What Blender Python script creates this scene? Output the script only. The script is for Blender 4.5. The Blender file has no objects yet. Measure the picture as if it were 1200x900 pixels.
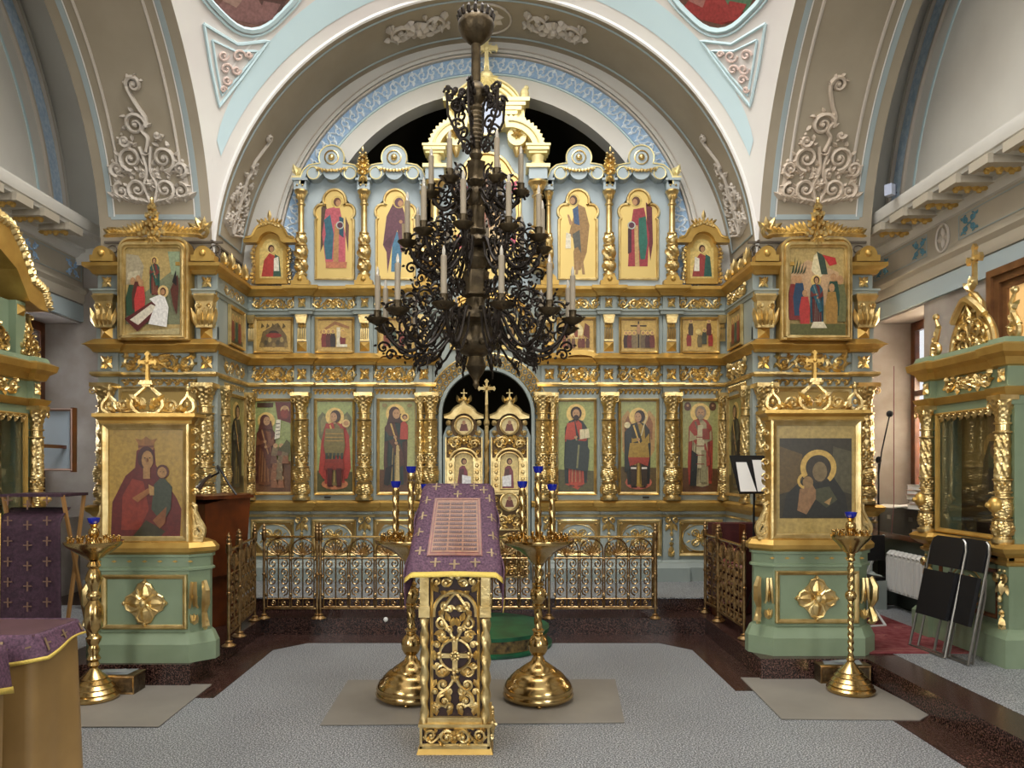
import bpy, math, random
from mathutils import Matrix, Vector
S = bpy.context.scene
PI = math.pi
CX, CY, CZ, F = 0.14, 0.0, 1.55, 880.0
# ---------------- camera ----------------
cam = bpy.data.objects.new('camera', bpy.data.cameras.new('camera'))
S.collection.objects.link(cam)
cam.location = (CX, CY, CZ); cam.rotation_euler = (PI/2, 0, 0)
cam.data.sensor_width = 36; cam.data.lens = F/1200*36
cam.data.shift_x = 0.0125; cam.data.shift_y = 98/1200
cam.data.clip_start = 0.05; cam.data.clip_end = 200
S.camera = cam
# ---------------- world and light ----------------
w = bpy.data.worlds.new('sky'); S.world = w; w.use_nodes = True
w.node_tree.nodes['Background'].inputs[0].default_value = (0.93, 0.96, 1.0, 1)
w.node_tree.nodes['Background'].inputs[1].default_value = 1.1
def area(name, loc, target, sx, sy, power, col):
    l = bpy.data.lights.new(name, 'AREA'); l.shape = 'RECTANGLE'; l.size = sx; l.size_y = sy
    l.energy = power; l.color = col
    o = bpy.data.objects.new(name, l); S.collection.objects.link(o); o.location = loc
    o.rotation_euler = (Vector(target)-Vector(loc)).to_track_quat('-Z', 'Y').to_euler()
    return o
area('dome_daylight', (0, 4.4, 8.6), (0, 5.4, 0), 3.4, 3.4, 400, (1.0, 0.97, 0.93))
area('nave_window_daylight_left', (-4.3, -1.5, 3.4), (1.0, 7.5, 2.2), 1.8, 2.8, 240, (1.0, 0.975, 0.94))
area('nave_window_daylight_right', (4.1, -1.3, 3.4), (-1.0, 7.5, 2.4), 1.8, 2.8, 200, (1.0, 0.975, 0.94))
area('rear_fill_light', (0, -7.7, 2.6), (0, 6, 1.6), 3.4, 3.6, 190, (0.92, 0.96, 1.0))  # fill added behind the viewer; the west wall has no opening
area('side_window_daylight_right', (5.15, 7.95, 2.3), (3.0, 7.0, 1.4), 0.7, 1.6, 100, (1.0, 0.80, 0.58))
area('side_vault_fill_left', (-3.2, 1.9, 4.9), (-4.6, 7.4, 4.8), 0.9, 1.4, 230, (1.0, 0.98, 0.96))  # added fill that brightens the left vault and lunette, no window there
area('side_vault_fill_right', (3.2, 1.9, 4.9), (4.4, 7.4, 4.8), 0.9, 1.4, 150, (1.0, 0.98, 0.96))  # same added fill for the right vault, not a real window
area('side_window_daylight_left', (-5.35, 7.95, 2.3), (-3.0, 7.0, 1.4), 0.7, 1.6, 30, (0.95, 0.95, 1.0))
vs = S.view_settings
vs.view_transform = 'Standard'; vs.look = 'None'; vs.gamma = 1; vs.use_curve_mapping = False
vs.exposure = 0.0
# ---------------- helpers ----------------
def H2(s):
    s = s.lstrip('#'); r = []
    for i in (0, 2, 4):
        c = int(s[i:i+2], 16)/255; r.append(c/12.92 if c <= .04045 else ((c+.055)/1.055)**2.4)
    return (r[0], r[1], r[2], 1)
def PX(px, Y): return CX+(px-585)*Y/F
def PZ(py, Y): return CZ+(548-py)*Y/F
MATS = {}
def mat(name, col, rough=.6, metal=0.0, bump=0.0, bscale=30, var=None, vscale=6, trans=0, emit=None, spec=None, detail=4, coat=0):
    if name in MATS: return MATS[name]
    m = bpy.data.materials.new(name); m.use_nodes = True; nt = m.node_tree; b = nt.nodes['Principled BSDF']
    b.inputs['Base Color'].default_value = H2(col); b.inputs['Roughness'].default_value = rough
    b.inputs['Metallic'].default_value = metal
    if trans: b.inputs['Transmission Weight'].default_value = trans
    if spec is not None: b.inputs['Specular IOR Level'].default_value = spec
    if coat: b.inputs['Coat Weight'].default_value = coat; b.inputs['Coat Roughness'].default_value = .12
    if emit: b.inputs['Emission Color'].default_value = H2(emit[0]); b.inputs['Emission Strength'].default_value = emit[1]
    if bump or var:
        tc = nt.nodes.new('ShaderNodeTexCoord')
    if bump:
        n = nt.nodes.new('ShaderNodeTexNoise'); n.inputs['Scale'].default_value = bscale; n.inputs['Detail'].default_value = detail
        nt.links.new(tc.outputs['Object'], n.inputs['Vector'])
        bp = nt.nodes.new('ShaderNodeBump'); bp.inputs['Strength'].default_value = bump; bp.inputs['Distance'].default_value = .01
        nt.links.new(n.outputs[0], bp.inputs['Height']); nt.links.new(bp.outputs[0], b.inputs['Normal'])
    if var:
        n = nt.nodes.new('ShaderNodeTexNoise'); n.inputs['Scale'].default_value = vscale; n.inputs['Detail'].default_value = 6
        nt.links.new(tc.outputs['Object'], n.inputs['Vector'])
        cr = nt.nodes.new('ShaderNodeValToRGB'); cr.color_ramp.elements[0].position = .35; cr.color_ramp.elements[1].position = .68
        cr.color_ramp.elements[0].color = H2(var); cr.color_ramp.elements[1].color = H2(col)
        nt.links.new(n.outputs[0], cr.inputs[0]); nt.links.new(cr.outputs[0], b.inputs['Base Color'])
    MATS[name] = m; return m
GOLD = mat('gilded_wood', '#ecd59a', .30, .9, bump=.2, bscale=60, var='#c4a66a', vscale=9)
GOLDD = mat('gilded_wood_flat', '#d0ac60', .38, .68, bump=.1, bscale=40, var='#b6914a', vscale=5)
GOLDP = mat('gilding_lit_pale', '#efe0a4', .45, .35, bump=.1, bscale=50)  # gilding paled in colour for the strong light on the top pieces
BLUEG = mat('blue_grey_paint', '#979f99', .5, var='#8b9590', vscale=2.2)
BLUEL = mat('blue_grey_paint_lit', '#aab7bb', .55, var='#9eacb2', vscale=2.5)  # screen's blue-grey with the bright upper light mixed into its colour
GREEN = mat('sage_green_paint', '#839479', .42, var='#77886c', vscale=3)
BRASS = mat('polished_brass', '#d6bb84', .2, 1.0, var='#b8975c', vscale=12)
BRASSD = mat('aged_brass', '#b39a70', .34, .95, var='#82623c', vscale=18)
BRONZE = mat('dark_bronze', '#64563f', .4, .75, bump=.25, bscale=80, var='#3e3424', vscale=14)
IRON = mat('blackened_iron', '#2b231c', .45, .55)
PLAST = mat('cream_plaster', '#d9d7cf', .8, bump=.08, bscale=8, var='#cfccc4', vscale=1.4)
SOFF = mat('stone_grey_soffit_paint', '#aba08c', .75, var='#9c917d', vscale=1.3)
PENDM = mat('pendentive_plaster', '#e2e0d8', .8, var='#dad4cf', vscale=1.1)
SKYB = mat('sky_blue_band_paint', '#c6dde2', .8)
LBLUE = mat('ornament_blue_paint', '#a9c3dd', .8, var='#8fb0d2', vscale=26)
STUC = mat('stucco_relief', '#c9c0b4', .7)
STUCP = mat('stucco_relief_warm', '#cfc0ae', .7)
LINEB = mat('pale_blue_line_paint', '#a3b0b2', .8)
WHITEL = mat('white_line_paint', '#eceae6', .7)
WALLN = mat('grey_plaster_wall', '#a39c94', .85, bump=.15, bscale=5, var='#8a8178', vscale=3)
WALLT = mat('taupe_frieze_paint', '#bdb4a2', .7, var='#aea593', vscale=1.2)
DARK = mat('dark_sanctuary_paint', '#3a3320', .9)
WOODB = mat('brown_varnished_wood', '#6a3a1c', .3, var='#4c2610', vscale=7, coat=.3)
WOODR = mat('reddish_wood', '#66300f', .35, var='#482009', vscale=7)
BLACK = mat('black_plastic', '#0c0c0d', .5)
WHITE = mat('white_enamel', '#dcdcd8', .3)
CANDLE = mat('ivory_candle_tube', '#9f927d', .5)
BULB = mat('clear_bulb_glass', '#c9c2b4', .15, spec=.8)
BLUEGL = mat('cobalt_blue_glass', '#0b1f9a', .1, coat=.5)
GLASS = mat('window_glass', '#ffffff', .02, trans=1.0)
STEEL = mat('grey_steel_tube', '#8e8c86', .3, .9)
PAPER = mat('white_paper', '#e6e4de', .8)

class MB:
    def __init__(s): s.v = []; s.f = []; s.mi = []; s.c = []; s.T = None; s.cur = 0; s.col = None
    def add(s, vs, fs):
        b = len(s.v)
        if s.T is not None: vs = [tuple(s.T @ Vector(p)) for p in vs]
        s.v += vs
        for f in fs: s.f.append([i+b for i in f]); s.mi.append(s.cur); s.c.append(s.col)
        return s
    def box(s, x0, x1, y0, y1, z0, z1):
        v = [(x0,y0,z0),(x1,y0,z0),(x1,y1,z0),(x0,y1,z0),(x0,y0,z1),(x1,y0,z1),(x1,y1,z1),(x0,y1,z1)]
        return s.add(v, [(0,3,2,1),(4,5,6,7),(0,1,5,4),(1,2,6,5),(2,3,7,6),(3,0,4,7)])
    def frust(s, x0, x1, y0, y1, z0, z1, i):      # box whose top is inset by i
        v = [(x0,y0,z0),(x1,y0,z0),(x1,y1,z0),(x0,y1,z0),(x0+i,y0+i,z1),(x1-i,y0+i,z1),(x1-i,y1-i,z1),(x0+i,y1-i,z1)]
        return s.add(v, [(0,3,2,1),(4,5,6,7),(0,1,5,4),(1,2,6,5),(2,3,7,6),(3,0,4,7)])
    def prism(s, pts, y0, y1, bev=0):                    # outline in x,z ; y0 = front
        n = len(pts)
        a = sum(pts[i][0]*pts[(i+1)%n][1]-pts[(i+1)%n][0]*pts[i][1] for i in range(n))
        if a < 0: pts = pts[::-1]
        v = [(p[0], y0, p[1]) for p in pts]+[(p[0], y1, p[1]) for p in pts]
        f = [list(range(n)), list(range(2*n-1, n-1, -1))]+[(i, i+n, (i+1)%n+n, (i+1)%n) for i in range(n)]
        return s.add(v, f)
    def slab(s, pts, z0, z1):                            # outline in x,y
        n = len(pts)
        a = sum(pts[i][0]*pts[(i+1)%n][1]-pts[(i+1)%n][0]*pts[i][1] for i in range(n))
        if a < 0: pts = pts[::-1]
        v = [(p[0], p[1], z0) for p in pts]+[(p[0], p[1], z1) for p in pts]
        f = [list(range(n-1, -1, -1)), list(range(n, 2*n))]+[(i, (i+1)%n, (i+1)%n+n, i+n) for i in range(n)]
        return s.add(v, f)
    def tube(s, pts, r, n=6, caps=True, flat=1.0):
        P = [Vector(p) for p in pts]; m = len(P)
        if not isinstance(r, (list, tuple)): r = [r]*m
        vs = []; up = None
        for i in range(m):
            d = (P[min(i+1, m-1)]-P[max(i-1, 0)])
            if d.length < 1e-9: d = Vector((0, 0, 1))
            d.normalize()
            if up is None:
                up = Vector((0, 1, 0)) if abs(d.y) < .9 else Vector((1, 0, 0))
            a = d.cross(up); 
            if a.length < 1e-6: a = d.cross(Vector((1, 0, 0)))
            a.normalize(); b = a.cross(d).normalized(); up = b
            for k in range(n):
                t = 2*PI*k/n
                vs.append(tuple(P[i]+a*(math.cos(t)*r[i])+b*(math.sin(t)*r[i]*flat)))
        fs = []
        for i in range(m-1):
            for k in range(n):
                k2 = (k+1) % n; fs.append((i*n+k, (i+1)*n+k, (i+1)*n+k2, i*n+k2))
        if caps: fs += [list(range(n)), list(range(m*n-1, (m-1)*n-1, -1))]
        return s.add(vs, fs)
    def lathe(s, prof, cx=0, cy=0, z=0, n=24, mod=None):
        vs = []; m = len(prof)
        for (r, h) in prof:
            for k in range(n):
                t = 2*PI*k/n; rr = r if mod is None else mod(r, t, h)
                vs.append((cx+rr*math.cos(t), cy+rr*math.sin(t), z+h))
        fs = []
        for i in range(m-1):
            for k in range(n):
                k2 = (k+1) % n; fs.append((i*n+k, i*n+k2, (i+1)*n+k2, (i+1)*n+k))
        fs += [list(range(n-1, -1, -1)), list(range((m-1)*n, m*n))]
        return s.add(vs, fs)
    def ball(s, c, rx, ry=None, rz=None, n=8, m=5):
        ry = rx if ry is None else ry; rz = rx if rz is None else rz
        vs = [(c[0], c[1], c[2]-rz)]; fs = []
        for i in range(1, m):
            p = -PI/2+PI*i/m
            for k in range(n):
                t = 2*PI*k/n; vs.append((c[0]+rx*math.cos(p)*math.cos(t), c[1]+ry*math.cos(p)*math.sin(t), c[2]+rz*math.sin(p)))
        vs.append((c[0], c[1], c[2]+rz)); L = len(vs)-1
        for k in range(n):
            k2 = (k+1) % n
            fs.append((0, 1+k2, 1+k)); fs.append((L, L-n+k, L-n+k2))
            for i in range(m-2): fs.append((1+i*n+k, 1+i*n+k2, 1+(i+1)*n+k2, 1+(i+1)*n+k))
        return s.add(vs, fs)
    def sweep(s, path, prof, closed=False, caps=True):   # horizontal path (x,y), profile (out,z); outward is to the right of travel
        n = len(path); N = []
        for i in range(n):
            ds = []
            if i > 0 or closed: a = path[i-1]; ds.append((path[i][0]-a[0], path[i][1]-a[1]))
            if i < n-1 or closed: a = path[(i+1) % n]; ds.append((a[0]-path[i][0], a[1]-path[i][1]))
            nn = []
            for d in ds:
                l = math.hypot(*d) or 1; nn.append((d[1]/l, -d[0]/l))
            if len(nn) == 1: N.append(nn[0])
            else:
                q = 1+nn[0][0]*nn[1][0]+nn[0][1]*nn[1][1]; q = max(q, .2)
                N.append(((nn[0][0]+nn[1][0])/q, (nn[0][1]+nn[1][1])/q))
        m = len(prof); vs = []
        for i in range(n):
            for (o, z) in prof: vs.append((path[i][0]+N[i][0]*o, path[i][1]+N[i][1]*o, z))
        fs = []
        for i in range(n if closed else n-1):
            j = (i+1) % n
            for k in range(m-1): fs.append((i*m+k, j*m+k, j*m+k+1, i*m+k+1))
        if caps and not closed: fs += [list(range(m-1, -1, -1)), list(range((n-1)*m, n*m))]
        return s.add(vs, fs)
    def fan(s, pts):                                     # flat polygon given as 3d points
        return s.add(list(pts), [list(range(len(pts)))])
    def put(s, o, M=None, cur=None):
        b = len(s.v); T = M
        if s.T is not None: T = s.T @ M if M is not None else s.T
        s.v += [tuple(T @ Vector(p)) for p in o.v] if T is not None else list(o.v)
        for f, mi, c in zip(o.f, o.mi, o.c): s.f.append([i+b for i in f]); s.mi.append(mi if cur is None else cur); s.c.append(c if c is not None else s.col)
        return s
    def fmap(s, fn): s.v = [tuple(fn(*p)) for p in s.v]; return s
    def mesh(s, name, mats, smooth=30):
        me = bpy.data.meshes.new(name); me.from_pydata(s.v, [], s.f)
        if not isinstance(mats, (list, tuple)): mats = [mats]
        for m in mats: me.materials.append(m)
        if len(mats) > 1: me.polygons.foreach_set('material_index', s.mi)
        if any(c is not None for c in s.c):
            at = me.color_attributes.new('Col', 'FLOAT_COLOR', 'CORNER'); buf = []
            for f, c in zip(s.f, s.c): buf += list(c or (1, 1, 1, 1))*len(f)
            at.data.foreach_set('color', buf)
        if smooth:
            me.polygons.foreach_set('use_smooth', [True]*len(me.polygons))
            try: me.set_sharp_from_angle(angle=math.radians(smooth))
            except Exception: pass
        me.update(); return me
    def build(s, name, mats, parent=None, smooth=35, kind=None, label=None):
        return link(name, s.mesh(name, mats, smooth), parent, kind, label)
def link(name, me, parent=None, kind=None, label=None, M=None):
    o = bpy.data.objects.new(name, me); S.collection.objects.link(o)
    if parent is not None:
        o.parent = parent
        if M is not None: o.matrix_local = M
    elif M is not None: o.matrix_world = M
    if kind: o['kind'] = kind
    if label: o['label'] = label
    return o
def thing(name, label, cat, loc=(0, 0, 0), rz=0, group=None):
    o = bpy.data.objects.new(name, None); S.collection.objects.link(o)
    o.location = loc; o.rotation_euler = (0, 0, rz); o.empty_display_size = .05
    o['label'] = label; o['category'] = cat
    if group: o['group'] = group
    return o
def tag(o, label, cat, group=None, kind=None):
    o['label'] = label; o['category'] = cat
    if group: o['group'] = group
    if kind: o['kind'] = kind
    return o
def at(x, y, z, rz=0, sx=1, sy=1, sz=1):
    return Matrix.Translation((x, y, z)) @ Matrix.Rotation(rz, 4, 'Z') @ Matrix.Diagonal((sx, sy, sz, 1))
def recenter(root, loc):        # parts were built in world space: shift them under a root standing at loc
    for c in root.children: c.location = Vector(c.location)-Vector(loc)
    root.location = loc
def arc(cx, cz, r, a0, a1, n=16, rz=None):
    rz = r if rz is None else rz
    return [(cx+r*math.cos(math.radians(a0+(a1-a0)*i/n)), cz+rz*math.sin(math.radians(a0+(a1-a0)*i/n))) for i in range(n+1)]
# ---- carved ornament in the local plane x (across), z (up), relief towards -y ----
def smooth(pts, n=5):
    P = [Vector(p) for p in pts]; out = []
    for i in range(len(P)-1):
        p0, p1, p2, p3 = P[max(i-1, 0)], P[i], P[i+1], P[min(i+2, len(P)-1)]
        for k in range(n):
            t = k/n; out.append(tuple(.5*((2*p1)+(p2-p0)*t+(2*p0-5*p1+4*p2-p3)*t*t+(3*p1-p0-3*p2+p3)*t*t*t)))
    out.append(tuple(P[-1])); return out
def rsm(r, m, n=5):
    out = []
    for i in range(len(r)-1): out += [r[i]+(r[i+1]-r[i])*k/n for k in range(n)]
    return out+[r[-1]]
def spiral(cx, cz, r, a0, turns, d=1, n=14, rmin=.15):
    out = []
    for i in range(n+1):
        t = i/n; a = a0+d*turns*2*PI*t; q = r*(1-(1-rmin)*t); out.append((cx+q*math.cos(a), 0, cz+q*math.sin(a)))
    return out
def leaf(mb, x, z, ang, L, W, h=.012, y=0):
    c, s_ = math.cos(ang), math.sin(ang)
    def p(u, v, q): return (x+u*c-v*s_, y-q, z+u*s_+v*c)
    vs = [p(0, 0, 0), p(L*.35, W*.5, 0), p(L*.7, W*.38, 0), p(L, 0, h*.3), p(L*.7, -W*.38, 0), p(L*.35, -W*.5, 0), p(L*.4, 0, h), p(L*.75, 0, h*.8)]
    mb.add(vs, [(0,6,1),(1,6,7,2),(2,7,3),(3,7,4),(4,7,6,5),(5,6,0)])
def rosette(mb, x, z, r, n=6, h=.015, y=0):
    for k in range(n): leaf(mb, x, z, 2*PI*k/n+.3, r, r*.8, h, y)
    mb.ball((x, y-h*.6, z), r*.32, h, r*.32, 6, 4)
def vine(L, Hh, r=None, n=None, centre=True):
    """scrolling acanthus frieze of length L, height Hh, centred on the origin, mirrored"""
    mb = MB(); r = r or Hh*.075; un = n or max(1, round(L/2/(Hh*.95))); u = L/2/un
    for sg in (1, -1):
        for k in range(un):
            d = 1 if k % 2 == 0 else -1; x0 = sg*(k+.0)*u; x1 = sg*(k+1)*u; cxx = sg*(k+.52)*u; R = min(u*.42, Hh*.40)
            pts = [(x0+(x1-x0)*t, -.006, d*Hh*.36*math.sin(PI*t)) for t in [i/8 for i in range(9)]]
            mb.tube(pts, r, 5)
            mb.tube([(p[0], -.008, p[2]) for p in spiral(cxx, -d*Hh*.06, R, PI/2*d, 1.35, -sg*d, 13)], [r*1.2*(1-.4*i/13) for i in range(14)], 5)
            mb.ball((cxx, -.012, -d*Hh*.06), r*1.6, r*1.4, r*1.6, 6, 4)
            for q, (a, l) in enumerate(((.5, .45), (2.4, .46), (-.7, .42), (-2.3, .42), (1.5, .4), (-1.5, .5))):
                leaf(mb, x0+(x1-x0)*(.12+.15*q), d*Hh*(.26-.2*(q % 3)), a*d, Hh*l, Hh*.26, r*2.2, -.003)
            for q in range(4):
                a = PI/2*d-sg*d*(1.2+q*1.3); leaf(mb, cxx+R*.95*math.cos(a), -d*Hh*.06+R*.95*math.sin(a), a+.6, Hh*.26, Hh*.16, r*2, -.003)
    if centre: rosette(mb, 0, 0, Hh*.42, 7, r*2.4, -.008)
    return mb
def strip_leaf(L, Hh, u=None):
    mb = MB(); u = u or Hh*.7; n = max(2, int(L/u)); u = L/n
    for k in range(n):
        x = -L/2+(k+.5)*u
        mb.tube([(p[0], -.006, p[2]) for p in spiral(x, 0, u*.42, PI*.9, .9, -1, 7, .3)], u*.17, 4)
        leaf(mb, x-u*.1, -Hh*.5, PI/2-.5, Hh*.95, Hh*.45, u*.3); mb.ball((x+u*.5, -.01, Hh*.3), u*.16, u*.16, u*.16, 6, 4)
    return mb
def orn_tri(Wd, Hh):
    """symmetrical spray of acanthus scrolls rising to a curl (stucco)"""
    mb = MB(); r = Wd*.021
    def sp(cx, cz, R, a, t, d, rr=r, lv=6):
        mb.tube([(p[0], -.01, p[2]) for p in spiral(cx, cz, R, a, t, d, 22)], [rr*(1.35-.7*i/22) for i in range(23)], 5)
        mb.ball((cx, -.012, cz), rr*1.5, rr*1.2, rr*1.5, 6, 4)
        for q in range(lv): leaf(mb, cx+R*.92*math.cos(a+d*q*.85), cz+R*.92*math.sin(a+d*q*.85), a+d*q*.85+.75*d, R*.62, R*.36, rr*1.6, -.004)
    for sg in (1, -1):
        sp(sg*Wd*.17, Hh*.135, Wd*.13, -PI/2, 1.5, sg)
        sp(sg*Wd*.37, Hh*.12, Wd*.10, PI/2, 1.3, -sg)
        sp(sg*Wd*.20, Hh*.37, Wd*.15, -PI/2, 1.6, sg)
        sp(sg*Wd*.39, Hh*.29, Wd*.09, -PI/2, 1.4, sg)
        sp(sg*Wd*.09, Hh*.25, Wd*.055, PI/2, 1.2, sg, r*.8, 3)
        for k in range(8):
            leaf(mb, sg*Wd*.06*k, Hh*(.015+.006*k), PI/2-sg*(1.15-.02*k), Wd*.17, Wd*.085, r*2)
            leaf(mb, sg*Wd*(.44-.012*k), Hh*(.05+.03*k), PI/2-sg*(.5+.12*(k % 3)), Wd*.12, Wd*.06, r*1.7)
            leaf(mb, sg*Wd*(.04+.045*k), Hh*(.235+.012*(k % 3)), PI/2-sg*.25*k, Wd*.11, Wd*.055, r*1.7)
        for k in range(4): leaf(mb, sg*Wd*.03, Hh*(.06+.08*k), PI/2-sg*.5, Wd*.13, Wd*.06, r*1.8)
        mb.tube(smooth([(sg*Wd*.02, -.01, Hh*.03), (sg*Wd*.08, -.01, Hh*.16), (sg*Wd*.02, -.01, Hh*.28), (sg*Wd*.07, -.01, Hh*.46)]), r, 5)
    mb.tube(smooth([(0, -.01, Hh*.42), (Wd*.05, -.01, Hh*.52), (0, -.01, Hh*.58), (Wd*.07, -.01, Hh*.66), (0, -.01, Hh*.76), (-Wd*.06, -.01, Hh*.86), (-Wd*.07, -.01, Hh*.91)]), r*1.1, 5)
    sp(-Wd*.07, Hh*.62, Wd*.14, -.2, 1.6, 1)
    sp(-Wd*.24, Hh*.50, Wd*.07, 0, 1.4, -1)
    sp(Wd*.17, Hh*.55, Wd*.06, 0, .7, -1, r, 3)
    sp(Wd*.02, Hh*.91, Wd*.09, PI, 1.5, -1, r, 4)
    rosette(mb, 0, Hh*.17, Wd*.085, 7, r*2)
    return mb
# ================= ROOM =================
CYC, R, ZS = 4.85, 2.77, 3.6
XL, XR = -4.6, 4.4
def terrazzo(name, c1, c2, c3, scale, rough):
    m = bpy.data.materials.new(name); m.use_nodes = True; nt = m.node_tree; b = nt.nodes['Principled BSDF']
    tc = nt.nodes.new('ShaderNodeTexCoord'); n = nt.nodes.new('ShaderNodeTexNoise'); n.inputs['Scale'].default_value = scale; n.inputs['Detail'].default_value = 3
    nt.links.new(tc.outputs['Object'], n.inputs['Vector'])
    cr = nt.nodes.new('ShaderNodeValToRGB'); e = cr.color_ramp.elements
    e[0].position = .38; e[0].color = H2(c1); e[1].position = .62; e[1].color = H2(c3); k = e.new(.5); k.color = H2(c2)
    nt.links.new(n.outputs[0], cr.inputs[0])
    n2 = nt.nodes.new('ShaderNodeTexNoise'); n2.inputs['Scale'].default_value = 1.3; n2.inputs['Detail'].default_value = 5
    nt.links.new(tc.outputs['Object'], n2.inputs['Vector'])
    mx = nt.nodes.new('ShaderNodeMixRGB'); mx.blend_type = 'MULTIPLY'; mx.inputs[0].default_value = .35
    nt.links.new(cr.outputs[0], mx.inputs[1]); nt.links.new(n2.outputs[0], mx.inputs[2])
    nt.links.new(mx.outputs[0], b.inputs['Base Color']); b.inputs['Roughness'].default_value = rough
    return m
TERR = terrazzo('grey_terrazzo', '#3c3e40', '#7c8083', '#d8dadd', 120, .42)
GRAN = terrazzo('dark_red_granite', '#120a08', '#33201b', '#6e4f46', 110, .22)
def st(name, mb, m, smooth=35, kind='structure'): return mb.build(name, m, None, smooth, kind)
st('floor', MB().box(-9, 9, -8.2, 11, -.1, 0), TERR)
YL, YR, XE, XS = 5.32, 5.48, 2.05, 2.82
pl = [(XE, 6.97), (XE, YR), (XS, YR), (XS, -1), (6, -1), (6, 8.9), (-6, 8.9), (-6, -1), (-XS, -1), (-XS, YL), (-XE, YL), (-XE, 6.97)]
st('floor_platform', MB().slab(pl, 0, .155), GRAN, 0)
i = .27
mb = MB()
mb.slab([(XS+i, 5.3), (XS+i, -1), (6, -1), (6, 7.6), (XS+i, 7.6)], .155, .157)
mb.slab([(-XS-i, 5.3), (-XS-i, -1), (-6, -1), (-6, 7.6), (-XS-i, 7.6)], .155, .157)
st('floor_platform_inlay', mb, TERR, 0)
st('floor_upper_step', MB().slab([(-2.7, 7.3), (2.7, 7.3), (2.7, 8.9), (-2.7, 8.9)], .155, .278), GRAN, 0)
st('floor_upper_step_tread', MB().slab([(-2.7, 7.29), (2.7, 7.29), (2.7, 8.9), (-2.7, 8.9)], .278, .290), TERR, 0)
mb = MB()
for a, b, c, d in ((-XE+.27, XE-.27, 6.97-.34, 6.97), (XE-.27, XE, YR-.27, 6.97), (-XE, -XE+.27, YL-.27, 6.97), (XE, XS, YR-.27, YR), (-XS, -XE, YL-.27, YL), (XS-.27, XS, -1, YR-.27), (-XS, -XS+.27, -1, YL-.27)):
    mb.box(a, b, c, d, 0, .003)
mb.slab([(XE-.27, 6.63), (XE-.27, 6.38), (XE-.5, 6.63)], 0, .003); mb.slab([(-XE+.27, 6.63), (-XE+.27, 6.38), (-XE+.5, 6.63)], 0, .003)
st('trim_1', mb, GRAN, 0)
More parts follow.
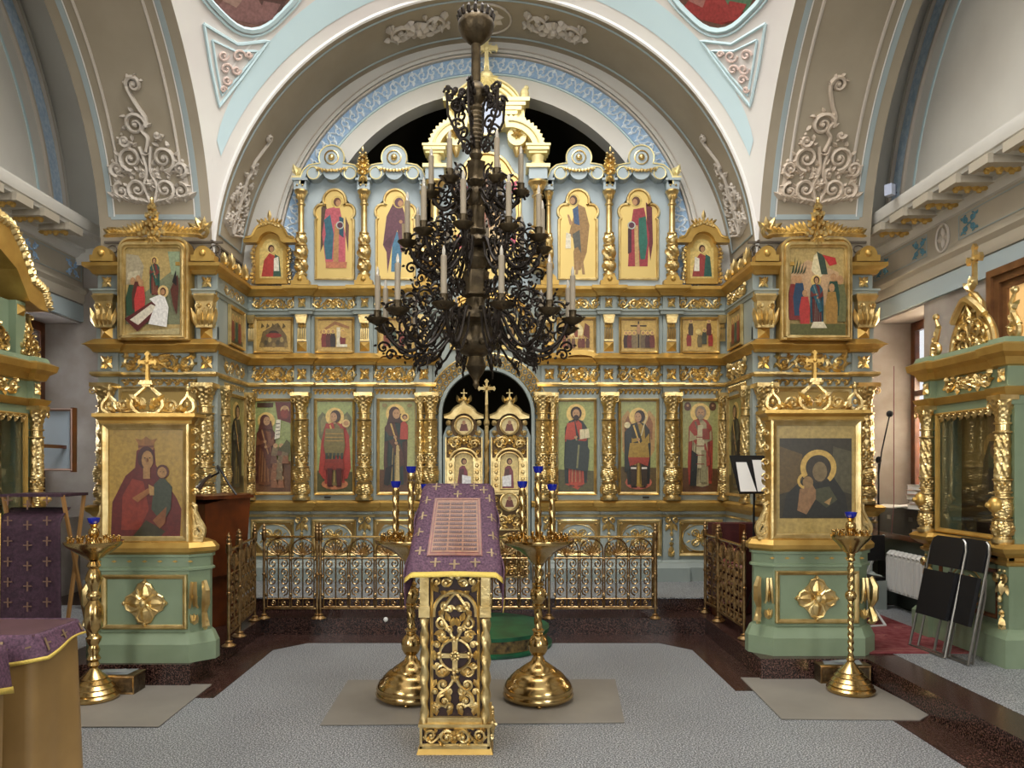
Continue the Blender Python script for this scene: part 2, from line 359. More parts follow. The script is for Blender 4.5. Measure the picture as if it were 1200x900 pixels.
# joints of the floor slabs
# ---- side walls with the window niches ----
for sg, X, nm in ((1, XR, 'right'), (-1, XL, 'left')):
    o = X+sg*.4; mb = MB(); a, b = sorted((X, X+sg*.9))
    mb.box(a, b, -1, 7.53, 0, 4.3); mb.box(a, b, 7.53, 8.5, 3.18, 4.3); mb.box(a, b, 7.53, 8.5, 0, 1.0)
    st('wall_'+nm, mb, WALLN)
    a, b = sorted((o, o+sg*.06)); mb = MB()
    for (y0, y1, z0, z1) in ((7.53, 7.62, 1.0, 3.18), (8.42, 8.5, 1.0, 3.18), (7.6, 8.44, 1.0, 1.09), (7.6, 8.44, 3.08, 3.18), (7.96, 8.02, 1.09, 3.08), (7.6, 8.44, 2.35, 2.41)):
        mb.box(a, b, y0, y1, z0, z1)
    wf = st('window_'+('1' if sg > 0 else '2'), mb, WOODB); wf['label'] = 'tall brown window frame deep in the %s wall niche' % nm
    MB().box(o+sg*.02, o+sg*.03, 7.6, 8.44, 1.05, 3.1).build('window_pane', GLASS, wf)
    # frieze above the niche
    mb = MB(); q = sg*-1
    path = [(X, 8.5), (X, -1)] if sg > 0 else [(X, -1), (X, 8.5)]
    mb.sweep(path, [(0, 3.2), (.035, 3.2), (.035, 3.38), (0, 3.38)]); st('trim_2', mb, LINEB)
    mb = MB(); mb.sweep(path, [(0, 3.4), (.03, 3.4), (.05, 3.44), (.05, 3.5), (.09, 3.54), (.09, 3.565), (.03, 3.58), (.03, 3.9), (0, 3.9)]); st('trim_3', mb, WALLT)
    mb = MB(); mb.sweep(path, [(0, 3.88), (.06, 3.89), (.1, 3.93), (.14, 3.94), (.14, 3.98), (.4, 4.0), (.41, 4.03), (.43, 4.035), (.45, 4.09), (.45, 4.14), (0, 4.17)])
    st('trim_4', mb, PLAST)
    # frieze panel lines + blue corner ornaments + medallion
    mb = MB(); xs = X+q*.035
    for (y0, y1) in ((7.42, 8.45), (5.0, 6.9), (3.0, 4.6)):
        for z in (3.64, 3.85): mb.box(*sorted((xs, xs+q*.004)), y0, y1, z, z+.008)
        for y in (y0, y1): mb.box(*sorted((xs, xs+q*.004)), y-.004, y+.004, 3.64, 3.85)
    st('trim_5', mb, LINEB)
    mb = MB(); vv = MB()
    for s1 in (1, -1):
        for s2 in (1, -1): vv.tube([(s1*p[0], -.003, s2*p[2]) for p in spiral(.05, .045, .038, PI/2, 1.4, -1, 14)], .008, 4); vv.tube([(0, -.003, 0), (s1*.05, -.003, s2*.02), (s1*.10, -.003, s2*.07)], .007, 4); leaf(vv, s1*.09, s2*.05, s1*s2*.6 if s1 > 0 else PI-s2*.6, .05, .03, .008)
    for y in (7.5+.05, 8.28, 6.75, 5.15, 4.45):
        M = Matrix.Translation((xs, y, 3.75)) @ Matrix.Rotation(-q*-PI/2, 4, 'Z'); mb.put(vv, M)
    st('trim_6', mb, LBLUE if sg < 0 else mat('teal_stencil_paint', '#5d8a99', .8))
    mb = MB()
    for y in (7.15, 4.8):
        M = Matrix.Translation((xs, y, 3.735)) @ Matrix.Rotation(-q*-PI/2, 4, 'Z'); m2 = MB()
        m2.tube([(.1*math.cos(t*PI/12), -.008, .13*math.sin(t*PI/12)) for t in range(25)], .012, 5)
        for t in range(4): leaf(m2, 0, 0, t*PI/2, .1, .07, .02)
        mb.put(m2, M)
    st('trim_7', mb, STUC)
    # modillions with gilded leaves under the cornice
    cm = MB().box(-.15, .15, -.1, .1, -.05, .01).box(-.19, -.145, -.12, .12, -.06, .015); gm = MB()
    for t in range(4): leaf(gm, -.12+.07*t, -.015, -.2, .09, .07, .03)
    for t in range(3): gm.ball((-.1+.1*t, -.02, -.03), .03, .03, .02, 6, 4)
    cme = cm.mesh('modillion', WALLT); gme = gm.mesh('modillion_leaf', GOLDD)
    for k in range(17):
        y = 7.6-.41*k
        M = Matrix.Translation((X+q*.27, y, 3.985)) @ Matrix.Rotation(0 if q < 0 else PI, 4, 'Z')
        b_ = link('modillion', cme, None, None, None, M)
        tag(b_, 'cream bracket block with a small gilded leaf under the %s wall cornice' % nm, 'bracket', 'brackets under the %s cornice' % nm)
        g = link('gilded_leaf', gme, b_, None, None, Matrix.Translation((0, 0, -.05)) @ Matrix.Rotation(PI/2, 4, 'X') @ Matrix.Translation((0, .0, 0)))
    # lunette: outer barrel, wall, rings
    R2, zc = 3.5, 3.8
    mb = MB(); n = 48; xa, xb = sg*3.9, X
    vs = []; 
    for k in range(n+1):
        a = PI*k/n; vs += [(xa, CYC+R2*math.cos(a), zc+R2*math.sin(a)), (xb, CYC+R2*math.cos(a), zc+R2*math.sin(a))]
    mb.add(vs, [(2*k, 2*k+1, 2*k+3, 2*k+2) for k in range(n)])
    st('ceiling_side_vault_'+nm, mb, PLAST)
    mb = MB(); m_ = [(X, CYC+R2*math.cos(PI*k/n), zc+R2*math.sin(PI*k/n)) for k in range(n+1)]
    mb.fan([(X, CYC+R2, 3.9)]+m_+[(X, CYC-R2, 3.9)]); st('wall_lunette_'+nm, mb, PLAST)
    def ring(name, r0, r1, m, h=.012, z0=4.14, rnd=False):
        mb = MB(); pts = []
        for k in range(61):
            a = PI*k/60
            pts.append((CYC+math.cos(a)*1, math.sin(a)))
        vs = []
        for k in range(61):
            a = PI*k/60; c, s_ = math.cos(a), math.sin(a)
            for r_ in (r0, r1):
                z = max(zc+r_*s_, z0); vs += [(X+q*h, CYC+r_*c, z), (X, CYC+r_*c, z)]
        fs = []
        for k in range(60):
            b = 4*k; fs += [(b, b+2, b+6, b+4), (b+1, b, b+4, b+5), (b+2, b+3, b+7, b+6)]
        mb.add(vs, fs); st(name, mb, m)
    ring('trim_8', 3.14, 3.34, mat('lunette_band_paint', '#cfdff0', .8, var='#a9c4de', vscale=22), .015); ring('trim_9', 3.345, 3.37, STUC, .05); ring('trim_9', 3.40, 3.44, PLAST, .03)
    ring('trim_9', 3.12, 3.15, STUC, .03); ring('trim_10', 2.92, 2.95, SKYB, .01)
    MB().box(*sorted((X, X+q*.01)), CYC-2.95, CYC+2.95, 4.25, 4.28).build('trim_10', SKYB, None, 35, 'structure')
    # inner side barrel and pier
    mb = MB(); vs = []; xa, xb = sg*R, sg*3.9
    for k in range(n+1):
        a = PI*k/n; vs += [(xa, CYC+R*math.cos(a), ZS+R*math.sin(a)), (xb, CYC+R*math.cos(a), ZS+R*math.sin(a))]
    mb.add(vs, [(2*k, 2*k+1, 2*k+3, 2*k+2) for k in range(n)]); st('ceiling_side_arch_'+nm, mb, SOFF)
    # rim of that arch towards the side vault
    mb = MB(); vs = []
    for k in range(n+1):
        a = PI*k/n; vs += [(xb, CYC+R*math.cos(a), ZS+R*math.sin(a)), (xb, CYC+3.55*math.cos(a), zc+3.55*math.sin(a))]
    mb.add(vs, [(2*k, 2*k+1, 2*k+3, 2*k+2) for k in range(n)]); st('wall_arch_rim_'+nm, mb, PLAST)
    a, b = sorted((sg*R, sg*3.9)); mb = MB().box(a, b, CYC+R, 8.6, 0, ZS+.01); st('wall_pier_'+nm, mb, PLAST)
    # painted and raised panel on the soffit
    um = sg*(R+3.9)/2
    def fm(x, y, z, um=um): 
        v = z; w_ = -y; a = v/R
        return (um+x, CYC+(R-w_)*math.cos(a), ZS+(R-w_)*math.sin(a)) if v >= 0 else (um+x, CYC+R-w_, ZS+v)
    for (u, wd, m, h) in ((.44, .05, LINEB, .006), (.405, .01, WHITEL, .006)):
        mb = MB()
        for s_ in (1, -1):
            for k in range(30): mb.box(s_*u-wd/2, s_*u+wd/2, -h, 0, .48+k*.13, .48+(k+1)*.13)
        mb.box(-u, u, -h, 0, .48-wd/2, .48+wd/2); mb.fmap(fm); st('trim_11', mb, m, 0)
    mb = MB()
    for s_ in (1, -1):
        mb.tube([(s_*.31, -.005, .95+.13*k) for k in range(28)], .016, 5)
        mb.tube([(s_*.31, -.005, .95), (s_*.37, -.005, .95)], .016, 5)
    mb.fmap(fm); st('trim_12', mb, STUC)
    mb = orn_tri(.80, 1.22); mb.v = [(p[0], p[1]*1.8, p[2]+.58) for p in mb.v]
    if sg > 0: mb.v = [(p[0], p[1], p[2]) for p in mb.v]
    mb.fmap(fm); st('trim_13', mb, STUCP if sg > 0 else STUC)
# ---- front arch soffit, end wall, sanctuary ----
mb = MB(); vs = []; n = 64
for k in range(n+1):
    a = PI*k/n; vs += [(R*math.cos(a), CYC+R, ZS+R*math.sin(a)), (R*math.cos(a), 8.5, ZS+R*math.sin(a))]
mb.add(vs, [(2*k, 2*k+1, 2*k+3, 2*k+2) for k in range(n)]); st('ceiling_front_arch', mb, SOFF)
def fm2(x, y, z, s=1, z0=0):
    a = z/R; return (s*(R+y)*math.cos(a), 8.06+x, ZS+(R+y)*math.sin(a))
for s_ in (1, -1):
    mb = orn_tri(.5, 1.25); mb.v = [(-p[0]*s_*s_, p[1]*1.6, p[2]+.42) for p in mb.v]; mb.fmap(lambda x, y, z: fm2(x, y, z, s_)); st('trim_14', mb, STUC)
    mb = MB()
    for u in (-.33, .33): mb.tube([(u, -.004, .35+.1*k) for k in range(41)], .012, 5)
    mb.tube([(-.33, -.004, .35), (.33, -.004, .35)], .012, 5)
    mb.fmap(lambda x, y, z: fm2(x, y, z, s_)); st('trim_15', mb, LINEB)
    mb = vine(.7, .34, .018, 1); mb.v = [(p[2], p[1]*1.3, p[0]+R*PI/2-.75) for p in mb.v]; mb.fmap(lambda x, y, z: fm2(x, y, z, s_)); st('trim_14', mb, STUC)
mb = MB(); rosette(mb, 0, 0, .2, 9, .03); mb.v = [(p[0], p[1], p[2]+R*PI/2) for p in mb.v]
mb.tube([(.27*math.cos(t*PI/12), -.01, R*PI/2+.27*math.sin(t*PI/12)) for t in range(25)], .012, 5)
mb.fmap(lambda x, y, z: fm2(x, y, z)); st('trim_14', mb, STUC)
YF = 8.5; zc2, ro = 3.86, 1.94
pts = arc(0, ZS, R+.03, 180, 0, 40)+[(R, 2.6), (ro, 2.6)]+arc(0, zc2, ro, 0, 180, 40)+[(-ro, 2.6), (-R, 2.6)]
st('wall_front', MB().prism(pts, YF, YF+.25), PLAST)
def ring2(name, r0, r1, m, h):
    mb = MB(); outer = [(r1, 2.7)]+arc(0, zc2, r1, 0, 180, 60)+[(-r1, 2.7)]; inner = [(r0, 2.7)]+arc(0, zc2, r0, 0, 180, 60)+[(-r0, 2.7)]
    vs = []
    for (a, b), (c, d) in zip(inner, outer): vs += [(a, YF-h, b), (c, YF-h, d), (a, YF, b), (c, YF, d)]
    fs = []
    for k in range(len(outer)-1):
        b = 4*k; fs += [(b, b+1, b+5, b+4), (b+2, b, b+4, b+6), (b+1, b+3, b+7, b+5)]
    mb.add(vs, fs); st(name, mb, m)
ring2('trim_16', 2.13, 2.145, SKYB, .02); ring2('trim_17', 2.155, 2.33, LBLUE, .012); ring2('trim_18', 2.335, 2.355, STUC, .045); ring2('trim_18', 2.375, 2.40, PLAST, .035); ring2('trim_18', 2.43, 2.44, STUC, .015)
# lace relief on the blue band
mb = MB(); vv = MB()
for k in range(64):
    a = math.radians(-2+184*k/63); m2 = MB()
    m2.tube([(p[0], -.004, p[2]) for p in spiral(0, 0, .068, 0, 1.2, 1 if k % 2 else -1, 9)], .010, 4)
    leaf(m2, 0, .02, 1.2, .07, .04, .012); leaf(m2, 0, -.02, -1.9, .07, .04, .012)
    mb.put(m2, Matrix.Translation((2.243*math.cos(a), YF-.014, zc2+2.243*math.sin(a))) @ Matrix.Rotation(-(a-PI/2), 4, 'Y'))
for s_ in (1, -1):
    for k in range(7):
        m2 = MB(); m2.tube([(p[0], -.004, p[2]) for p in spiral(0, 0, .055, 0, 1.2, s_, 9)], .008, 4); leaf(m2, 0, .02, 1.2, .07, .04, .012)
        mb.put(m2, Matrix.Translation((s_*2.243, YF-.014, zc2-.12-.11*k)))
st('trim_19', mb, mat('ornament_blue_light_paint', '#dde8f0', .8))
# sanctuary behind: dark vault seen through the arch
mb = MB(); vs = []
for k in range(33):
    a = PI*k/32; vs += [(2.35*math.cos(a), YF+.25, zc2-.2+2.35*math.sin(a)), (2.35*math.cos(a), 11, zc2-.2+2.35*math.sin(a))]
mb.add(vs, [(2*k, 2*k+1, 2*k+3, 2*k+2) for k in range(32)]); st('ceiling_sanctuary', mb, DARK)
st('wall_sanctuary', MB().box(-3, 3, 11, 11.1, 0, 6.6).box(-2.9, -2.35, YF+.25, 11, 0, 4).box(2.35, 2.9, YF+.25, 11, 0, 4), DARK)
st('wall_back', MB().box(-5.02, -2.9, 8.5, 8.7, 0, 7.5).box(2.9, 4.82, 8.5, 8.7, 0, 7.5).box(-6, 6, 8.75, 8.8, 6.2, 8), WALLN)
# ---- nave behind the viewer ----
st('wall_nave_left', MB().box(-4.9, -4.6, -8, -2.6, 0, 6.6).box(-4.9, -4.6, -.4, 2.0, 0, 6.6).box(-4.9, -4.6, -2.6, -.4, 0, 1.9).box(-4.9, -4.6, -2.6, -.4, 4.9, 6.6), PLAST)
st('wall_nave_right', MB().box(4.4, 4.7, -8, -2.4, 0, 6.6).box(4.4, 4.7, -.2, 2.0, 0, 6.6).box(4.4, 4.7, -2.4, -.2, 0, 1.9).box(4.4, 4.7, -2.4, -.2, 4.9, 6.6), PLAST)
st('wall_west', MB().box(-4.9, 4.7, -8.2, -8, 0, 6.6), PLAST)
st('ceiling_nave', MB().box(-4.9, 4.7, -8.2, CYC-R, 6.5, 6.6).box(-4.9, -R, CYC-R, 8.6, 7.35, 7.4).box(R, 4.7, CYC-R, 8.6, 7.35, 7.4), PLAST)
# ---- pendentives ----
RS = R*math.sqrt(2)
mb = MB()
for qx in (1, -1):
    for qy in (1, -1):
        vs = []; nz, na = 24, 20
        for i_ in range(nz+1):
            z = R*i_/nz; rho = math.sqrt(RS*RS-z*z); t0 = math.acos(min(1, R/rho)); 
            for j in range(na+1):
                t = t0+(PI/2-2*t0)*j/na; vs.append((qx*rho*math.cos(t), CYC+qy*rho*math.sin(t), ZS+z))
        mb.add(vs, [(a*(na+1)+b, a*(na+1)+b+1, (a+1)*(na+1)+b+1, (a+1)*(na+1)+b) for a in range(nz) for b in range(na)])
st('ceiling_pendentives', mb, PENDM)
mb = MB(); mb.lathe([(R, 0), (R+.05, .02), (R+.05, 3.2), (R, 3.25)], 0, CYC, ZS+R, 48); mb.f = mb.f[:-2]; mb.mi = mb.mi[:-2]; mb.c = mb.c[:-2]
st('ceiling_dome_ring', mb, PENDM)
def sph(px, py, off=.01):
    d = Vector(((px-585)/F, 1, (548-py)/F)); o = Vector((CX, 0, CZ))-Vector((0, CYC, ZS)); r = RS-off
    A = d.dot(d); B = 2*o.dot(d); C_ = o.dot(o)-r*r; t = (-B+math.sqrt(B*B-4*A*C_))/2/A
    return tuple(Vector((CX, 0, CZ))+d*t)
def sline(pts, m, r=.018, flat=1, close=False, sub=8):
    out = []
    P_ = pts+[pts[0]] if close else pts
    for a, b in zip(P_[:-1], P_[1:]):
        for k in range(sub): out.append(sph(a[0]+(b[0]-a[0])*k/sub, a[1]+(b[1]-a[1])*k/sub))
    out.append(sph(*P_[-1])); mb = MB(); mb.tube(out, r, 5); return st('trim_20', mb, m)
tri = [(239, 28), (279, 52), (315, 48), (286, 88), (257, 125), (247, 78)]
tri2 = [(249, 47), (276, 60), (303, 60), (281, 88), (260, 112), (254, 80)]
def mir(P_): return [(1136-x, y) for x, y in P_]
med = [(295+54*math.cos(t*PI/18)*(1+.06*math.cos(4*t*PI/18)), -21+54*math.sin(t*PI/18)*(1+.06*math.cos(4*t*PI/18))) for t in range(36)]
for P_, fn in (((tri, tri2, med), lambda p: p), ((tri, tri2, med), mir)):
    sline(fn(P_[0]), SKYB, .016, close=True); sline(fn(P_[1]), SKYB, .012, close=True)
    sline(fn(P_[2]), SKYB, .03, close=True, sub=2)
    sc = fn([(295+(x-295)*1.12, -21+(y+21)*1.12) for x, y in P_[2]]); sline(sc, SKYB, .012, close=True, sub=2)
    # scroll relief inside the triangle
    c = fn([(274, 78)])[0]; mb = MB(); mx_ = 1 if fn((((0, 0),)))[0][0] == 0 else -1
    for (x, y, r_, d) in ((-12, -13, 7, 1), (6, -12, 8, -1), (-9, 3, 7, -1), (3, 4, 6, 1), (-8, 16, 6, 1), (-12, 27, 4, -1), (18, -14, 4, 1)):
        x *= mx_; d *= mx_
        pts = [sph(c[0]+x+r_*(1-.06*k)*math.cos(k*.55*d), c[1]+y+r_*(1-.06*k)*math.sin(k*.55*d), .02) for k in range(15)]
        mb.tube(pts, .012, 5)
    st('trim_21', mb, mat('pink_stucco', '#d8c2b8', .8))
# painted sky-blue crescent following the front arch and white rim
def crescent(name, r0, r1, m, a0=12, a1=168):
    mb = MB(); vs = []; n = 60
    for k in range(n+1):
        a = math.radians(a0+(a1-a0)*k/n); wv = math.sin(PI*k/n)**.35
        for r_ in (r0, r0+(r1-r0)*wv):
            # point on sphere on the plane Y = const slice
            yy = math.sqrt(max(RS*RS-r_*r_, 0)); q_ = (RS-.006)/RS
            vs.append((r_*math.cos(a)*q_, CYC+yy*q_, ZS+r_*math.sin(a)*q_))
    mb.add(vs, [(2*k, 2*k+1, 2*k+3, 2*k+2) for k in range(n)]); st(name, mb, m)
mb = MB(); mb.tube([(R*math.cos(math.radians(a)), CYC+R, ZS+R*math.sin(math.radians(a))) for a in range(0, 181, 3)], .022, 6); st('trim_22', mb, WHITEL)
crescent('trim_23', 2.86, 3.04, SKYB, 22, 158); crescent('trim_24', 3.06, 3.08, WHITEL, 34, 146)
# round painted medallions in the pendentives
for nm, fn, cols, lab in (('left', lambda p: p, ('#7a5a50', '#8f6a66', '#5e4640', '#a8897c'), 'left'), ('right', mir, ('#6b4a3e', '#9c3f3c', '#5d7a5e', '#a9746a'), 'right')):
    mb = MB(); P_ = fn(med); c = fn([(295, -21)])[0]
    def q3(x, y, k=0): return sph(c[0]+x, c[1]+y, .012+.002*k)
    mb.col = H2(cols[0]); 
    ring_ = [q3(p[0]-c[0], p[1]-c[1]) for p in P_]; cc = q3(0, 0)
    vs = [cc]+ring_+[q3((p[0]-c[0])*.5, (p[1]-c[1])*.5) for p in P_]
    nn = len(ring_); mb.add(vs, [(1+k, 1+(k+1) % nn, 1+nn+(k+1) % nn, 1+nn+k) for k in range(nn)]+[(0, 1+nn+k, 1+nn+(k+1) % nn) for k in range(nn)])
    for k, (col, pp) in enumerate(((cols[1], [(-40, 30), (-20, 44), (5, 50), (25, 44), (10, 10), (-25, 8)]), (cols[2], [(-5, 5), (30, 0), (42, 18), (34, 36), (12, 30), (0, 22)]), (cols[3], [(-30, -5), (-8, -10), (-2, 12), (-18, 30), (-34, 22)]), (cols[1], [(14, 22), (34, 26), (24, 44), (4, 48)]))):
        mb.col = H2(col); mb.fan([q3(x, y, k+1) for x, y in pp])
    PAINTM = MATS.get('icon_paint')
    if PAINTM is None:
        PAINTM = bpy.data.materials.new('icon_paint'); PAINTM.use_nodes = True; nt = PAINTM.node_tree; an = nt.nodes.new('ShaderNodeAttribute'); an.attribute_name = 'Col'
        nz_ = nt.nodes.new('ShaderNodeTexNoise'); nz_.inputs['Scale'].default_value = 40; tc = nt.nodes.new('ShaderNodeTexCoord'); nt.links.new(tc.outputs['Object'], nz_.inputs['Vector'])
        mr = nt.nodes.new('ShaderNodeMapRange'); mr.inputs[1].default_value = .3; mr.inputs[2].default_value = .7; mr.inputs[3].default_value = .68; mr.inputs[4].default_value = 1.0; nt.links.new(nz_.outputs[0], mr.inputs[0])
        mx = nt.nodes.new('ShaderNodeVectorMath'); mx.operation = 'SCALE'; nt.links.new(an.outputs['Color'], mx.inputs[0]); nt.links.new(mr.outputs[0], mx.inputs['Scale'])
        nt.links.new(mx.outputs[0], nt.nodes['Principled BSDF'].inputs['Base Color']); nt.nodes['Principled BSDF'].inputs['Roughness'].default_value = .38
        MATS['icon_paint'] = PAINTM
    o = st('wall_painting_'+nm, mb, PAINTM, 0)
# ================= ICONOSTASIS =================
YB, YW = 8.42, 7.5
ico = thing('iconostasis', 'tall blue-grey and gold carved icon screen with projecting side wings across the sanctuary arch', 'icon screen', (0, 0, 0))
COLS = [.70, 1.36, 2.06]
WC = [2.86, 3.83]          # pilaster centres of the wings (|x|)
def wing_path(p, w=.19):
    """full front path with every pilaster breaking forward by p"""
    pts = [(-3.85, YW+.12), (-3.85, YW)]
    def brk(xc, y, w=w):
        return [(xc-w/2, y), (xc-w/2, y-p), (xc+w/2, y-p), (xc+w/2, y)]
    a = [(-3.85, YW+.12), (-3.85, YW-p), (-3.85+w+.02, YW-p), (-3.85+w+.02, YW)]
    b = [(-2.70-w-.04, YW), (-2.70-w-.04, YW-p), (-2.70, YW-p), (-2.70, YB)]
    c = []
    for x in [-c_ for c_ in COLS[::-1]]: c += brk(x, YB)
    return a+b, c
def full_path(p, gap=None, w=.19):
    left, cl = wing_path(p, w)
    if gap is None:
        cr = [(-x, y) for x, y in cl[::-1]]
        return [left+cl+cr+[(-x, y) for x, y in left[::-1]]]
    a = left+cl+[(-gap, YB)]
    return [a, [(-x, y) for x, y in a[::-1]]]
def ipart(name, mb, m, smooth=30, label=None): return mb.build(name, m, ico, smooth, None, label)
def band(name, prof, m, p, gap=None, w=.19):
    for P_ in full_path(p, gap, w):
        mb = MB().sweep(P_, prof); ipart(name, mb, m, 25)
# backing panels with the arch of the royal doors
zt = 3.585
door = [(-.5, .28)]+arc(0, 2.14, .5, 180, 0, 24)+[(.5, .28)]
ipart('screen_panel', MB().prism([(2.70, .28), (2.70, zt), (-2.70, zt), (-2.70, .28)]+door, YB, YB+.06), BLUEG, 20)
for s_ in (1, -1):
    a, b = sorted((s_*2.68, s_*2.74)); ipart('side_panel', MB().box(a, b, YW+.02, YB+.05, .155, zt), BLUEG, 0)
    a, b = sorted((s_*2.70, s_*3.85)); ipart('wing_panel', MB().box(a, b, YW, YW+.11, .155, zt), BLUEG, 0)
# pilaster strips behind the columns
for s_ in (1, -1):
    for c_ in COLS: ipart('pilaster', MB().box(s_*c_-.09, s_*c_+.09, YB-.035, YB, .29, zt), BLUEG, 0)
    for xc in (2.76, 3.75): ipart('pilaster', MB().box(s_*xc-.1, s_*xc+.1, YW-.035, YW, .155, zt), BLUEG, 0)
# horizontal mouldings
band('plinth', [(0, .15), (.09, .15), (.09, .44), (.07, .46), (.055, .49), (.02, .5), (0, .52)], BLUEG, .05, .5)
band('gold_bead', [(0, 1.0), (.03, 1.0), (.035, 1.02), (0, 1.03)], GOLD, .04, .5)
band('ledge_moulding', [(0, 1.06), (.03, 1.07), (.05, 1.1), (.075, 1.12), (.085, 1.16), (.06, 1.18), (0, 1.19)], GOLDD, .05, .5)
band('gold_bead', [(0, 2.45), (.035, 2.455), (.05, 2.475), (.05, 2.495), (0, 2.505)], GOLD, .05, .72)
band('gold_cornice', [(0, 2.69), (.03, 2.695), (.04, 2.72), (.08, 2.755), (.1, 2.765), (.1, 2.76), (.02, 2.825), (0, 2.825)], GOLDD, .05, .72)
band('grey_moulding', [(0, 3.25), (.03, 3.26), (.035, 3.29), (.05, 3.3), (.05, 3.315), (0, 3.32)], BLUEG, .05, .66)
band('gold_cornice', [(0, 3.46), (.03, 3.465), (.05, 3.5), (.09, 3.52), (.1, 3.53), (.1, 3.565), (.02, 3.58), (0, 3.585)], GOLDD, .05, .66)
# carved columns, lower tier
def leafmod(k, amp, lobes):
    return lambda r, t, h: r*(1+amp*math.cos(lobes*t+h*k)*abs(math.sin(h*55))+amp*.5*math.cos(lobes*2*t-h*k*1.7))
def carved_col(h, r):
    mb = MB(); P1 = []
    # segments: base, leaf vase, rings, ornate drum, rings, vine shaft, rings, capital
    def seg(lst): return [(a*r, b*h) for a, b in lst]
    plain = lambda a, t, z: a
    mb.lathe(seg([(1.05, 0), (1.1, .01), (1.1, .03), (.85, .035), (.85, .05), (.75, .055)]), n=20)
    def tex(z0, z1, prof, lobes, amp, vf):
        n = 26; out = []
        for i in range(n+1):
            t = i/n; out.append((prof(t)*r, (z0+(z1-z0)*t)*h))
        mb.lathe(out, n=40, mod=lambda a, t, z: a*(1+amp*(.75*math.cos(lobes*t+(PI if int((z/h-z0)/(z1-z0)*vf*2) % 2 else 0))*math.sin((z/h-z0)/(z1-z0)*PI*vf*2)+.22*math.cos(lobes*2*t+z/h*70))))
    tex(.055, .15, lambda t: .72+.33*math.sin(PI*(.2+.65*t)), 8, .14, 2)
    mb.lathe(seg([(.7, .15), (.95, .155), (.98, .165), (.75, .172), (.72, .18)]), n=20)
    tex(.18, .30, lambda t: .88+.14*math.sin(PI*t), 5, .2, 3)
    mb.lathe(seg([(.72, .30), (1.0, .305), (1.0, .315), (.7, .32), (.7, .335), (.92, .34), (.92, .35), (.66, .355)]), n=20)
    tex(.355, .42, lambda t: .7+.12*t, 10, .16, 1)
    mb.lathe(seg([(.7, .42), (.95, .425), (.95, .435), (.66, .44)]), n=20)
    tex(.44, .74, lambda t: .78-.03*t, 4, .26, 5)
    mb.lathe(seg([(.6, .74), (.9, .745), (.92, .755), (.68, .76), (.66, .80), (.86, .805), (.86, .815), (.6, .82)]), n=20)
    tex(.82, .97, lambda t: .62+.5*t**1.6, 6, .18, 2)
    mb.box(-1.12*r, 1.12*r, -1.0*r, 1.0*r, .965*h, h)
    for s_ in (1, -1):
        mb.tube([(s_*(p[0])+0, -.95*r, p[2]) for p in spiral(.75*r, .93*h, .38*r, PI/2, 1.3, -1, 12)], .09*r, 5)
    return mb
cc = carved_col(1.19, .092).mesh('carved_column', GOLD, 40)
def cput(name, me, x, y, z, sx=1, sz=1, rz=0, sy=None):
    return link(name, me, ico, None, None, at(x, y, z, rz, sx, sy or sx, sz))
for s_ in (1, -1):
    for c_ in (.62, .735): cput('carved_column', cc, s_*c_, YB-.07-(.03 if c_ < .7 else 0), 1.19, .92 if c_ < .7 else .6, 1.0)
    for c_ in COLS[1:]: cput('carved_column', cc, s_*c_, YB-.075, 1.19, .98)
    cput('carved_column', cc, s_*2.64, YB-.06, 1.19, .7)
    cput('carved_column', cc, s_*2.66, YW+.16, 1.19, .75)
    cput('carved_column', cc, s_*2.76, YW-.09, 1.19, 1.05)
    cput('carved_column', cc, s_*3.75, YW-.09, 1.19, 1.05)
# base tier: framed panels and pendants
def frame(x0, x1, z0, z1, t, y, d=.03, mb=None):
    mb = mb or MB()
    prof = [(0, 0), (0, d*.8), (t*.3, d), (t*.6, d*.7), (t, d*.5), (t, 0)]
    cor = [(x0, z0), (x1, z0), (x1, z1), (x0, z1)]; sg = [(1, 1), (-1, 1), (-1, -1), (1, -1)]
    vs = []
    for (cx_, cz_), (a, b) in zip(cor, sg):
        for (o_, h_) in prof: vs.append((cx_+a*o_, y-h_, cz_+b*o_))
    m = len(prof); fs = []
    for i_ in range(4):
        j = (i_+1) % 4
        for k in range(m-1): fs.append((i_*m+k, j*m+k, j*m+k+1, i_*m+k+1))
    mb.add(vs, fs); return mb
base_xs = [s_*x for s_ in (1, -1) for x in (1.02, 1.71, 2.39)]
for x in base_xs: ipart('base_panel_frame', frame(x-.25, x+.25, .56, .97, .035, YB, .03), GOLD, 25)
for s_ in (1, -1): ipart('base_panel_frame', frame(s_*3.255-.36, s_*3.255+.36, .56, .97, .04, YW, .03), GOLD, 25)
bp = MB()
for s_ in (1, -1):
    for sz in (1, -1):
        bp.tube([(s_*p[0], -.012, sz*p[2]) for p in spiral(.06, .05, .05, PI, 1.4, -1, 12)], .009, 5)
        leaf(bp, 0, 0, math.atan2(sz, s_), .13, .06, .02); leaf(bp, s_*.1, sz*.02, math.atan2(sz*.7, s_), .07, .04, .016)
    bp.tube([(s_*.2*math.cos(a), -.01, .15*math.sin(a)) for a in [PI*k/10-PI/2 for k in range(11)]], .006, 5)
rosette(bp, 0, 0, .06, 8, .03)
for s_ in (1, -1):
    for sz in (1, -1): bp.ball((s_*.2, -.01, sz*.155), .014, .012, .014, 6, 4)
bpm = bp.mesh('base_relief', GOLD)
for x in base_xs: cput('base_relief', bpm, x, YB-.005, .765)
for s_ in (1, -1): cput('base_relief', bpm, s_*3.255, YW-.005, .765, 1.3, 1.0)
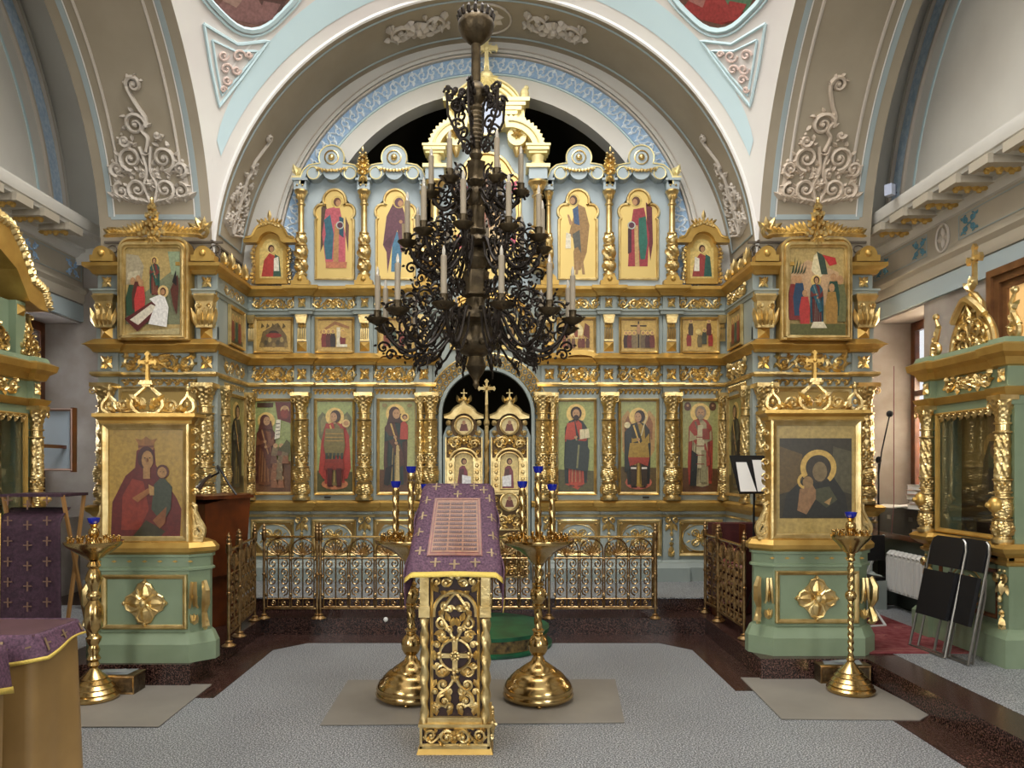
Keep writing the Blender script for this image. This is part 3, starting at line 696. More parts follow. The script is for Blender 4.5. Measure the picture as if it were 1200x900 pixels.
for x in base_xs: ipart('base_panel', MB().box(x-.215, x+.215, YB-.008, YB, .595, .935), mat('dull_old_gold', '#8d6f3a', .45, .55), 0); ipart('base_panel_field', MB().prism([(x-.19, .70), (x-.12, .62), (x+.12, .62), (x+.19, .70), (x+.19, .83), (x+.12, .91), (x-.12, .91), (x-.19, .83)], YB-.012, YB-.008), BLUEG, 0)
pd = MB()
for s_ in (1, -1):
    pd.tube([(s_*p[0], -.02, p[2]) for p in spiral(.035, .44, .035, -PI/2, 1.3, 1, 10)], .012, 5); leaf(pd, s_*.02, .4, -PI/2+s_*.5, .1, .05, .02)
leaf(pd, 0, .44, -PI/2, .14, .06, .03); pd.ball((0, -.02, .28), .02, .02, .03, 6, 5); pd.ball((0, -.02, .22), .015)
rosette(pd, 0, .17, .03, 5, .02); leaf(pd, 0, .05, PI/2, .1, .07, .03); leaf(pd, 0, .02, PI/2+.4, .08, .05, .02); leaf(pd, 0, .02, PI/2-.4, .08, .05, .02)
pdm = pd.mesh('carved_pendant', GOLD)
for s_ in (1, -1):
    for c_ in [.70, 1.36, 2.06]: cput('carved_pendant', pdm, s_*c_, YB-.045, .53)
    for c_ in (2.76, 3.75): cput('carved_pendant', pdm, s_*c_, YW-.045, .53, 1.1)
# friezes
bays = [(1.03, .46), (1.71, .48), (2.385, .48)]
fz = vine(.50, .17, .011, 2).mesh('carved_frieze', GOLD); fz2 = vine(.50, .125, .0085, 2).mesh('carved_frieze', GOLD)
sl = strip_leaf(.5, .075).mesh('leaf_moulding', GOLD)
sq = MB(); rosette(sq, 0, 0, .055, 6, .02)
for k in range(4): leaf(sq, 0, 0, PI/4+k*PI/2, .075, .04, .02)
sqm = sq.mesh('square_ornament', GOLD)
for s_ in (1, -1):
    for (x, w_) in bays:
        cput('carved_frieze', fz, s_*x, YB-.002, 2.595, w_/.5); cput('leaf_moulding', sl, s_*x, YB-.005, 2.405, w_/.5)
        cput('carved_frieze', fz2, s_*x, YB-.002, 3.385, w_/.5)
    for c_ in COLS:
        cput('square_ornament', sqm, s_*c_, YB-.052, 2.595, 1.0, 1.15); cput('square_ornament', sqm, s_*c_, YB-.052, 3.39, .8)
    # wing and its inner side
    cput('carved_frieze', fz, s_*3.255, YW-.002, 2.595, .72/.5, 1.1); cput('leaf_moulding', sl, s_*3.255, YW-.005, 2.405, .76/.5, 1.1)
    for c_ in (2.76, 3.75):
        cput('square_ornament', sqm, s_*c_, YW-.056, 2.595, 1.1, 1.2); cput('square_ornament', sqm, s_*c_, YW-.056, 3.39, .9)
    for z, m_, k in ((2.595, fz, 1), (2.405, sl, 1), (3.385, fz2, 1)): cput('carved_frieze' if m_ != sl else 'leaf_moulding', m_, s_*2.675, 8.0, z, 1.2, 1, -s_*PI/2*-1 if s_ < 0 else -PI/2)
# row-2 pilasters: fluted leafy drop and pyramid block
fp = MB()
for k in range(5): fp.tube([(-.04+.02*k, -.02, .12), (-.04+.02*k, -.022, .24)], .008, 5)
fp.frust(-.05, .05, -.04, 0, .30, .37, -.012); fp.box(-.065, .065, -.055, 0, .37, .39)
for k in range(3): leaf(fp, -.03+.03*k, .24, PI/2, .07, .04, .02, -.01); leaf(fp, -.03+.03*k, .3, -PI/2, .06, .035, .025, -.015)
fp.box(-.05, .05, -.025, 0, .10, .12)
fpm = fp.mesh('fluted_drop', GOLD)
py_ = MB(); py_.add([(-.055, 0, -.055), (.055, 0, -.055), (.055, 0, .055), (-.055, 0, .055), (0, -.04, 0)], [(0,1,4),(1,2,4),(2,3,4),(3,0,4)])
pym = py_.mesh('pyramid_boss', GOLDD, 0)
for s_ in (1, -1):
    for c_ in COLS:
        cput('fluted_drop', fpm, s_*c_, YB-.035, 2.86); cput('pyramid_boss', pym, s_*c_, YB-.05, 2.90)
        ipart('block', MB().box(s_*c_-.075, s_*c_+.075, YB-.05, YB, 2.83, 2.97), BLUEG, 0)
    cput('fluted_drop', fpm, s_*2.63, YB-.02, 2.86, .7, 1)
    cput('fluted_drop', fpm, s_*2.70, YW-.03, 2.9, .6, 1)
# wings, second tier: acanthus capitals, pyramid blocks
ac = MB()
ac.frust(-.085, .085, -.085, 0, .0, .26, -.0); ac.frust(-.09, .09, -.09, 0, .26, .31, -.02)
for k in range(5): leaf(ac, -.08+.04*k, .0, PI/2+(.12*(2-k)), .2+.03*(k % 2), .06, .03, -.085)
for k in range(4): leaf(ac, -.06+.04*k, .02, PI/2, .12, .05, .045, -.09)
for s_ in (1, -1): ac.tube([(s_*p[0], -.1, p[2]) for p in spiral(.05, .21, .035, -PI/2, 1.2, 1, 10)], .01, 5)
ac.box(-.1, .1, -.1, 0, .31, .33)
acm = ac.mesh('acanthus_capital', GOLD)
for s_ in (1, -1):
    for c_ in (2.76, 3.75):
        cput('acanthus_capital', acm, s_*c_, YW-.035, 2.93); cput('pyramid_boss', pym, s_*c_, YW-.06, 2.885, 1.1)
        ipart('block', MB().box(s_*c_-.1, s_*c_+.1, YW-.06, YW, 2.825, 2.95), BLUEG, 0)
# semi-circular block with boss above each pilaster at the third cornice
bl = MB(); bl.prism([(-.1, 0), (.1, 0), (.1, .05)]+arc(0, .05, .075, 0, 180, 12)+[(-.1, .05)], -.1, 0); bl.ball((0, -.1, .065), .03, .025, .03, 10, 6)
blm = bl.mesh('boss_block', GOLDD)
for s_ in (1, -1):
    for c_ in COLS: cput('boss_block', blm, s_*c_, YB-.04, 3.57)
    for c_ in (2.76, 3.75): cput('boss_block', blm, s_*c_, YW-.05, 3.57, 1.15, 1.2)
# ---- third tier: slender columns, scalloped bays ----
sc = MB(); r = .055
sc.lathe([(r*1.2, 0), (r*1.25, .02), (r*.9, .03), (r*.75, .05)], n=16)
def bulge(z0, z1, rr, lob, amp):
    sc.lathe([(r*(rr+.35*math.sin(PI*i_/10)), z0+(z1-z0)*i_/10) for i_ in range(11)], n=24, mod=lambda a, t, z: a*(1+amp*math.cos(lob*t+z*60)))
bulge(.05, .17, .95, 6, .16); sc.lathe([(r*1.2, .17), (r*1.2, .185), (r*.7, .19)], n=16); bulge(.19, .33, .95, 5, .18); sc.lathe([(r*1.2, .33), (r*1.2, .345), (r*.8, .35)], n=16); bulge(.35, .46, .8, 8, .12)
sc.lathe([(r*.95, .46), (r, .475), (r*.7, .48), (r*.62, .50), (r*.58, .78), (r*.85, .785), (r*.85, .80), (r*.6, .805), (r*.66, .85), (r*1.25, .92), (r*1.35, .925), (r*1.35, .945)], n=16)
for k in range(6): leaf(sc, r*.5*math.sin(k), .83, PI/2, .08, .05, .02, -r*.7)
scm = sc.mesh('slender_column', GOLD, 40)
def entab(x, w=.085, z=4.62):
    mb = MB().box(x-w*.8, x+w*.8, YB-.13, YB, z, z+.10).box(x-w, x+w, YB-.15, YB, z+.10, z+.125)
    mb.cur = 1; mb.ball((x-.03, YB-.135, z+.05), .012); mb.ball((x+.03, YB-.135, z+.05), .012)
    mb.build('entablature_block', [BLUEL, GOLD], ico, 25)
for s_ in (1, -1):
    for c_ in COLS[1:]: cput('slender_column', scm, s_*c_, YB-.08, 3.68, 1, 1); entab(s_*c_)
    cput('slender_column', scm, s_*.69, YB-.06, 3.68, .75, 1); entab(s_*.69, .06)
    cput('slender_column', scm, s_*.565, YB-.16, 3.70, 1.45, 1.05); 
    mb = MB().box(s_*.565-.10, s_*.565+.10, YB-.24, YB, 4.7, 4.82); mb.cur = 1; mb.box(s_*.565-.13, s_*.565+.13, YB-.26, YB, 4.82, 4.86); mb.build('entablature_block', [BLUEL, GOLDP], ico, 25)
def bay(c_):
    o = [(c_-.35, 3.57), (c_-.35, 4.7), (c_-.32, 4.8), (c_-.26, 4.88), (c_-.17, 4.92)]+[(c_+x, z) for x, z in arc(0, 4.965, .135, 200, -20, 20)]+[(c_+.17, 4.92), (c_+.26, 4.88), (c_+.32, 4.8), (c_+.35, 4.7), (c_+.35, 3.57)]
    ipart('bay_panel', MB().prism(o, YB-.01, YB+.03), BLUEL, 20)
    # projecting scalloped hood
    up = [(c_-.35, 4.68), (c_-.345, 4.76), (c_-.31, 4.84), (c_-.25, 4.89), (c_-.18, 4.905)]+[(c_+x, z) for x, z in arc(0, 4.97, .14, 205, -25, 20)]+[(c_+.18, 4.905), (c_+.25, 4.89), (c_+.31, 4.84), (c_+.345, 4.76), (c_+.35, 4.68)]
    lo = [(c_+.30, 4.68), (c_+.29, 4.76)]+[(c_+x, z) for x, z in arc(.2, 4.80, .075, 20, -150, 8)]+[(c_+x, z) for x, z in arc(0, 4.83, .10, -15, -165, 8)]+[(c_+x, z) for x, z in arc(-.2, 4.80, .075, -30, -200, 8)]+[(c_-.29, 4.76), (c_-.30, 4.68)]
    ipart('scalloped_hood', MB().prism(up+lo, YB-.13, YB-.01), BLUEL, 20)
    mb = MB()
    mb.tube([(x, YB-.135, z) for x, z in up], .008, 5)
    for s_ in (1, -1): mb.tube([(c_+s_*p[0], YB-.135, p[2]) for p in spiral(.2, 4.80, .075, PI*.8, 1.1, -1, 14, .8)], .007, 5)
    ipart('hood_edging', mb, GOLDP, 40)
    mb = MB(); mb.tube([(c_+.075*math.cos(t*PI/12), YB-.135, 4.975+.075*math.sin(t*PI/12)) for t in range(25)], .008, 5); mb.ball((c_, YB-.14, 4.975), .036, .03, .036, 12, 8); ipart('hood_boss', mb, GOLD, 40); mb = MB()
    for k in range(-4, 5): mb.ball((c_+.035*k, YB-.15, 4.85-.028*math.cos(k*.35)), .02, .015, .018, 6, 4); leaf(mb, c_+.035*k, 4.85-.03*math.cos(k*.35), PI/2+k, .035, .03, .02, YB-.14)
    ipart('garland', mb, GOLD, 40)
BAYX = [1.02, 1.71]
for s_ in (1, -1):
    for b_ in BAYX: bay(s_*b_)
fin = MB()
for (z, w_) in ((.0, .07), (.06, .08), (.12, .06), (.18, .045)):
    for a in (-1.1, -.55, 0, .55, 1.1): leaf(fin, 0, z, PI/2+a, w_*1.3, w_*.5, .03)
    fin.ball((0, -.02, z+.02), .02, .02, .02, 6, 4)
    for s_ in (1, -1): fin.ball((s_*w_*.7, -.01, z+.05), .016)
for a in (-.5, 0, .5): leaf(fin, 0, 0, -PI/2+a, .1, .05, .03)
fin.ball((0, -.02, .27), .014, .014, .03)
finm = fin.mesh('carved_finial', GOLD)
for s_ in (1, -1):
    cput('carved_finial', finm, s_*1.36, YB-.15, 4.78)
    m2 = MB(); m2.tube([(p[0], 0, p[2]) for p in spiral(0, .07, .045, PI, 1.2, -1, 10)], .016, 5); m2.box(-.05, .05, -.04, .04, -.02, .01)
    leaf(m2, 0, .02, PI/2+.3, .14, .07, .03); leaf(m2, 0, .02, PI/2-.5, .1, .06, .03)
    m2.build('corner_bud', GOLDP, ico).matrix_local = at(s_*2.10, YB-.1, 4.76, 0, s_*-1, 1, 1)
# ---- central bay ----
cp = [(-.60, 3.57), (-.60, 4.9), (-.55, 5.2), (-.42, 5.4), (-.3, 5.6), (0, 5.75), (.3, 5.6), (.42, 5.4), (.55, 5.2), (.60, 4.9), (.60, 3.57)]
ipart('central_panel', MB().prism(cp, YB-.02, YB+.04), BLUEL, 20)
for s_ in (1, -1):
    # dentilled quarter arch
    o = []
    a0, a1 = 8, 100; N = 12; cx_, cz_ = .26, 5.02
    for k in range(N*2+1):
        a = math.radians(a0+(a1-a0)*k/(N*2)); rr = .40 if k % 2 else .375
        o.append((cx_+rr*math.cos(a), cz_+rr*math.sin(a)))
    inn = [(cx_+.26*math.cos(math.radians(a)), cz_+.26*math.sin(math.radians(a))) for a in range(100, -1, -8)]
    o = [(x*s_, z) for x, z in o+inn]
    ipart('dentilled_arch', MB().prism(o, YB-.2, YB-.02), GOLDP, 15)
    mb = MB(); mb.tube([(s_*(cx_+.33*math.cos(math.radians(a))), YB-.205, cz_+.33*math.sin(math.radians(a))) for a in range(5, 101, 8)], .014, 5)
    ipart('dentilled_arch_bead', mb, GOLDP)
    # upper pillar
    X0 = s_*.565; mb = MB()
    mb.lathe([(.075, 0), (.08, .03), (.06, .04), (.075, .10), (.055, .12), (.06, .13), (.06, .15)], X0, YB-.15, 4.87, 16)
    mb.box(X0-.12, X0+.12, YB-.24, YB, 5.02, 5.06).box(X0-.1, X0+.1, YB-.22, YB, 4.99, 5.02).box(X0-.135, X0+.135, YB-.25, YB, 5.06, 5.085)
    ipart('upper_pillar', mb, GOLDP, 30)
    # stepped shoulder with bud
    mb = MB()
    for k in range(4): mb.box(*sorted((s_*.2, s_*(.34+.045*k))), YB-.2, YB-.02, 5.42+.05*k, 5.46+.05*k); mb.box(*sorted((s_*.2, s_*(.31+.045*k))), YB-.17, YB-.02, 5.46+.05*k, 5.47+.05*k)
    ipart('stepped_shoulder', mb, GOLDP, 0)
    mb = MB(); mb.ball((s_*.42, YB-.11, 5.69), .05, .05, .06, 8, 6); mb.ball((s_*.44, YB-.11, 5.75), .03); mb.tube([(s_*.42, YB-.11, 5.62), (s_*.42, YB-.11, 5.66)], .05, 8)
    ipart('shoulder_bud', mb, GOLDP)
    # lobed bracket with relief and flame cup
    mb = MB(); mb.prism(arc(s_*.335, 5.2, .105, 0, 360, 20)[:-1], YB-.16, YB-.02); ipart('lobed_bracket', mb, GOLDP, 20)
    mb = MB(); rosette(mb, 0, 0, .05, 6, .03); 
    for k in range(5): leaf(mb, 0, .0, PI*k/4, .07, .03, .02)
    m_ = mb.build('bracket_relief', GOLD, ico); m_.location = (s_*.335, YB-.165, 5.21)
    mb = MB(); mb.lathe([(.012, 0), (.02, .01), (.045, .08), (.05, .1)], s_*.335, YB-.12, 4.98, 12); ipart('torch_cup', mb, GOLD)
    mb = MB(); rosette(mb, 0, 0, .07, 7, .03); m_ = mb.build('leaf_cluster', GOLD, ico); m_.location = (s_*.46, YB-.05, 5.1)
# round crown with concentric rings
zc3 = 5.43
ipart('crown_disc', MB().prism(arc(0, zc3, .42, -10, 190, 36)+[(-.3, 5.3), (.3, 5.3)], YB-.14, YB-.02), GOLDP, 20)
mb = MB()
for rr in (.41, .36, .31, .26): mb.tube([(rr*math.cos(math.radians(a)), YB-.145, zc3+rr*math.sin(math.radians(a))) for a in range(10, 171, 8)], .016, 5)
mb.tube([(.2*math.cos(math.radians(a)), YB-.16, zc3-.02+.2*math.sin(math.radians(a))) for a in range(0, 361, 12)], .022, 6)
ipart('crown_rings', mb, GOLDP)
ipart('crown_roundel', MB().prism(arc(0, zc3-.02, .19, 0, 360, 32)[:-1], YB-.155, YB-.14), mat('roundel_sky_paint', '#b4bfd8', .5), 10)
# top cross on an orb
mb = MB(); mb.ball((0, YB-.1, 5.88), .08, .07, .07, 12, 8); mb.lathe([(.05, 0), (.03, .04), (.02, .1)], 0, YB-.1, 5.90, 12)
for k in range(9): leaf(mb, 0, 5.85, PI+PI*k/8, .14, .05, .03, YB-.15)
def cross(mb, x, y, z, h, w, t):
    q = t
    mb.prism([(x-q, z), (x-q*.7, z+h*.45), (x-q*.8, z+h*.56), (x-w*.7, z+h*.58), (x-w*.85, z+h*.52), (x-w, z+h*.62), (x-w*.85, z+h*.73), (x-w*.7, z+h*.68), (x-q*.8, z+h*.7), (x-q*.7, z+h*.84), (x-q*1.5, z+h*.9), (x, z+h), (x+q*1.5, z+h*.9), (x+q*.7, z+h*.84), (x+q*.8, z+h*.7), (x+w*.7, z+h*.68), (x+w*.85, z+h*.73), (x+w, z+h*.62), (x+w*.85, z+h*.52), (x+w*.7, z+h*.58), (x+q*.8, z+h*.56), (x+q*.7, z+h*.45), (x+q, z)], y-.015, y+.015)
    for k in range(4): mb.tube([(x, y, z+h*.63), (x+h*.2*math.cos(PI/4+k*PI/2), y, z+h*.63+h*.2*math.sin(PI/4+k*PI/2))], [t*.5, t*.1], 5)
    mb.ball((x, y-.015, z+h*.63), t*1.1, .02, t*1.1, 8, 5)
cross(mb, 0, YB-.1, 5.93, .42, .13, .03); ipart('top_cross', mb, GOLDP, 25)
# ---- arch over the royal doors: fretwork and grey reveal ----
mb = MB()
vs = []
for k in range(37):
    a = PI*k/36
    for (rr, y) in ((.5, YB-.06), (.535, YB-.06), (.535, YB)): vs.append((rr*math.cos(a), y, 2.14+rr*math.sin(a)))
mb.add(vs, [(3*k+j, 3*k+j+1, 3*k+j+4, 3*k+j+3) for k in range(36) for j in range(2)])
for s_ in (1, -1): mb.box(*sorted((s_*.5, s_*.535)), YB-.06, YB, .29, 2.14)
ipart('door_arch_reveal', mb, BLUEG, 25)
mb = MB()
for ring_, n_ in ((.575, 26), (.645, 28)):
    for k in range(n_):
        a = PI*(k+.5)/n_; cx_, cz_ = ring_*math.cos(a), 2.14+ring_*math.sin(a)
        mb.tube([(cx_+.034*math.cos(t*PI/5), YB-.03+.006*math.sin(t), cz_+.034*math.sin(t*PI/5)) for t in range(11)], .007, 4)
        mb.ball((cx_, YB-.03, cz_), .011)
mb.tube([(.69*math.cos(math.radians(a)), YB-.03, 2.14+.69*math.sin(math.radians(a))) for a in range(0, 181, 6)], .009, 5)
ipart('fretwork_arch', mb, GOLD)
# keel arch and centre field of the second row
mb = MB()
for rr in (.55, .51, .47): mb.tube([(rr*math.cos(math.radians(a)), YB-.06, 3.05+rr*.85*math.sin(math.radians(a))) for a in range(0, 181, 6)], .018, 5)
ipart('centre_arch_moulding', mb, GOLDD)
# arched swell of the cornice over the bays next to the doors
for s_ in (1, -1):
    mb = MB(); P_ = arc(s_*1.03, 2.60, .27, 25, 155, 16, .27)
    mb.prism(arc(s_*1.03, 2.73, .26, 0, 180, 18, .125)+arc(s_*1.03, 2.73, .2, 180, 0, 18, .07), YB-.1, YB); ipart('cornice_swell', mb, GOLDD, 20)
# ---- parapet and crest on the inner return of the wings ----
fret = MB()
for k in range(9):
    for j in range(2): fret.tube([(-.4+.1*k+.04*math.cos(t*PI/4), 0, .06+.1*j+.04*math.sin(t*PI/4)) for t in range(9)], .006, 4)
fret.box(-.46, .46, -.01, .01, 0, .015).box(-.46, .46, -.01, .01, .22, .24)
fretm = fret.mesh('fret_parapet', mat('weathered_dark_fret', '#6b6257', .6, .4))
cl = MB()
for k in range(4):
    x = -.3+.2*k; h_ = .14+.05*(k % 2)
    for a in (-.9, -.45, 0, .45, .9): leaf(cl, x, 0, PI/2+a, h_, .06, .03)
    cl.ball((x, -.02, .05), .03)
clm = cl.mesh('leaf_crest', GOLD)
for s_ in (1, -1):
    cput('fret_parapet', fretm, s_*2.75, 8.0, 3.60, 1, 1, PI/2); cput('leaf_crest', clm, s_*2.68, 8.0, 3.60, 1.05, 1.1, PI/2 if s_ < 0 else -PI/2)
    cput('fret_parapet', fretm, s_*3.255, YW+.1, 3.60, 1.3, 1)
    mb = MB(); mb.tube([(p[0], 0, p[2]) for p in spiral(0, .1, .09, 0, 1.4, 1, 14)], .022, 6)
    for k in range(5): leaf(mb, 0, .1, k*.6, .16, .07, .03)
    m_ = mb.build('scroll_crest', GOLD, ico); m_.matrix_local = at(s_*2.82, YW-.04, 3.79, 0, s_, 1, 1)
    # shallow framed niche above the wing's large icon stand (partly hidden)
    ipart('wing_field_ground', MB().box(*sorted((s_*3.255-.38, s_*3.255+.38)), YW-.006, YW, 1.29, 2.32), mat('dull_gold_ground', '#a58a4e', .5, .4), 0)
    ipart('wing_field', frame(s_*3.255-.42, s_*3.255+.42, 1.25, 2.36, .05, YW), GOLD, 25)
# ================= ICONS (painted panels in gilt frames) =================
def ep(cx, cy, rx, ry, n=16, a0=0, a1=360): return [(cx+rx*math.cos(math.radians(a0+(a1-a0)*i/n)), cy+ry*math.sin(math.radians(a0+(a1-a0)*i/n))) for i in range(n if a1-a0 == 360 else n+1)]
class Paint:
    def __init__(s): s.L = []
    def p(s, col, pts): s.L.append((col, pts)); return s
    def e(s, col, cx, cy, rx, ry=None, n=14): return s.p(col, ep(cx, cy, rx, ry or rx, n))
    def mesh(s):
        mb = MB()
        for k, (c, pts) in enumerate(s.L):
            a = sum(pts[i][0]*pts[(i+1) % len(pts)][1]-pts[(i+1) % len(pts)][0]*pts[i][1] for i in range(len(pts)))
            if a < 0: pts = pts[::-1]
            mb.col = H2(c); mb.fan([(x, -.0006*k, z) for x, z in pts])
        return mb
def figure(P_, x, z, h, robe, cloak, hair, skin='#b58a60', halo='#e3c070', lean=0, w=1.0, beard=False, feet='#5a3322', hl=None, veil=False, face=0):
    w = w*.86
    """standing figure, feet at z, height h; lean moves the head sideways; face turns it"""
    def X(u, v): return (x+u*h*w+lean*h*v*v, z+v*h)
    hd = X(0, .91); hr = .062*h
    if halo: P_.e(halo, hd[0], hd[1], hr*1.95, None, 20)
    P_.p(feet, [X(-.10, 0), X(-.02, 0), X(-.03, .06), X(-.08, .06)]); P_.p(feet, [X(.02, 0), X(.10, 0), X(.08, .06), X(.03, .06)])
    P_.p(cloak, [X(-.15, .04), X(-.165, .3), X(-.155, .55), X(-.15, .74), X(-.09, .82), X(0, .85), X(.09, .82), X(.15, .74), X(.165, .55), X(.16, .3), X(.15, .05)])
    P_.p(robe, [X(-.10, .03), X(-.115, .35), X(-.10, .6), X(-.08, .78), X(-.03, .83), X(.03, .83), X(.08, .78), X(.09, .6), X(.10, .35), X(.11, .03), X(.03, .01)])
    hl = hl or '#d8b25c'
    for u in (-.085, -.035, .02, .08): P_.p('#2c1c12', [X(u, .05), X(u+.007, .05), X(u*.7+.005, .5), X(u*.7, .5)])
    for u in (-.06, -.01, .05): P_.p(hl, [X(u, .06), X(u+.008, .06), X(u*.6+.006, .5), X(u*.6, .5)])
    for u in (-.135, -.115, .12, .14): P_.p('#241812', [X(u, .08), X(u+.006, .08), X(u*.8+.004, .6), X(u*.8, .6)])
    P_.p(cloak, [X(-.10, .80), X(-.02, .83), X(.10, .42), X(.13, .28), X(.05, .24), X(-.04, .5), X(-.13, .62)])
    P_.p(hl, [X(-.08, .80), X(-.06, .81), X(.06, .45), X(.045, .44)])
    P_.p(robe, [X(.14, .70), X(.15, .58), X(.02, .52), X(0, .56), X(.08, .62)])
    P_.p(robe, [X(-.14, .70), X(-.15, .56), X(-.01, .60), X(-.01, .64), X(-.08, .63)])
    P_.e(skin, *X(.01, .545), .02*h); P_.e(skin, *X(-.005, .62), .02*h)
    P_.p(skin, [X(-.02, .82), X(.02, .82), X(.02, .88), X(-.02, .88)])
    P_.e(hair, hd[0]-face*.012*h, hd[1]+.008*h, hr*1.12, hr*1.3)
    if veil: P_.p(hair, [(hd[0]-hr*1.2, hd[1]), X(-.12, .78), X(0, .8), X(.12, .78), (hd[0]+hr*1.2, hd[1])])
    P_.e(skin, hd[0]+face*.012*h, hd[1]-.004*h, hr*.74, hr*.98)
    if beard: P_.e(hair, hd[0]+face*.012*h, hd[1]-hr*.85, hr*.55, hr*.6)
    for s_ in (-1, 1): P_.e('#2a1a10', hd[0]+face*.012*h+s_*hr*.3, hd[1]+hr*.1, hr*.13, hr*.08, 6)
    return X
def small(P_, x, z, h, col, skin='#b58a60', halo='#dcb868', c2=None, lean=0):
    P_.p(col, [(x-.13*h, z), (x-.17*h+lean*h*.4, z+.45*h), (x-.1*h+lean*h*.8, z+.78*h), (x+.1*h+lean*h*.8, z+.78*h), (x+.16*h+lean*h*.4, z+.45*h), (x+.14*h, z)])
    if c2: P_.p(c2, [(x-.02*h, z), (x-.06*h+lean*h*.5, z+.6*h), (x+.08*h+lean*h*.7, z+.7*h), (x+.1*h, z)])
    if halo: P_.e(halo, x+lean*h, z+.88*h, .14*h, None, 12)
    P_.e(skin, x+lean*h, z+.87*h, .08*h, .1*h, 8)
def framed(name, label, cat, x, z0, w, h, y, P_, shape=None, ft=.035, rot=0, frame_mat=None, fd=.035, group=None):
    t = thing(name, label, cat, (x, y, z0), rot, group)
    frame_mat = frame_mat or GOLD
    if shape is None:
        frame(-w/2, w/2, 0, h, ft, 0, fd).build('frame', frame_mat, t, 25)
        MB().box(-w/2+ft*.5, w/2-ft*.5, -.006, 0, ft*.5, h-ft*.5).build('panel', GOLDP if False else GOLDD, t, 0)
    else:
        n = len(shape); c = (0, sum(p[1] for p in shape)/n)
        MB().prism(shape, -.008, 0).build('panel', mat('gold_leaf_ground', '#dcc27c', .38, .6, bump=.1, bscale=30), t, 10)
        mb = MB(); mb.tube([(a, -.012, b) for a, b in shape+[shape[0]]], ft*.42, 6); mb.build('frame', frame_mat, t, 40)
    m = P_.mesh(); m.v = [(a, b-.0075, c_) for a, b, c_ in m.v]
    m.build('painting', MATS['icon_paint'], t, 0)
    return t
BG = '#9fa064'
def bgd(P_, w, h, ft=.03, top='#a8a468', bot='#5f5a35', hz=.25, split=.55):
    a, b = -w/2+ft, w/2-ft
    P_.p(top, [(a, ft), (b, ft), (b, h-ft), (a, h-ft)]); 
    if bot: P_.p(bot, [(a, ft), (b, ft), (b, h*hz), (a, h*hz*1.05)])
    P_.p('#8f5f3a', [(a, h-ft), (b, h-ft), (b, h-ft-.006), (a, h-ft-.006)])
w, h = .46, 1.08; zI = 1.245
LOW = [(-2.39, 0), (-1.70, 1), (-1.0, 2), (1.0, 3), (1.70, 4), (2.39, 5)]
# 1 Virgin with scroll before a kneeling crowd
P_ = Paint(); bgd(P_, w, h, .03, '#9ba567', '#6e4a30', .35)
P_.p('#6b2f26', [(.05, .85), (.2, .8), (.2, 1.04), (.02, 1.04)]); P_.e('#c7a56a', .13, .95, .05); P_.e('#8a3b2c', .13, .91, .05, .06); P_.e('#b58a60', .13, .97, .022)
P_.p('#4a3018', [(-.18, .98), (.0, .98), (.0, 1.03), (-.18, 1.03)])
figure(P_, -.09, .1, .80, '#7a4a2c', '#5c2f20', '#5c2f20', veil=True, lean=.02, face=1, hl='#a5784a')
P_.p('#e4dcc4', [(.02, .62), (.08, .64), (.09, .84), (.04, .84)])
for k in range(4): P_.p('#4b4038', [(.035, .67+.04*k), (.08, .675+.04*k), (.08, .683+.04*k), (.035, .678+.04*k)])
random.seed(4)
for r_ in range(5):
    for c_ in range(2+(r_ > 2)): x_ = .01+.065*c_+random.random()*.02; z_ = .08+r_*.09; P_.p(random.choice(['#8a5a3a', '#6d4a38', '#7d6a4a', '#93603f']), [(x_-.04, z_), (x_+.04, z_), (x_+.03, z_+.09), (x_-.02, z_+.1)]); P_.e('#c29a6c', x_+.01, z_+.11, .026)
P_.p('#55522c', [(.06, .5), (.12, .56), (.16, .62), (.2, .58), (.2, .46)])
P1 = P_
# 2 archangel in armour with red cloak
P_ = Paint(); bgd(P_, w, h, .03, '#9aa565', '#54502c', .24)
for s_ in (1, -1): P_.p('#6a6a48', [(s_*.06, .86), (s_*.14, .93), (s_*.19, .86), (s_*.18, .66), (s_*.12, .55)]); P_.p('#8c8454', [(s_*.08, .84), (s_*.13, .89), (s_*.16, .82), (s_*.15, .68)])
P_.e('#c07a50', 0, .12, .15, .06)
P_.p('#a8392c', [(-.1, .8), (.1, .8), (.16, .66), (.18, .3), (.14, .18), (-.13, .18), (-.18, .26), (-.15, .6)])
figure(P_, 0, .09, .86, '#7a6a3c', '#a8392c', '#3a2417', face=-1, feet='#4a2016')
P_.p('#7d7040', [(-.1, .74), (.1, .74), (.12, .55), (.1, .44), (-.1, .44), (-.12, .55)])
for k in range(5): P_.p('#3c4238', [(-.1+.042*k, .4), (-.075+.042*k, .4), (-.07+.042*k, .47), (-.1+.042*k, .47)])
P_.p('#8c3426', [(-.1, .4), (.1, .4), (.12, .28), (-.12, .28)])
P_.p('#54201a', [(-.08, .1), (-.03, .1), (-.02, .3), (-.08, .3)]); P_.p('#54201a', [(.03, .1), (.08, .1), (.08, .3), (.02, .3)])
P_.e('#d9b878', .13, .8, .045); P_.e('#b98a5a', .13, .8, .028)
for k in range(3): P_.p('#c79a52', [(-.1, .6+.04*k), (.1, .6+.04*k), (.1, .607+.04*k), (-.1, .607+.04*k)])
P2 = P_
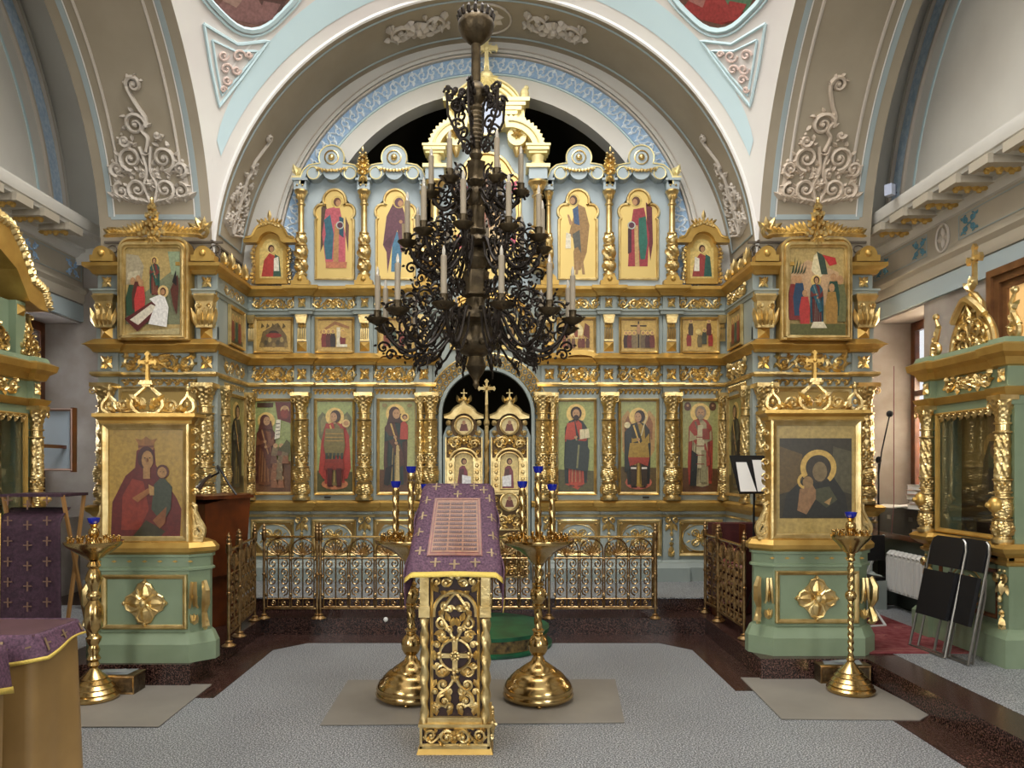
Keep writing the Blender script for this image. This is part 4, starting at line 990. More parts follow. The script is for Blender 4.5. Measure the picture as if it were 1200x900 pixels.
# 3 Mother of God standing with Child
P_ = Paint(); bgd(P_, w, h, .03, '#a3a568', '#5c3d22', .25)
figure(P_, -.02, .09, .90, '#20342c', '#4e2f20', '#43281c', veil=True, hl='#c8a45a', w=1.05, face=1)
P_.p('#b8a26a', [(-.02, .1), (.03, .1), (.02, .55), (-.01, .55)]); P_.p('#171512', [(-.15, .12), (-.1, .1), (-.05, .34), (-.13, .3)])
P_.p('#a8402e', [(.03, .62), (.12, .62), (.12, .78), (.08, .83), (.04, .8)]); P_.e('#e3c070', .085, .87, .05); P_.e('#3a2417', .085, .872, .03); P_.e('#b98a60', .087, .866, .02)
for s_ in (1, -1): P_.e('#8f7a4a', s_*.14, 1.0, .03, .022)
P3 = P_
# 4 Christ with open book
P_ = Paint(); bgd(P_, w, h, .03, '#99a061', '#55502c', .25)
P_.p('#b3472c', [(-.12, .12), (.02, .06), (.13, .16), (.08, .3), (-.1, .3)])
figure(P_, 0, .09, .90, '#b0442c', '#28302c', '#2e1c12', beard=True, hl='#8f8a5a', w=1.05)
P_.p('#b0442c', [(-.1, .8), (-.02, .82), (.0, .66), (-.13, .62)]); P_.p('#2a332e', [(-.13, .3), (.13, .26), (.15, .5), (.1, .6), (-.11, .62)]); P_.p('#7c7a50', [(0, .3), (.02, .3), (.04, .56), (.02, .56)])
P_.p('#d9cba0', [(.04, .62), (.15, .64), (.14, .74), (.04, .73)]); P_.p('#5a4630', [(.09, .63), (.094, .63), (.094, .735), (.09, .735)])
P4 = P_
# 5 archangel with sword
P_ = Paint(); bgd(P_, w, h, .03, '#a0a263', '#5d4a26', .28)
for s_ in (1, -1): P_.p('#b08a52', [(s_*.05, .84), (s_*.12, .95), (s_*.19, .86), (s_*.18, .5), (s_*.12, .4)]); P_.p('#8c5b34', [(s_*.08, .82), (s_*.12, .89), (s_*.16, .8), (s_*.15, .6)])
P_.e('#b8624c', 0, .14, .15, .08)
figure(P_, 0, .08, .87, '#a5842f', '#2a2a20', '#2b1a10', face=-1, feet='#2c1a12', w=1.1)
P_.p('#2b302c', [(-.16, .7), (-.08, .8), (-.08, .3), (-.16, .25)]); P_.p('#a58434', [(-.1, .58), (.1, .58), (.12, .42), (-.12, .42)]); P_.p('#a0402c', [(-.12, .42), (.12, .42), (.1, .32), (0, .36), (-.1, .32)])
P_.p('#3a2a1a', [(-.09, .1), (-.03, .1), (-.02, .33), (-.09, .33)]); P_.p('#3a2a1a', [(.03, .1), (.09, .1), (.09, .33), (.02, .33)])
P_.p('#d8cba0', [(.02, .66), (.03, .66), (.09, .88), (.08, .885)]); P_.e('#e3d2a0', -.13, .78, .035)
P_.p('#e6dccb', [(-.09, .29), (-.03, .29), (-.03, .31), (-.09, .31)]); P_.p('#e6dccb', [(.03, .29), (.09, .29), (.09, .31), (.03, .31)])
P5 = P_
# 6 bishop saint
P_ = Paint(); bgd(P_, w, h, .03, '#a3a064', '#5d3b20', .27)
for s_ in (1, -1): P_.e('#5c3a26', s_*.14, .99, .04, .05); P_.e('#b58a60', s_*.14, 1.0, .014)
figure(P_, 0, .08, .92, '#a89a70', '#9c3c2a', '#8d7a60', beard=True, hl='#6a6044', w=1.08)
P_.p('#c0b48c', [(-.06, .3), (.05, .3), (.03, .78), (-.03, .78)]); P_.p('#1f211c', [(-.12, .1), (-.05, .1), (-.03, .45), (-.1, .5)]); P_.p('#8f8760', [(.0, .14), (.07, .14), (.06, .5), (.01, .5)])
P_.p('#8a3a28', [(.02, .62), (.1, .62), (.1, .74), (.02, .74)])
for k in range(4): P_.p('#7b2d22', [(-.05, .34+.1*k), (.04, .34+.1*k), (.04, .35+.1*k), (-.05, .35+.1*k)])
P6 = P_
LBL = ['tall icon of veiled woman with scroll above kneeling crowd, leftmost of lower row', 'tall icon of armoured archangel in red cloak holding a disc, left half of lower row', 'tall icon of dark-cloaked mother holding red-robed child, left of royal doors', 'tall icon of bearded man with open book, right of royal doors', 'tall icon of archangel with raised sword and golden armour, right half of lower row', 'tall icon of grey-bearded bishop in red and cream, rightmost of lower row']
for (x, k), PP in zip(LOW, (P1, P2, P3, P4, P5, P6)): framed('framed_icon', LBL[k], 'icon', x, zI, w, h, YB-.004, PP, ft=.032)
# small handles on the deacon doors
for s_ in (1, -1):
    mb = MB().box(-.035, .035, -.03, -.02, 0, .015).box(-.03, -.022, -.02, 0, 0, .015).box(.022, .03, -.02, 0, 0, .015)
    m_ = mb.build('door_pull', IRON, ico); m_.location = (s_*1.78, YB, 1.21)
# second row: feast scenes
def scene(kind, w, h):
    P_ = Paint(); ft = .03; bgd(P_, w, h, ft, '#c2a056', None)
    a, b = -w/2+ft+.03, w/2-ft-.03
    if kind == 0:   # nativity
        P_.p('#6e5a34', [(a, .07), (b, .07), (b-.02, .2), (.04, .34), (a+.04, .24)]); P_.e('#3a2a1c', 0, .22, .06, .035); P_.e('#8a2f22', .0, .2, .09, .028)
        for k in range(7): P_.e(['#8c7440', '#51452a', '#a08a52'][k % 3], a+.03+.045*k, .09+.03*(k % 3), .02, .03)
        for k in range(5): P_.p('#5c4a24', [(a+.02+.06*k, .28), (a+.06+.06*k, .3), (a+.03+.06*k, .34)])
    elif kind == 1:  # meeting under a canopy
        P_.p('#9a6a40', [(a, .25), (.0, .36), (b, .3), (b, .27), (0, .32), (a, .22)]); P_.p('#e2d6b4', [(.02, .1), (.06, .1), (.06, .29), (.02, .29)])
        for x_, c_ in ((-.12, '#7c2c24'), (-.07, '#5c2a20'), (-.02, '#2e211c'), (.09, '#7a2c28')): small(P_, x_, .07, .2, c_)
        P_.e('#caa258', .1, .21, .04); P_.p('#e4dcc0', [(.02, .07), (.14, .07), (.14, .1), (.02, .1)])
    elif kind == 2:
        P_.p('#7a6a40', [(a, .08), (b, .08), (b, .14), (a, .14)])
        for x_, c_ in ((-.12, '#7c3c24'), (-.04, '#3c4a38'), (.05, '#7a3228'), (.12, '#5a4a2a')): small(P_, x_, .08, .22, c_)
    elif kind == 3:  # ascent in round glory
        P_.e('#e0cf98', 0, .25, .08, .09); small(P_, 0, .18, .14, '#8a4a30')
        for x_, c_ in ((-.13, '#7c3c24'), (-.08, '#5c3a28'), (.08, '#6a3228'), (.13, '#5a3a2a'), (-.03, '#6b4a34'), (.04, '#71402c')): small(P_, x_, .06, .14, c_)
        for s_ in (1, -1): P_.p('#6d3a28', [(s_*.08, .2), (s_*.15, .16), (s_*.15, .3), (s_*.1, .34)])
    elif kind == 4:  # crucifixion
        P_.p('#8f7a50', [(a, .06), (b, .06), (b, .26), (a, .26)]); P_.p('#2a1c14', [(-.008, .06), (.008, .06), (.008, .36), (-.008, .36)]); P_.p('#2a1c14', [(-.09, .3), (.09, .3), (.09, .315), (-.09, .315)]); P_.e('#b58a60', 0, .27, .02, .06)
        for x_, c_ in ((-.14, '#3a2420'), (-.1, '#6a2e24'), (-.05, '#7d6a4a'), (.05, '#6d5a40'), (.1, '#4a2a22'), (.15, '#6a3024')): small(P_, x_, .06, .19, c_)
    else:
        for x_, c_, z_ in ((-.12, '#8a2f24', .08), (-.1, '#4a3a28', .2), (0, '#6a5a34', .07), (.12, '#9a3226', .08), (.1, '#5a2a20', .2), (.05, '#3e4230', .1)): small(P_, x_, z_, .18, c_)
        P_.e('#e0c67c', -.02, .24, .03)
    return P_
R2 = [(-2.385, 0, 'small gold icon of cave birth among rocky hills, leftmost of second row'), (-1.70, 1, 'small gold icon of robed figures under a canopy in the second row'), (-1.0, 2, 'small gold icon in second row behind the left chandelier arms'), (1.0, 3, 'small gold icon with pale oval above a crowd, second row right of chandelier'), (1.70, 4, 'small gold icon of a cross above wall and mourners in second row'), (2.385, 5, 'small gold icon of gathered figures in red, rightmost of second row')]
for x, k, lb in R2: framed('framed_icon', lb, 'icon', x, 2.83, .445, .405, YB-.004, scene(k, .445, .405), ft=.03)
# centre of the second row
P_ = Paint(); P_.p('#b4924c', [(-.38, 0), (.38, 0)]+arc(0, .2, .38, 0, 180, 16, .24))
P_.p('#7c3c28', [(-.3, .05), (.3, .05), (.3, .14), (-.3, .14)]); P_.p('#d9c9a4', [(-.28, .1), (.28, .1), (.28, .16), (-.28, .16)])
for k in range(9): small(P_, -.28+.07*k, .14, .15, ['#7c3c24', '#3c4a48', '#8a6a3a'][k % 3])
framed('framed_icon', 'wide arched gold icon of figures along a table, above the royal doors', 'icon', 0, 2.88, .8, .5, YB-.004, P_, shape=[(-.4, 0), (.4, 0)]+arc(0, .2, .4, 0, 180, 20, .26))
# third row: multifoil panels
def multif(w, h):
    b = w/2
    R_ = [(b-.012, 0), (b-.012, h-.34), (b-.03, h-.325)]+arc(b-.085, h-.25, .085, -45, 118, 10)
    return R_+arc(0, h-.125, .125, -22, 202, 18)+[(-x, z) for x, z in R_[::-1]]
GRD = '#847c40'
def up(P_, w): P_.p(GRD, [(-w/2+.03, .03), (w/2-.03, .03), (w/2-.03, .22), (-w/2+.03, .22)])
U = []
P_ = Paint(); up(P_, .45)
P_.p('#5c4a3c', [(-.1, .84), (-.15, .80), (-.16, .3), (-.1, .45), (-.07, .7)]); P_.p('#6a4a44', [(.12, .7), (.16, .6), (.15, .3), (.12, .5)])
P_.p('#c2606a', [(-.1, .16), (.12, .16), (.12, .5), (.05, .82), (-.1, .78), (-.14, .5)])
P_.p('#b78a5a', [(-.02, .14), (.04, .14), (.05, .6), (0, .62)]); P_.p('#3d6a7a', [(-.12, .66), (-.05, .72), (-.01, .5), (-.03, .22), (-.1, .22), (-.12, .4), (-.1, .5)]); P_.p('#2e5263', [(.05, .7), (.1, .68), (.1, .46), (.05, .5)])
P_.e('#d8bb6a', .03, .86, .07); P_.e('#6b4030', .03, .86, .042, .05); P_.e('#b98a62', .04, .85, .028, .036); P_.e('#b9c0b8', .06, .6, .045); P_.e('#5a3040', .06, .6, .032)
P_.p('#c07a5a', [(-.1, .12), (.13, .12), (.14, .19), (-.1, .19)]); U.append(P_)
P_ = Paint(); up(P_, .45)
P_.p('#4d7c98', [(-.05, .08), (.06, .08), (.08, .5), (-.03, .55)]); P_.p('#6a4450', [(-.14, .38), (-.1, .7), (-.03, .84), (.06, .86), (.1, .74), (.12, .3), (.06, .3), (.02, .55), (-.04, .36), (-.09, .06), (-.1, .3)])
P_.p('#5a3a44', [(-.14, .38), (-.1, .44), (-.02, .5), (-.06, .34)]); P_.e('#d8bb6a', .04, .86, .07); P_.e('#6a4450', .04, .855, .05, .055); P_.e('#b98a62', .055, .845, .028, .036); P_.e('#b98a62', .06, .64, .02); P_.p('#8c7a5a', [(.07, .62), (.12, .62), (.12, .3), (.08, .3)]); U.append(P_)
P_ = Paint(); up(P_, .45)
P_.p('#9c7a4c', [(-.04, .1), (.03, .1), (.1, .3), (.13, .6), (.08, .8), (.0, .84), (-.06, .66), (-.1, .5), (-.02, .42), (-.05, .3)]); P_.p('#5a5a52', [(-.04, .34), (.0, .36), (.04, .28), (.02, .55), (-.06, .5)]); P_.p('#3f5a7c', [(-.06, .78), (0, .82), (.02, .6), (-.04, .62)])
P_.e('#d8bb6a', -.05, .88, .07); P_.e('#4a3020', -.05, .88, .045, .055); P_.e('#b58a60', -.06, .875, .03, .038); P_.p('#b58a60', [(-.12, .72), (-.1, .72), (-.06, .62), (-.09, .6)]); P_.p('#e4dcc4', [(-.14, .34), (-.08, .34), (-.08, .5), (-.13, .52)])
P_.p('#a5845a', [(-.03, .05), (0, .05), (.01, .2), (-.02, .2)]); P_.p('#a5845a', [(.05, .05), (.08, .05), (.06, .2), (.03, .2)]); U.append(P_)
P_ = Paint(); up(P_, .45)
P_.p('#6a2f38', [(.08, .86), (.15, .8), (.16, .4), (.13, .2), (.1, .5)]); P_.p('#9c3c44', [(-.12, .14), (.1, .14), (.12, .5), (.06, .8), (-.06, .78), (-.1, .5)]); P_.p('#2f6a5a', [(.0, .68), (.08, .7), (.1, .4), (.07, .22), (.02, .22), (.0, .4)]); P_.p('#c2a06a', [(-.04, .14), (.01, .14), (-.01, .6), (-.05, .6)])
P_.p('#4a2a34', [(-.12, .56), (-.08, .62), (-.08, .3), (-.12, .28)]); P_.e('#d8bb6a', -.03, .87, .07); P_.e('#5c3628', -.03, .87, .045, .052); P_.e('#b98a62', -.042, .86, .028, .036); P_.e('#b9c0b8', -.08, .6, .045); P_.e('#5a3040', -.08, .6, .032); U.append(P_)
UL = [(-1.70, 'scalloped gold icon of winged angel in teal and pink, leftmost of upper row'), (-1.02, 'scalloped gold icon of veiled figure in purple and blue, upper row left of chandelier'), (1.02, 'scalloped gold icon of lean bearded man in brown, upper row right of chandelier'), (1.70, 'scalloped gold icon of winged angel in crimson and green, rightmost of upper row')]
for (x, lb), PP in zip(UL, U): framed('framed_icon', lb, 'icon', x, 3.66, .45, 1.0, YB-.012, PP, shape=multif(.45, 1.0), ft=.04)
# centre enthroned figure
P_ = Paint(); P_.p('#c8aa60', [(-.34, .03), (.34, .03), (.34, .9), (.2, 1.25), (-.2, 1.25), (-.34, .9)])
P_.e('#7f8a92', 0, .72, .33, .5, 24); P_.e('#8d939c', 0, .72, .24, .42, 24)
for s_ in (1, -1): P_.p('#c0506a', [(s_*.2, 1.02), (s_*.34, 1.1), (s_*.33, .92)]); P_.p('#c0506a', [(s_*.33, .5), (s_*.22, .42), (s_*.33, .3)])
P_.p('#caa878', [(-.17, .15), (-.2, .5), (-.13, .9), (0, .98), (.13, .9), (.2, .5), (.18, .15)]); P_.p('#8a5a44', [(-.08, .5), (0, .9), (.06, .6), (.02, .2), (-.08, .2)]); P_.p('#d9bd90', [(.0, .55), (.16, .62), (.14, .4), (.02, .36)])
P_.e('#e8d28c', 0, 1.08, .13, None, 20); P_.e('#7d6258', 0, 1.08, .08, .1); P_.e('#b08468', 0, 1.07, .05, .065)
shp = [(-.37, 0), (.37, 0), (.37, .95)]+arc(.26, 1.05, .12, -20, 70, 8)+arc(0, 1.12, .28, 35, 145, 16)+arc(-.26, 1.05, .12, 110, 200, 8)+[(-.37, .95)]
framed('framed_icon', 'large central gold icon of enthroned haloed figure in blue-grey oval behind chandelier', 'icon', 0, 3.66, .8, 1.4, YB-.03, P_, shape=shp, ft=.05)
# aedicule icons at both ends of the third row
for s_, lb, c1, c2 in ((-1, 'little gabled gold icon of prophet in red, left end of the screen', '#b04038', '#3c5a4c'), (1, 'little gabled gold icon of prophet in maroon, right end of the screen', '#96403c', '#2e5a50')):
    x = s_*2.40; t = thing('gabled_icon', lb, 'icon', (x, YB-.02, 3.60))
    P_ = Paint(); P_.p('#d8bc70', [(-.13, .06), (.13, .06), (.13, .4)]+arc(0, .4, .1, 0, 180, 12)+[(-.13, .4)])
    P_.p(c1, [(-.11, .08), (.08, .08), (.06, .3), (-.02, .34), (-.08, .26)]); P_.p(c2, [(.02, .08), (.11, .08), (.09, .3), (.04, .33)]); P_.e('#e6cf88', 0, .4, .06); P_.e('#4a2e20', 0, .39, .035, .042); P_.e('#b58a60', .005, .383, .024, .03)
    P_.p('#e6e0cc', [(s_*-.09, .14), (s_*-.03, .14), (s_*-.03, .28), (s_*-.08, .3)])
    MB().prism([(-.18, .0), (.18, 0), (.18, .4)]+arc(0, .42, .16, 0, 180, 12)+[(-.18, .4)], -.03, 0).build('panel', GOLDD, t, 15)
    m = P_.mesh(); m.v = [(a, b-.032, c_) for a, b, c_ in m.v]; m.build('painting', MATS['icon_paint'], t, 0)
    mb = MB(); mb.prism([(-.29, .44), (-.29, .48), (-.21, .5)]+arc(0, .46, .19, 165, 15, 12)+[(.21, .5), (.29, .48), (.29, .44), (.15, .44)]+arc(0, .43, .13, 10, 170, 10)+[(-.15, .44)], -.1, 0)
    mb.tube([(a, -.1, b) for a, b in [(-.27, .49), (-.2, .51)]+arc(0, .48, .19, 160, 20, 12)+[(.2, .51), (.27, .49)]], .015, 5); mb.build('gable', GOLDD, t, 25)
    mb = MB()
    for q in (1, -1):
        for k in range(9): mb.ball((q*(.205+.012*math.sin(k*1.2)), -.04, .02+.045*k), .022, .02, .024, 6, 4); leaf(mb, q*.2, .03+.045*k, q*.6+PI/2, .05, .03, .02, -.05)
    mb.build('side_carving', GOLD, t)
    mb = MB()
    for k in range(-3, 4): mb.ball((k*.035, -.1, .66-.012*abs(k)), .025, .02, .022, 6, 4); leaf(mb, k*.03, .65, PI/2-k*.3, .07, .035, .02, -.1)
    mb.tube([(0, -.1, .66), (0, -.1, .78)], [.02, .006], 6); leaf(mb, 0, .68, PI/2, .12, .05, .02, -.1); mb.build('crest', GOLD, t)
# ---- royal doors ----
rd = thing('royal_doors', 'pair of openwork gilded royal doors with small round and arched icons under the dark arch', 'doors', (0, YB, .29))
def leafdoor(s_):
    m0 = MB(); x0, x1 = s_*.03, s_*.49; a, b = sorted((x0, x1)); zt_ = 1.62
    o = [(a, 0), (b, 0)]+([(b, zt_), (b-.04, 1.72), (s_*.27+.12, 1.78), (s_*.27-.12, 1.78), (a, zt_+.05)] if s_ > 0 else [(b, zt_+.05), (s_*.27+.12, 1.78), (s_*.27-.12, 1.78), (a+.04, 1.72), (a, zt_)])
    d = m0.prism(o, -.0, .03).build('door_leaf', BLUEG, rd, 15)
    c_ = s_*.255
    g = MB()
    dk = MB(); dk.box(c_-.205, c_+.205, -.008, 0, .03, 1.6); dk.prism(arc(c_, 1.72, .15, 0, 360, 20)[:-1], -.008, 0); dk.build('openwork_ground', mat('openwork_gap_dark', '#5a4322', .5, .4), d, 15)  # dark plate stands in for the shaded gaps of the openwork
    for q in (1, -1): g.box(*sorted((c_+q*.195, c_+q*.208)), -.03, 0, .03, 1.6)
    for zz in (.03, .24, .56, .96): g.box(c_-.205, c_+.205, -.03, 0, zz, zz+.015)
    for q in (1, -1):
        for (x_, zz, r_) in ((.05, .10, .04), (.15, .17, .035), (.15, .34, .04), (.05, .27, .03), (.15, .48, .04), (.06, .62, .04), (.15, .68, .04), (.15, .80, .035), (.15, .9, .04), (.04, .93, .025), (.06, 1.5, .04), (.15, 1.56, .035), (.15, 1.44, .03), (.05, 1.6, .03), (.15, 1.64, .03)):
            g.tube([(c_+q*p[0], -.018, p[2]) for p in spiral(x_, zz, r_, zz*7, 1.3, 1, 10)], .009, 4); leaf(g, c_+q*x_, zz, zz*9, r_*1.6, r_*.8, .015, -.01)
    # gold gable
    og = [(c_-.22, 1.81), (c_-.22, 1.84), (c_-.17, 1.86)]+arc(c_, 1.81, .155, 155, 105, 6)+[(c_-.02, 1.985), (c_, 2.02), (c_+.02, 1.985)]+arc(c_, 1.81, .155, 75, 25, 6)+[(c_+.17, 1.86), (c_+.22, 1.84), (c_+.22, 1.81), (c_+.14, 1.80)]+arc(c_, 1.74, .125, 30, 150, 10)+[(c_-.14, 1.80)]
    g.prism(og, -.06, 0); g.tube([(x, -.065, z) for x, z in og[1:-14]], .011, 5)
    # roundel rings
    for (zz, rr) in ((1.73, .1), (.88, .1), (.42, .1)):
        g.tube([(c_+rr*math.cos(t*PI/10), -.03, zz+rr*math.sin(t*PI/10)) for t in range(21)], .013, 5)
    for q in (1, -1):
        g.ball((c_+q*.17, -.03, 1.76), .035); g.ball((c_+q*.17, -.03, 1.65), .03)
        for zz in (1.52, .75, .6, .3, .2): g.tube([(c_+q*(p[0]), -.02, p[2]) for p in spiral(.12, zz, .055, 0, 1.3, 1, 12)], .011, 5)
        g.box(*sorted((c_+q*.105, c_+q*.19)), -.035, 0, 1.0, 1.33); g.box(*sorted((c_+q*.1, c_+q*.2)), -.05, 0, 1.33, 1.37)
        for k in range(4): g.ball((c_+q*.148, -.04, 1.06+.075*k), .02, .015, .025, 6, 4)
        leaf(g, c_+q*.03, 1.5, PI/2-q*.7, .12, .05, .03); leaf(g, c_+q*.05, 1.98, PI/2-q*.3, .1, .05, .03)
    g.tube([(c_+.15*math.cos(math.radians(t)), -.05, 1.34+.13*math.sin(math.radians(t))) for t in range(0, 181, 10)], .016, 5)
    g.tube([(c_+.12*math.cos(math.radians(t)), -.04, 1.33+.1*math.sin(math.radians(t))) for t in range(0, 181, 10)], .01, 5)
    g.box(c_-.2, c_+.2, -.05, 0, .98, 1.01); rosette(g, c_, 2.0, .06, 7, .03); g.tube([(c_, -.02, 2.0), (c_, -.02, 2.14)], [.018, .006], 6); g.box(c_-.035, c_+.035, -.025, -.015, 2.09, 2.10)
    m_ = vine(.34, .12, .009, 1); g.put(m_, Matrix.Translation((c_, -.01, .68))); g.put(m_, Matrix.Translation((c_, -.01, .12))); g.put(m_, Matrix.Translation((c_, -.01, 1.56)))
    g.build('gilded_carving', GOLD, d)
    P_ = Paint()
    P_.p('#d8bf7a', [(c_-.1, 1.02), (c_+.1, 1.02), (c_+.1, 1.33)]+arc(c_, 1.33, .1, 0, 180, 10)+[(c_-.1, 1.33)])
    P_.p('#7a3a44', [(c_-.08, 1.03), (c_+.05, 1.03), (c_+.04, 1.22), (c_, 1.3), (c_-.05, 1.26)]); P_.p('#5a3a34', [(c_-.06, 1.06), (c_, 1.06), (c_, 1.25), (c_-.05, 1.24)]); P_.e('#e6cf88', c_, 1.33, .05); P_.e('#4a2a1c', c_, 1.33, .032, .038); P_.e('#ad8058', c_+.004, 1.325, .02, .026)
    P_.p('#e4e2e0', [(c_+(-s_*-.02), 1.05), (c_+s_*-.08 if s_ > 0 else c_+.08, 1.05), (c_+s_*-.08 if s_ > 0 else c_+.08, 1.16), (c_+(-s_*-.02), 1.18)])
    for zz in (1.73, .88, .42):
        P_.e('#d9c58c', c_, zz, .09, None, 18); P_.p('#6b3a30', [(c_-.05, zz-.06), (c_+.05, zz-.06), (c_+.03, zz+.02), (c_-.03, zz+.02)]); P_.e('#a87c58', c_, zz+.035, .02, .025)
    m = P_.mesh(); m.v = [(x, y-.018, z) for x, y, z in m.v]; m.build('door_icons', MATS['icon_paint'], d, 0)
leafdoor(-1); leafdoor(1)
mb = MB(); mb.tube([(0, -.05, .0), (0, -.05, 1.7)], .022, 8)
for k in range(38): a = k*.9; mb.tube([(.024*math.cos(a), -.05+.024*math.sin(a), .05+.043*k), (.024*math.cos(a+.9), -.05+.024*math.sin(a+.9), .05+.043*(k+1))], .008, 4)
mb.ball((0, -.05, 1.76), .035, .035, .05); mb.tube([(0, -.05, 1.7), (0, -.05, 2.0)], [.025, .016], 8); cross(mb, 0, -.05, 1.96, .29, .1, .017)
mb.build('centre_bar_with_cross', GOLD, rd)
# ================= WING ICONS, ICON STANDS, WALL SHRINES =================
def festal(k, w, h, ft):
    P_ = Paint(); a, b = -w/2+ft, w/2-ft; P_.p('#b59c62', [(a, ft), (b, ft), (b, h-ft), (a, h-ft)])
    if k == 0:
        P_.p('#7d8060', [(a, .3), (a+.2, .42), (b, .7), (b, .12), (a, .12)]); P_.p('#a99d80', [(a, .5), (a+.17, .52), (a+.2, .68), (a+.14, .78), (a, .8)]); P_.p('#c4b898', [(a+.02, .55), (a+.15, .56), (a+.16, .64), (a+.03, .62)])
        P_.p('#94a380', [(b, .82), (b-.14, .82), (b-.1, .6), (b, .56)])
        figure(P_, .02, .40, .36, '#7a3a34', '#2e5a4c', '#3a2416', w=1.1, hl='#b88a5a')
        for (x_, z_, c_, h_) in ((a+.07, .2, '#2d4a34', .38), (a+.13, .26, '#5a2a20', .34), (a+.16, .2, '#c03c38', .36)): small(P_, x_, z_, h_, c_, halo=None, lean=.05)
        P_.p('#5b2020', [(a, .17), (a+.14, .05), (a+.42, .28), (a+.30, .34)]); P_.p('#ddd3bc', [(a+.06, .16), (a+.15, .11), (a+.36, .28), (a+.29, .31)])
        P_.e('#d9b878', .12, .43, .06); P_.p('#ece8e0', [(-.04, .12), (.16, .09), (.18, .28), (.14, .38), (.08, .4), (-.03, .36), (.04, .3), (.0, .22)]); P_.e('#5a3424', .12, .43, .032, .04); P_.e('#b98a60', .118, .425, .022, .028)
        P_.p('#5a2a1c', [(b-.1, .45), (b-.02, .6), (b-.01, .45), (b-.03, .2), (b-.07, .3)]); P_.p('#151010', [(b-.08, .52), (b-.04, .64), (b-.03, .48)])
        P_.p('#b8a878', [(a, .02+ft), (b, .02+ft), (b, .08), (a+.2, .05)])
    else:
        P_.p('#c3a078', [(a+.02, .62), (a+.2, .74), (b-.06, .62), (b-.06, .3), (a, .3)]); P_.p('#ddcfa4', [(-.03, .78), (.02, .82), (.1, .62), (.02, .56), (-.06, .64)]); P_.p('#3a4a3c', [(.0, .82), (.08, .78), (.12, .6), (.05, .6)]); P_.p('#b83434', [(.06, .79), (.2, .76), (.22, .7), (.14, .68)])
        for q in range(5): P_.p('#34432c', [(a+.02+.03*q, .6), (a+.05+.03*q, .62), (a+.07+.03*q, .78-.02*q)])
        figure(P_, .0, .12, .46, '#6a2c28', '#2a5866', '#3a2416', w=1.15, hl='#7a8a80', lean=-.03)
        for (x_, z_, c_, h_) in ((a+.05, .16, '#7a2c28', .44), (a+.1, .2, '#26405a', .4), (a+.16, .1, '#b03834', .36), (b-.06, .14, '#6a6a44', .46), (b-.13, .2, '#2c4a3c', .42), (b-.15, .1, '#a07a3c', .42)): small(P_, x_, z_, h_, c_, halo=None)
        P_.p('#5b5a30', [(a, ft), (b, ft), (b, .12), (a, .12)]); P_.p('#d8ceb0', [(-.08, .08), (.1, .08), (.06, .14), (-.05, .14)])
    return P_
crest = MB()
for k in range(10):
    for s_ in (1, -1):
        leaf(crest, s_*(.06+.036*k), .06+.01*math.sin(k), PI/2-s_*(.55+.06*k), .13-.004*k, .05, .03, -.02)
        leaf(crest, s_*(.06+.034*k), .06, PI/2-s_*(1.5+.03*k), .1, .045, .025, -.03)
for (z, n_, w_) in ((.05, 6, .1), (.13, 5, .09), (.21, 4, .065), (.28, 3, .04)):
    for k in range(n_): crest.ball(((k-(n_-1)/2)*w_*.42, -.06, z+.015*(k % 2)), .024, .022, .026, 6, 5)
    for a in (-1.2, -.6, 0, .6, 1.2): leaf(crest, 0, z, PI/2+a, w_*1.2, w_*.45, .03, -.04)
for a in (-.7, -.35, 0, .35, .7): leaf(crest, 0, .06, -PI/2+a, .12, .05, .035, -.04)
crest.ball((0, -.05, .34), .02, .02, .03)
crestm = crest.mesh('carved_crest', GOLD)
for s_, k, lb in ((-1, 0, 'big gold framed icon of figure rising above an open tomb, upper left wing'), (1, 1, 'big gold framed icon of blue-robed figure among onlookers before a house, upper right wing')):
    x = s_*3.25; y = 7.36; t = thing('large_framed_icon', lb, 'icon', (x, y, 2.83))
    def rr(w_, z0, z1, c, y0, y1, mt, nm, cut=None):
        o = [(-w_, z0), (w_, z0), (w_, z1-c)]+arc(w_-c, z1-c, c, 0, 90, 6)+arc(-w_+c, z1-c, c, 90, 180, 6)
        return o
    o = rr(.39, .0, .99, .13, 0, 0, 0, '')
    MB().prism(o, .0, .13).build('frame_back', GOLDD, t, 20)
    for (w_, a, b, c, r_, yy) in ((.375, .015, .975, .12, .018, -.0), (.335, .03, .92, .06, .024, -.02), (.305, .05, .895, .04, .012, -.01)):
        oo = rr(w_, a, b, c, 0, 0, 0, ''); MB().tube([(p[0], yy, p[1]) for p in oo+[oo[0]]], r_, 6).build('frame_moulding', GOLD, t)
    m = festal(k, .60, .88, .0).mesh(); m.v = [(a, b-.004, c+.03) for a, b, c in m.v]; m.build('painting', MATS['icon_paint'], t, 0)
    link('crest', crestm, t, None, None, at(0, .03, .95, 0, 1.18, 1.2, 1.12))
    t.scale = (.9, 1, 1.02); t.location.z = 2.80
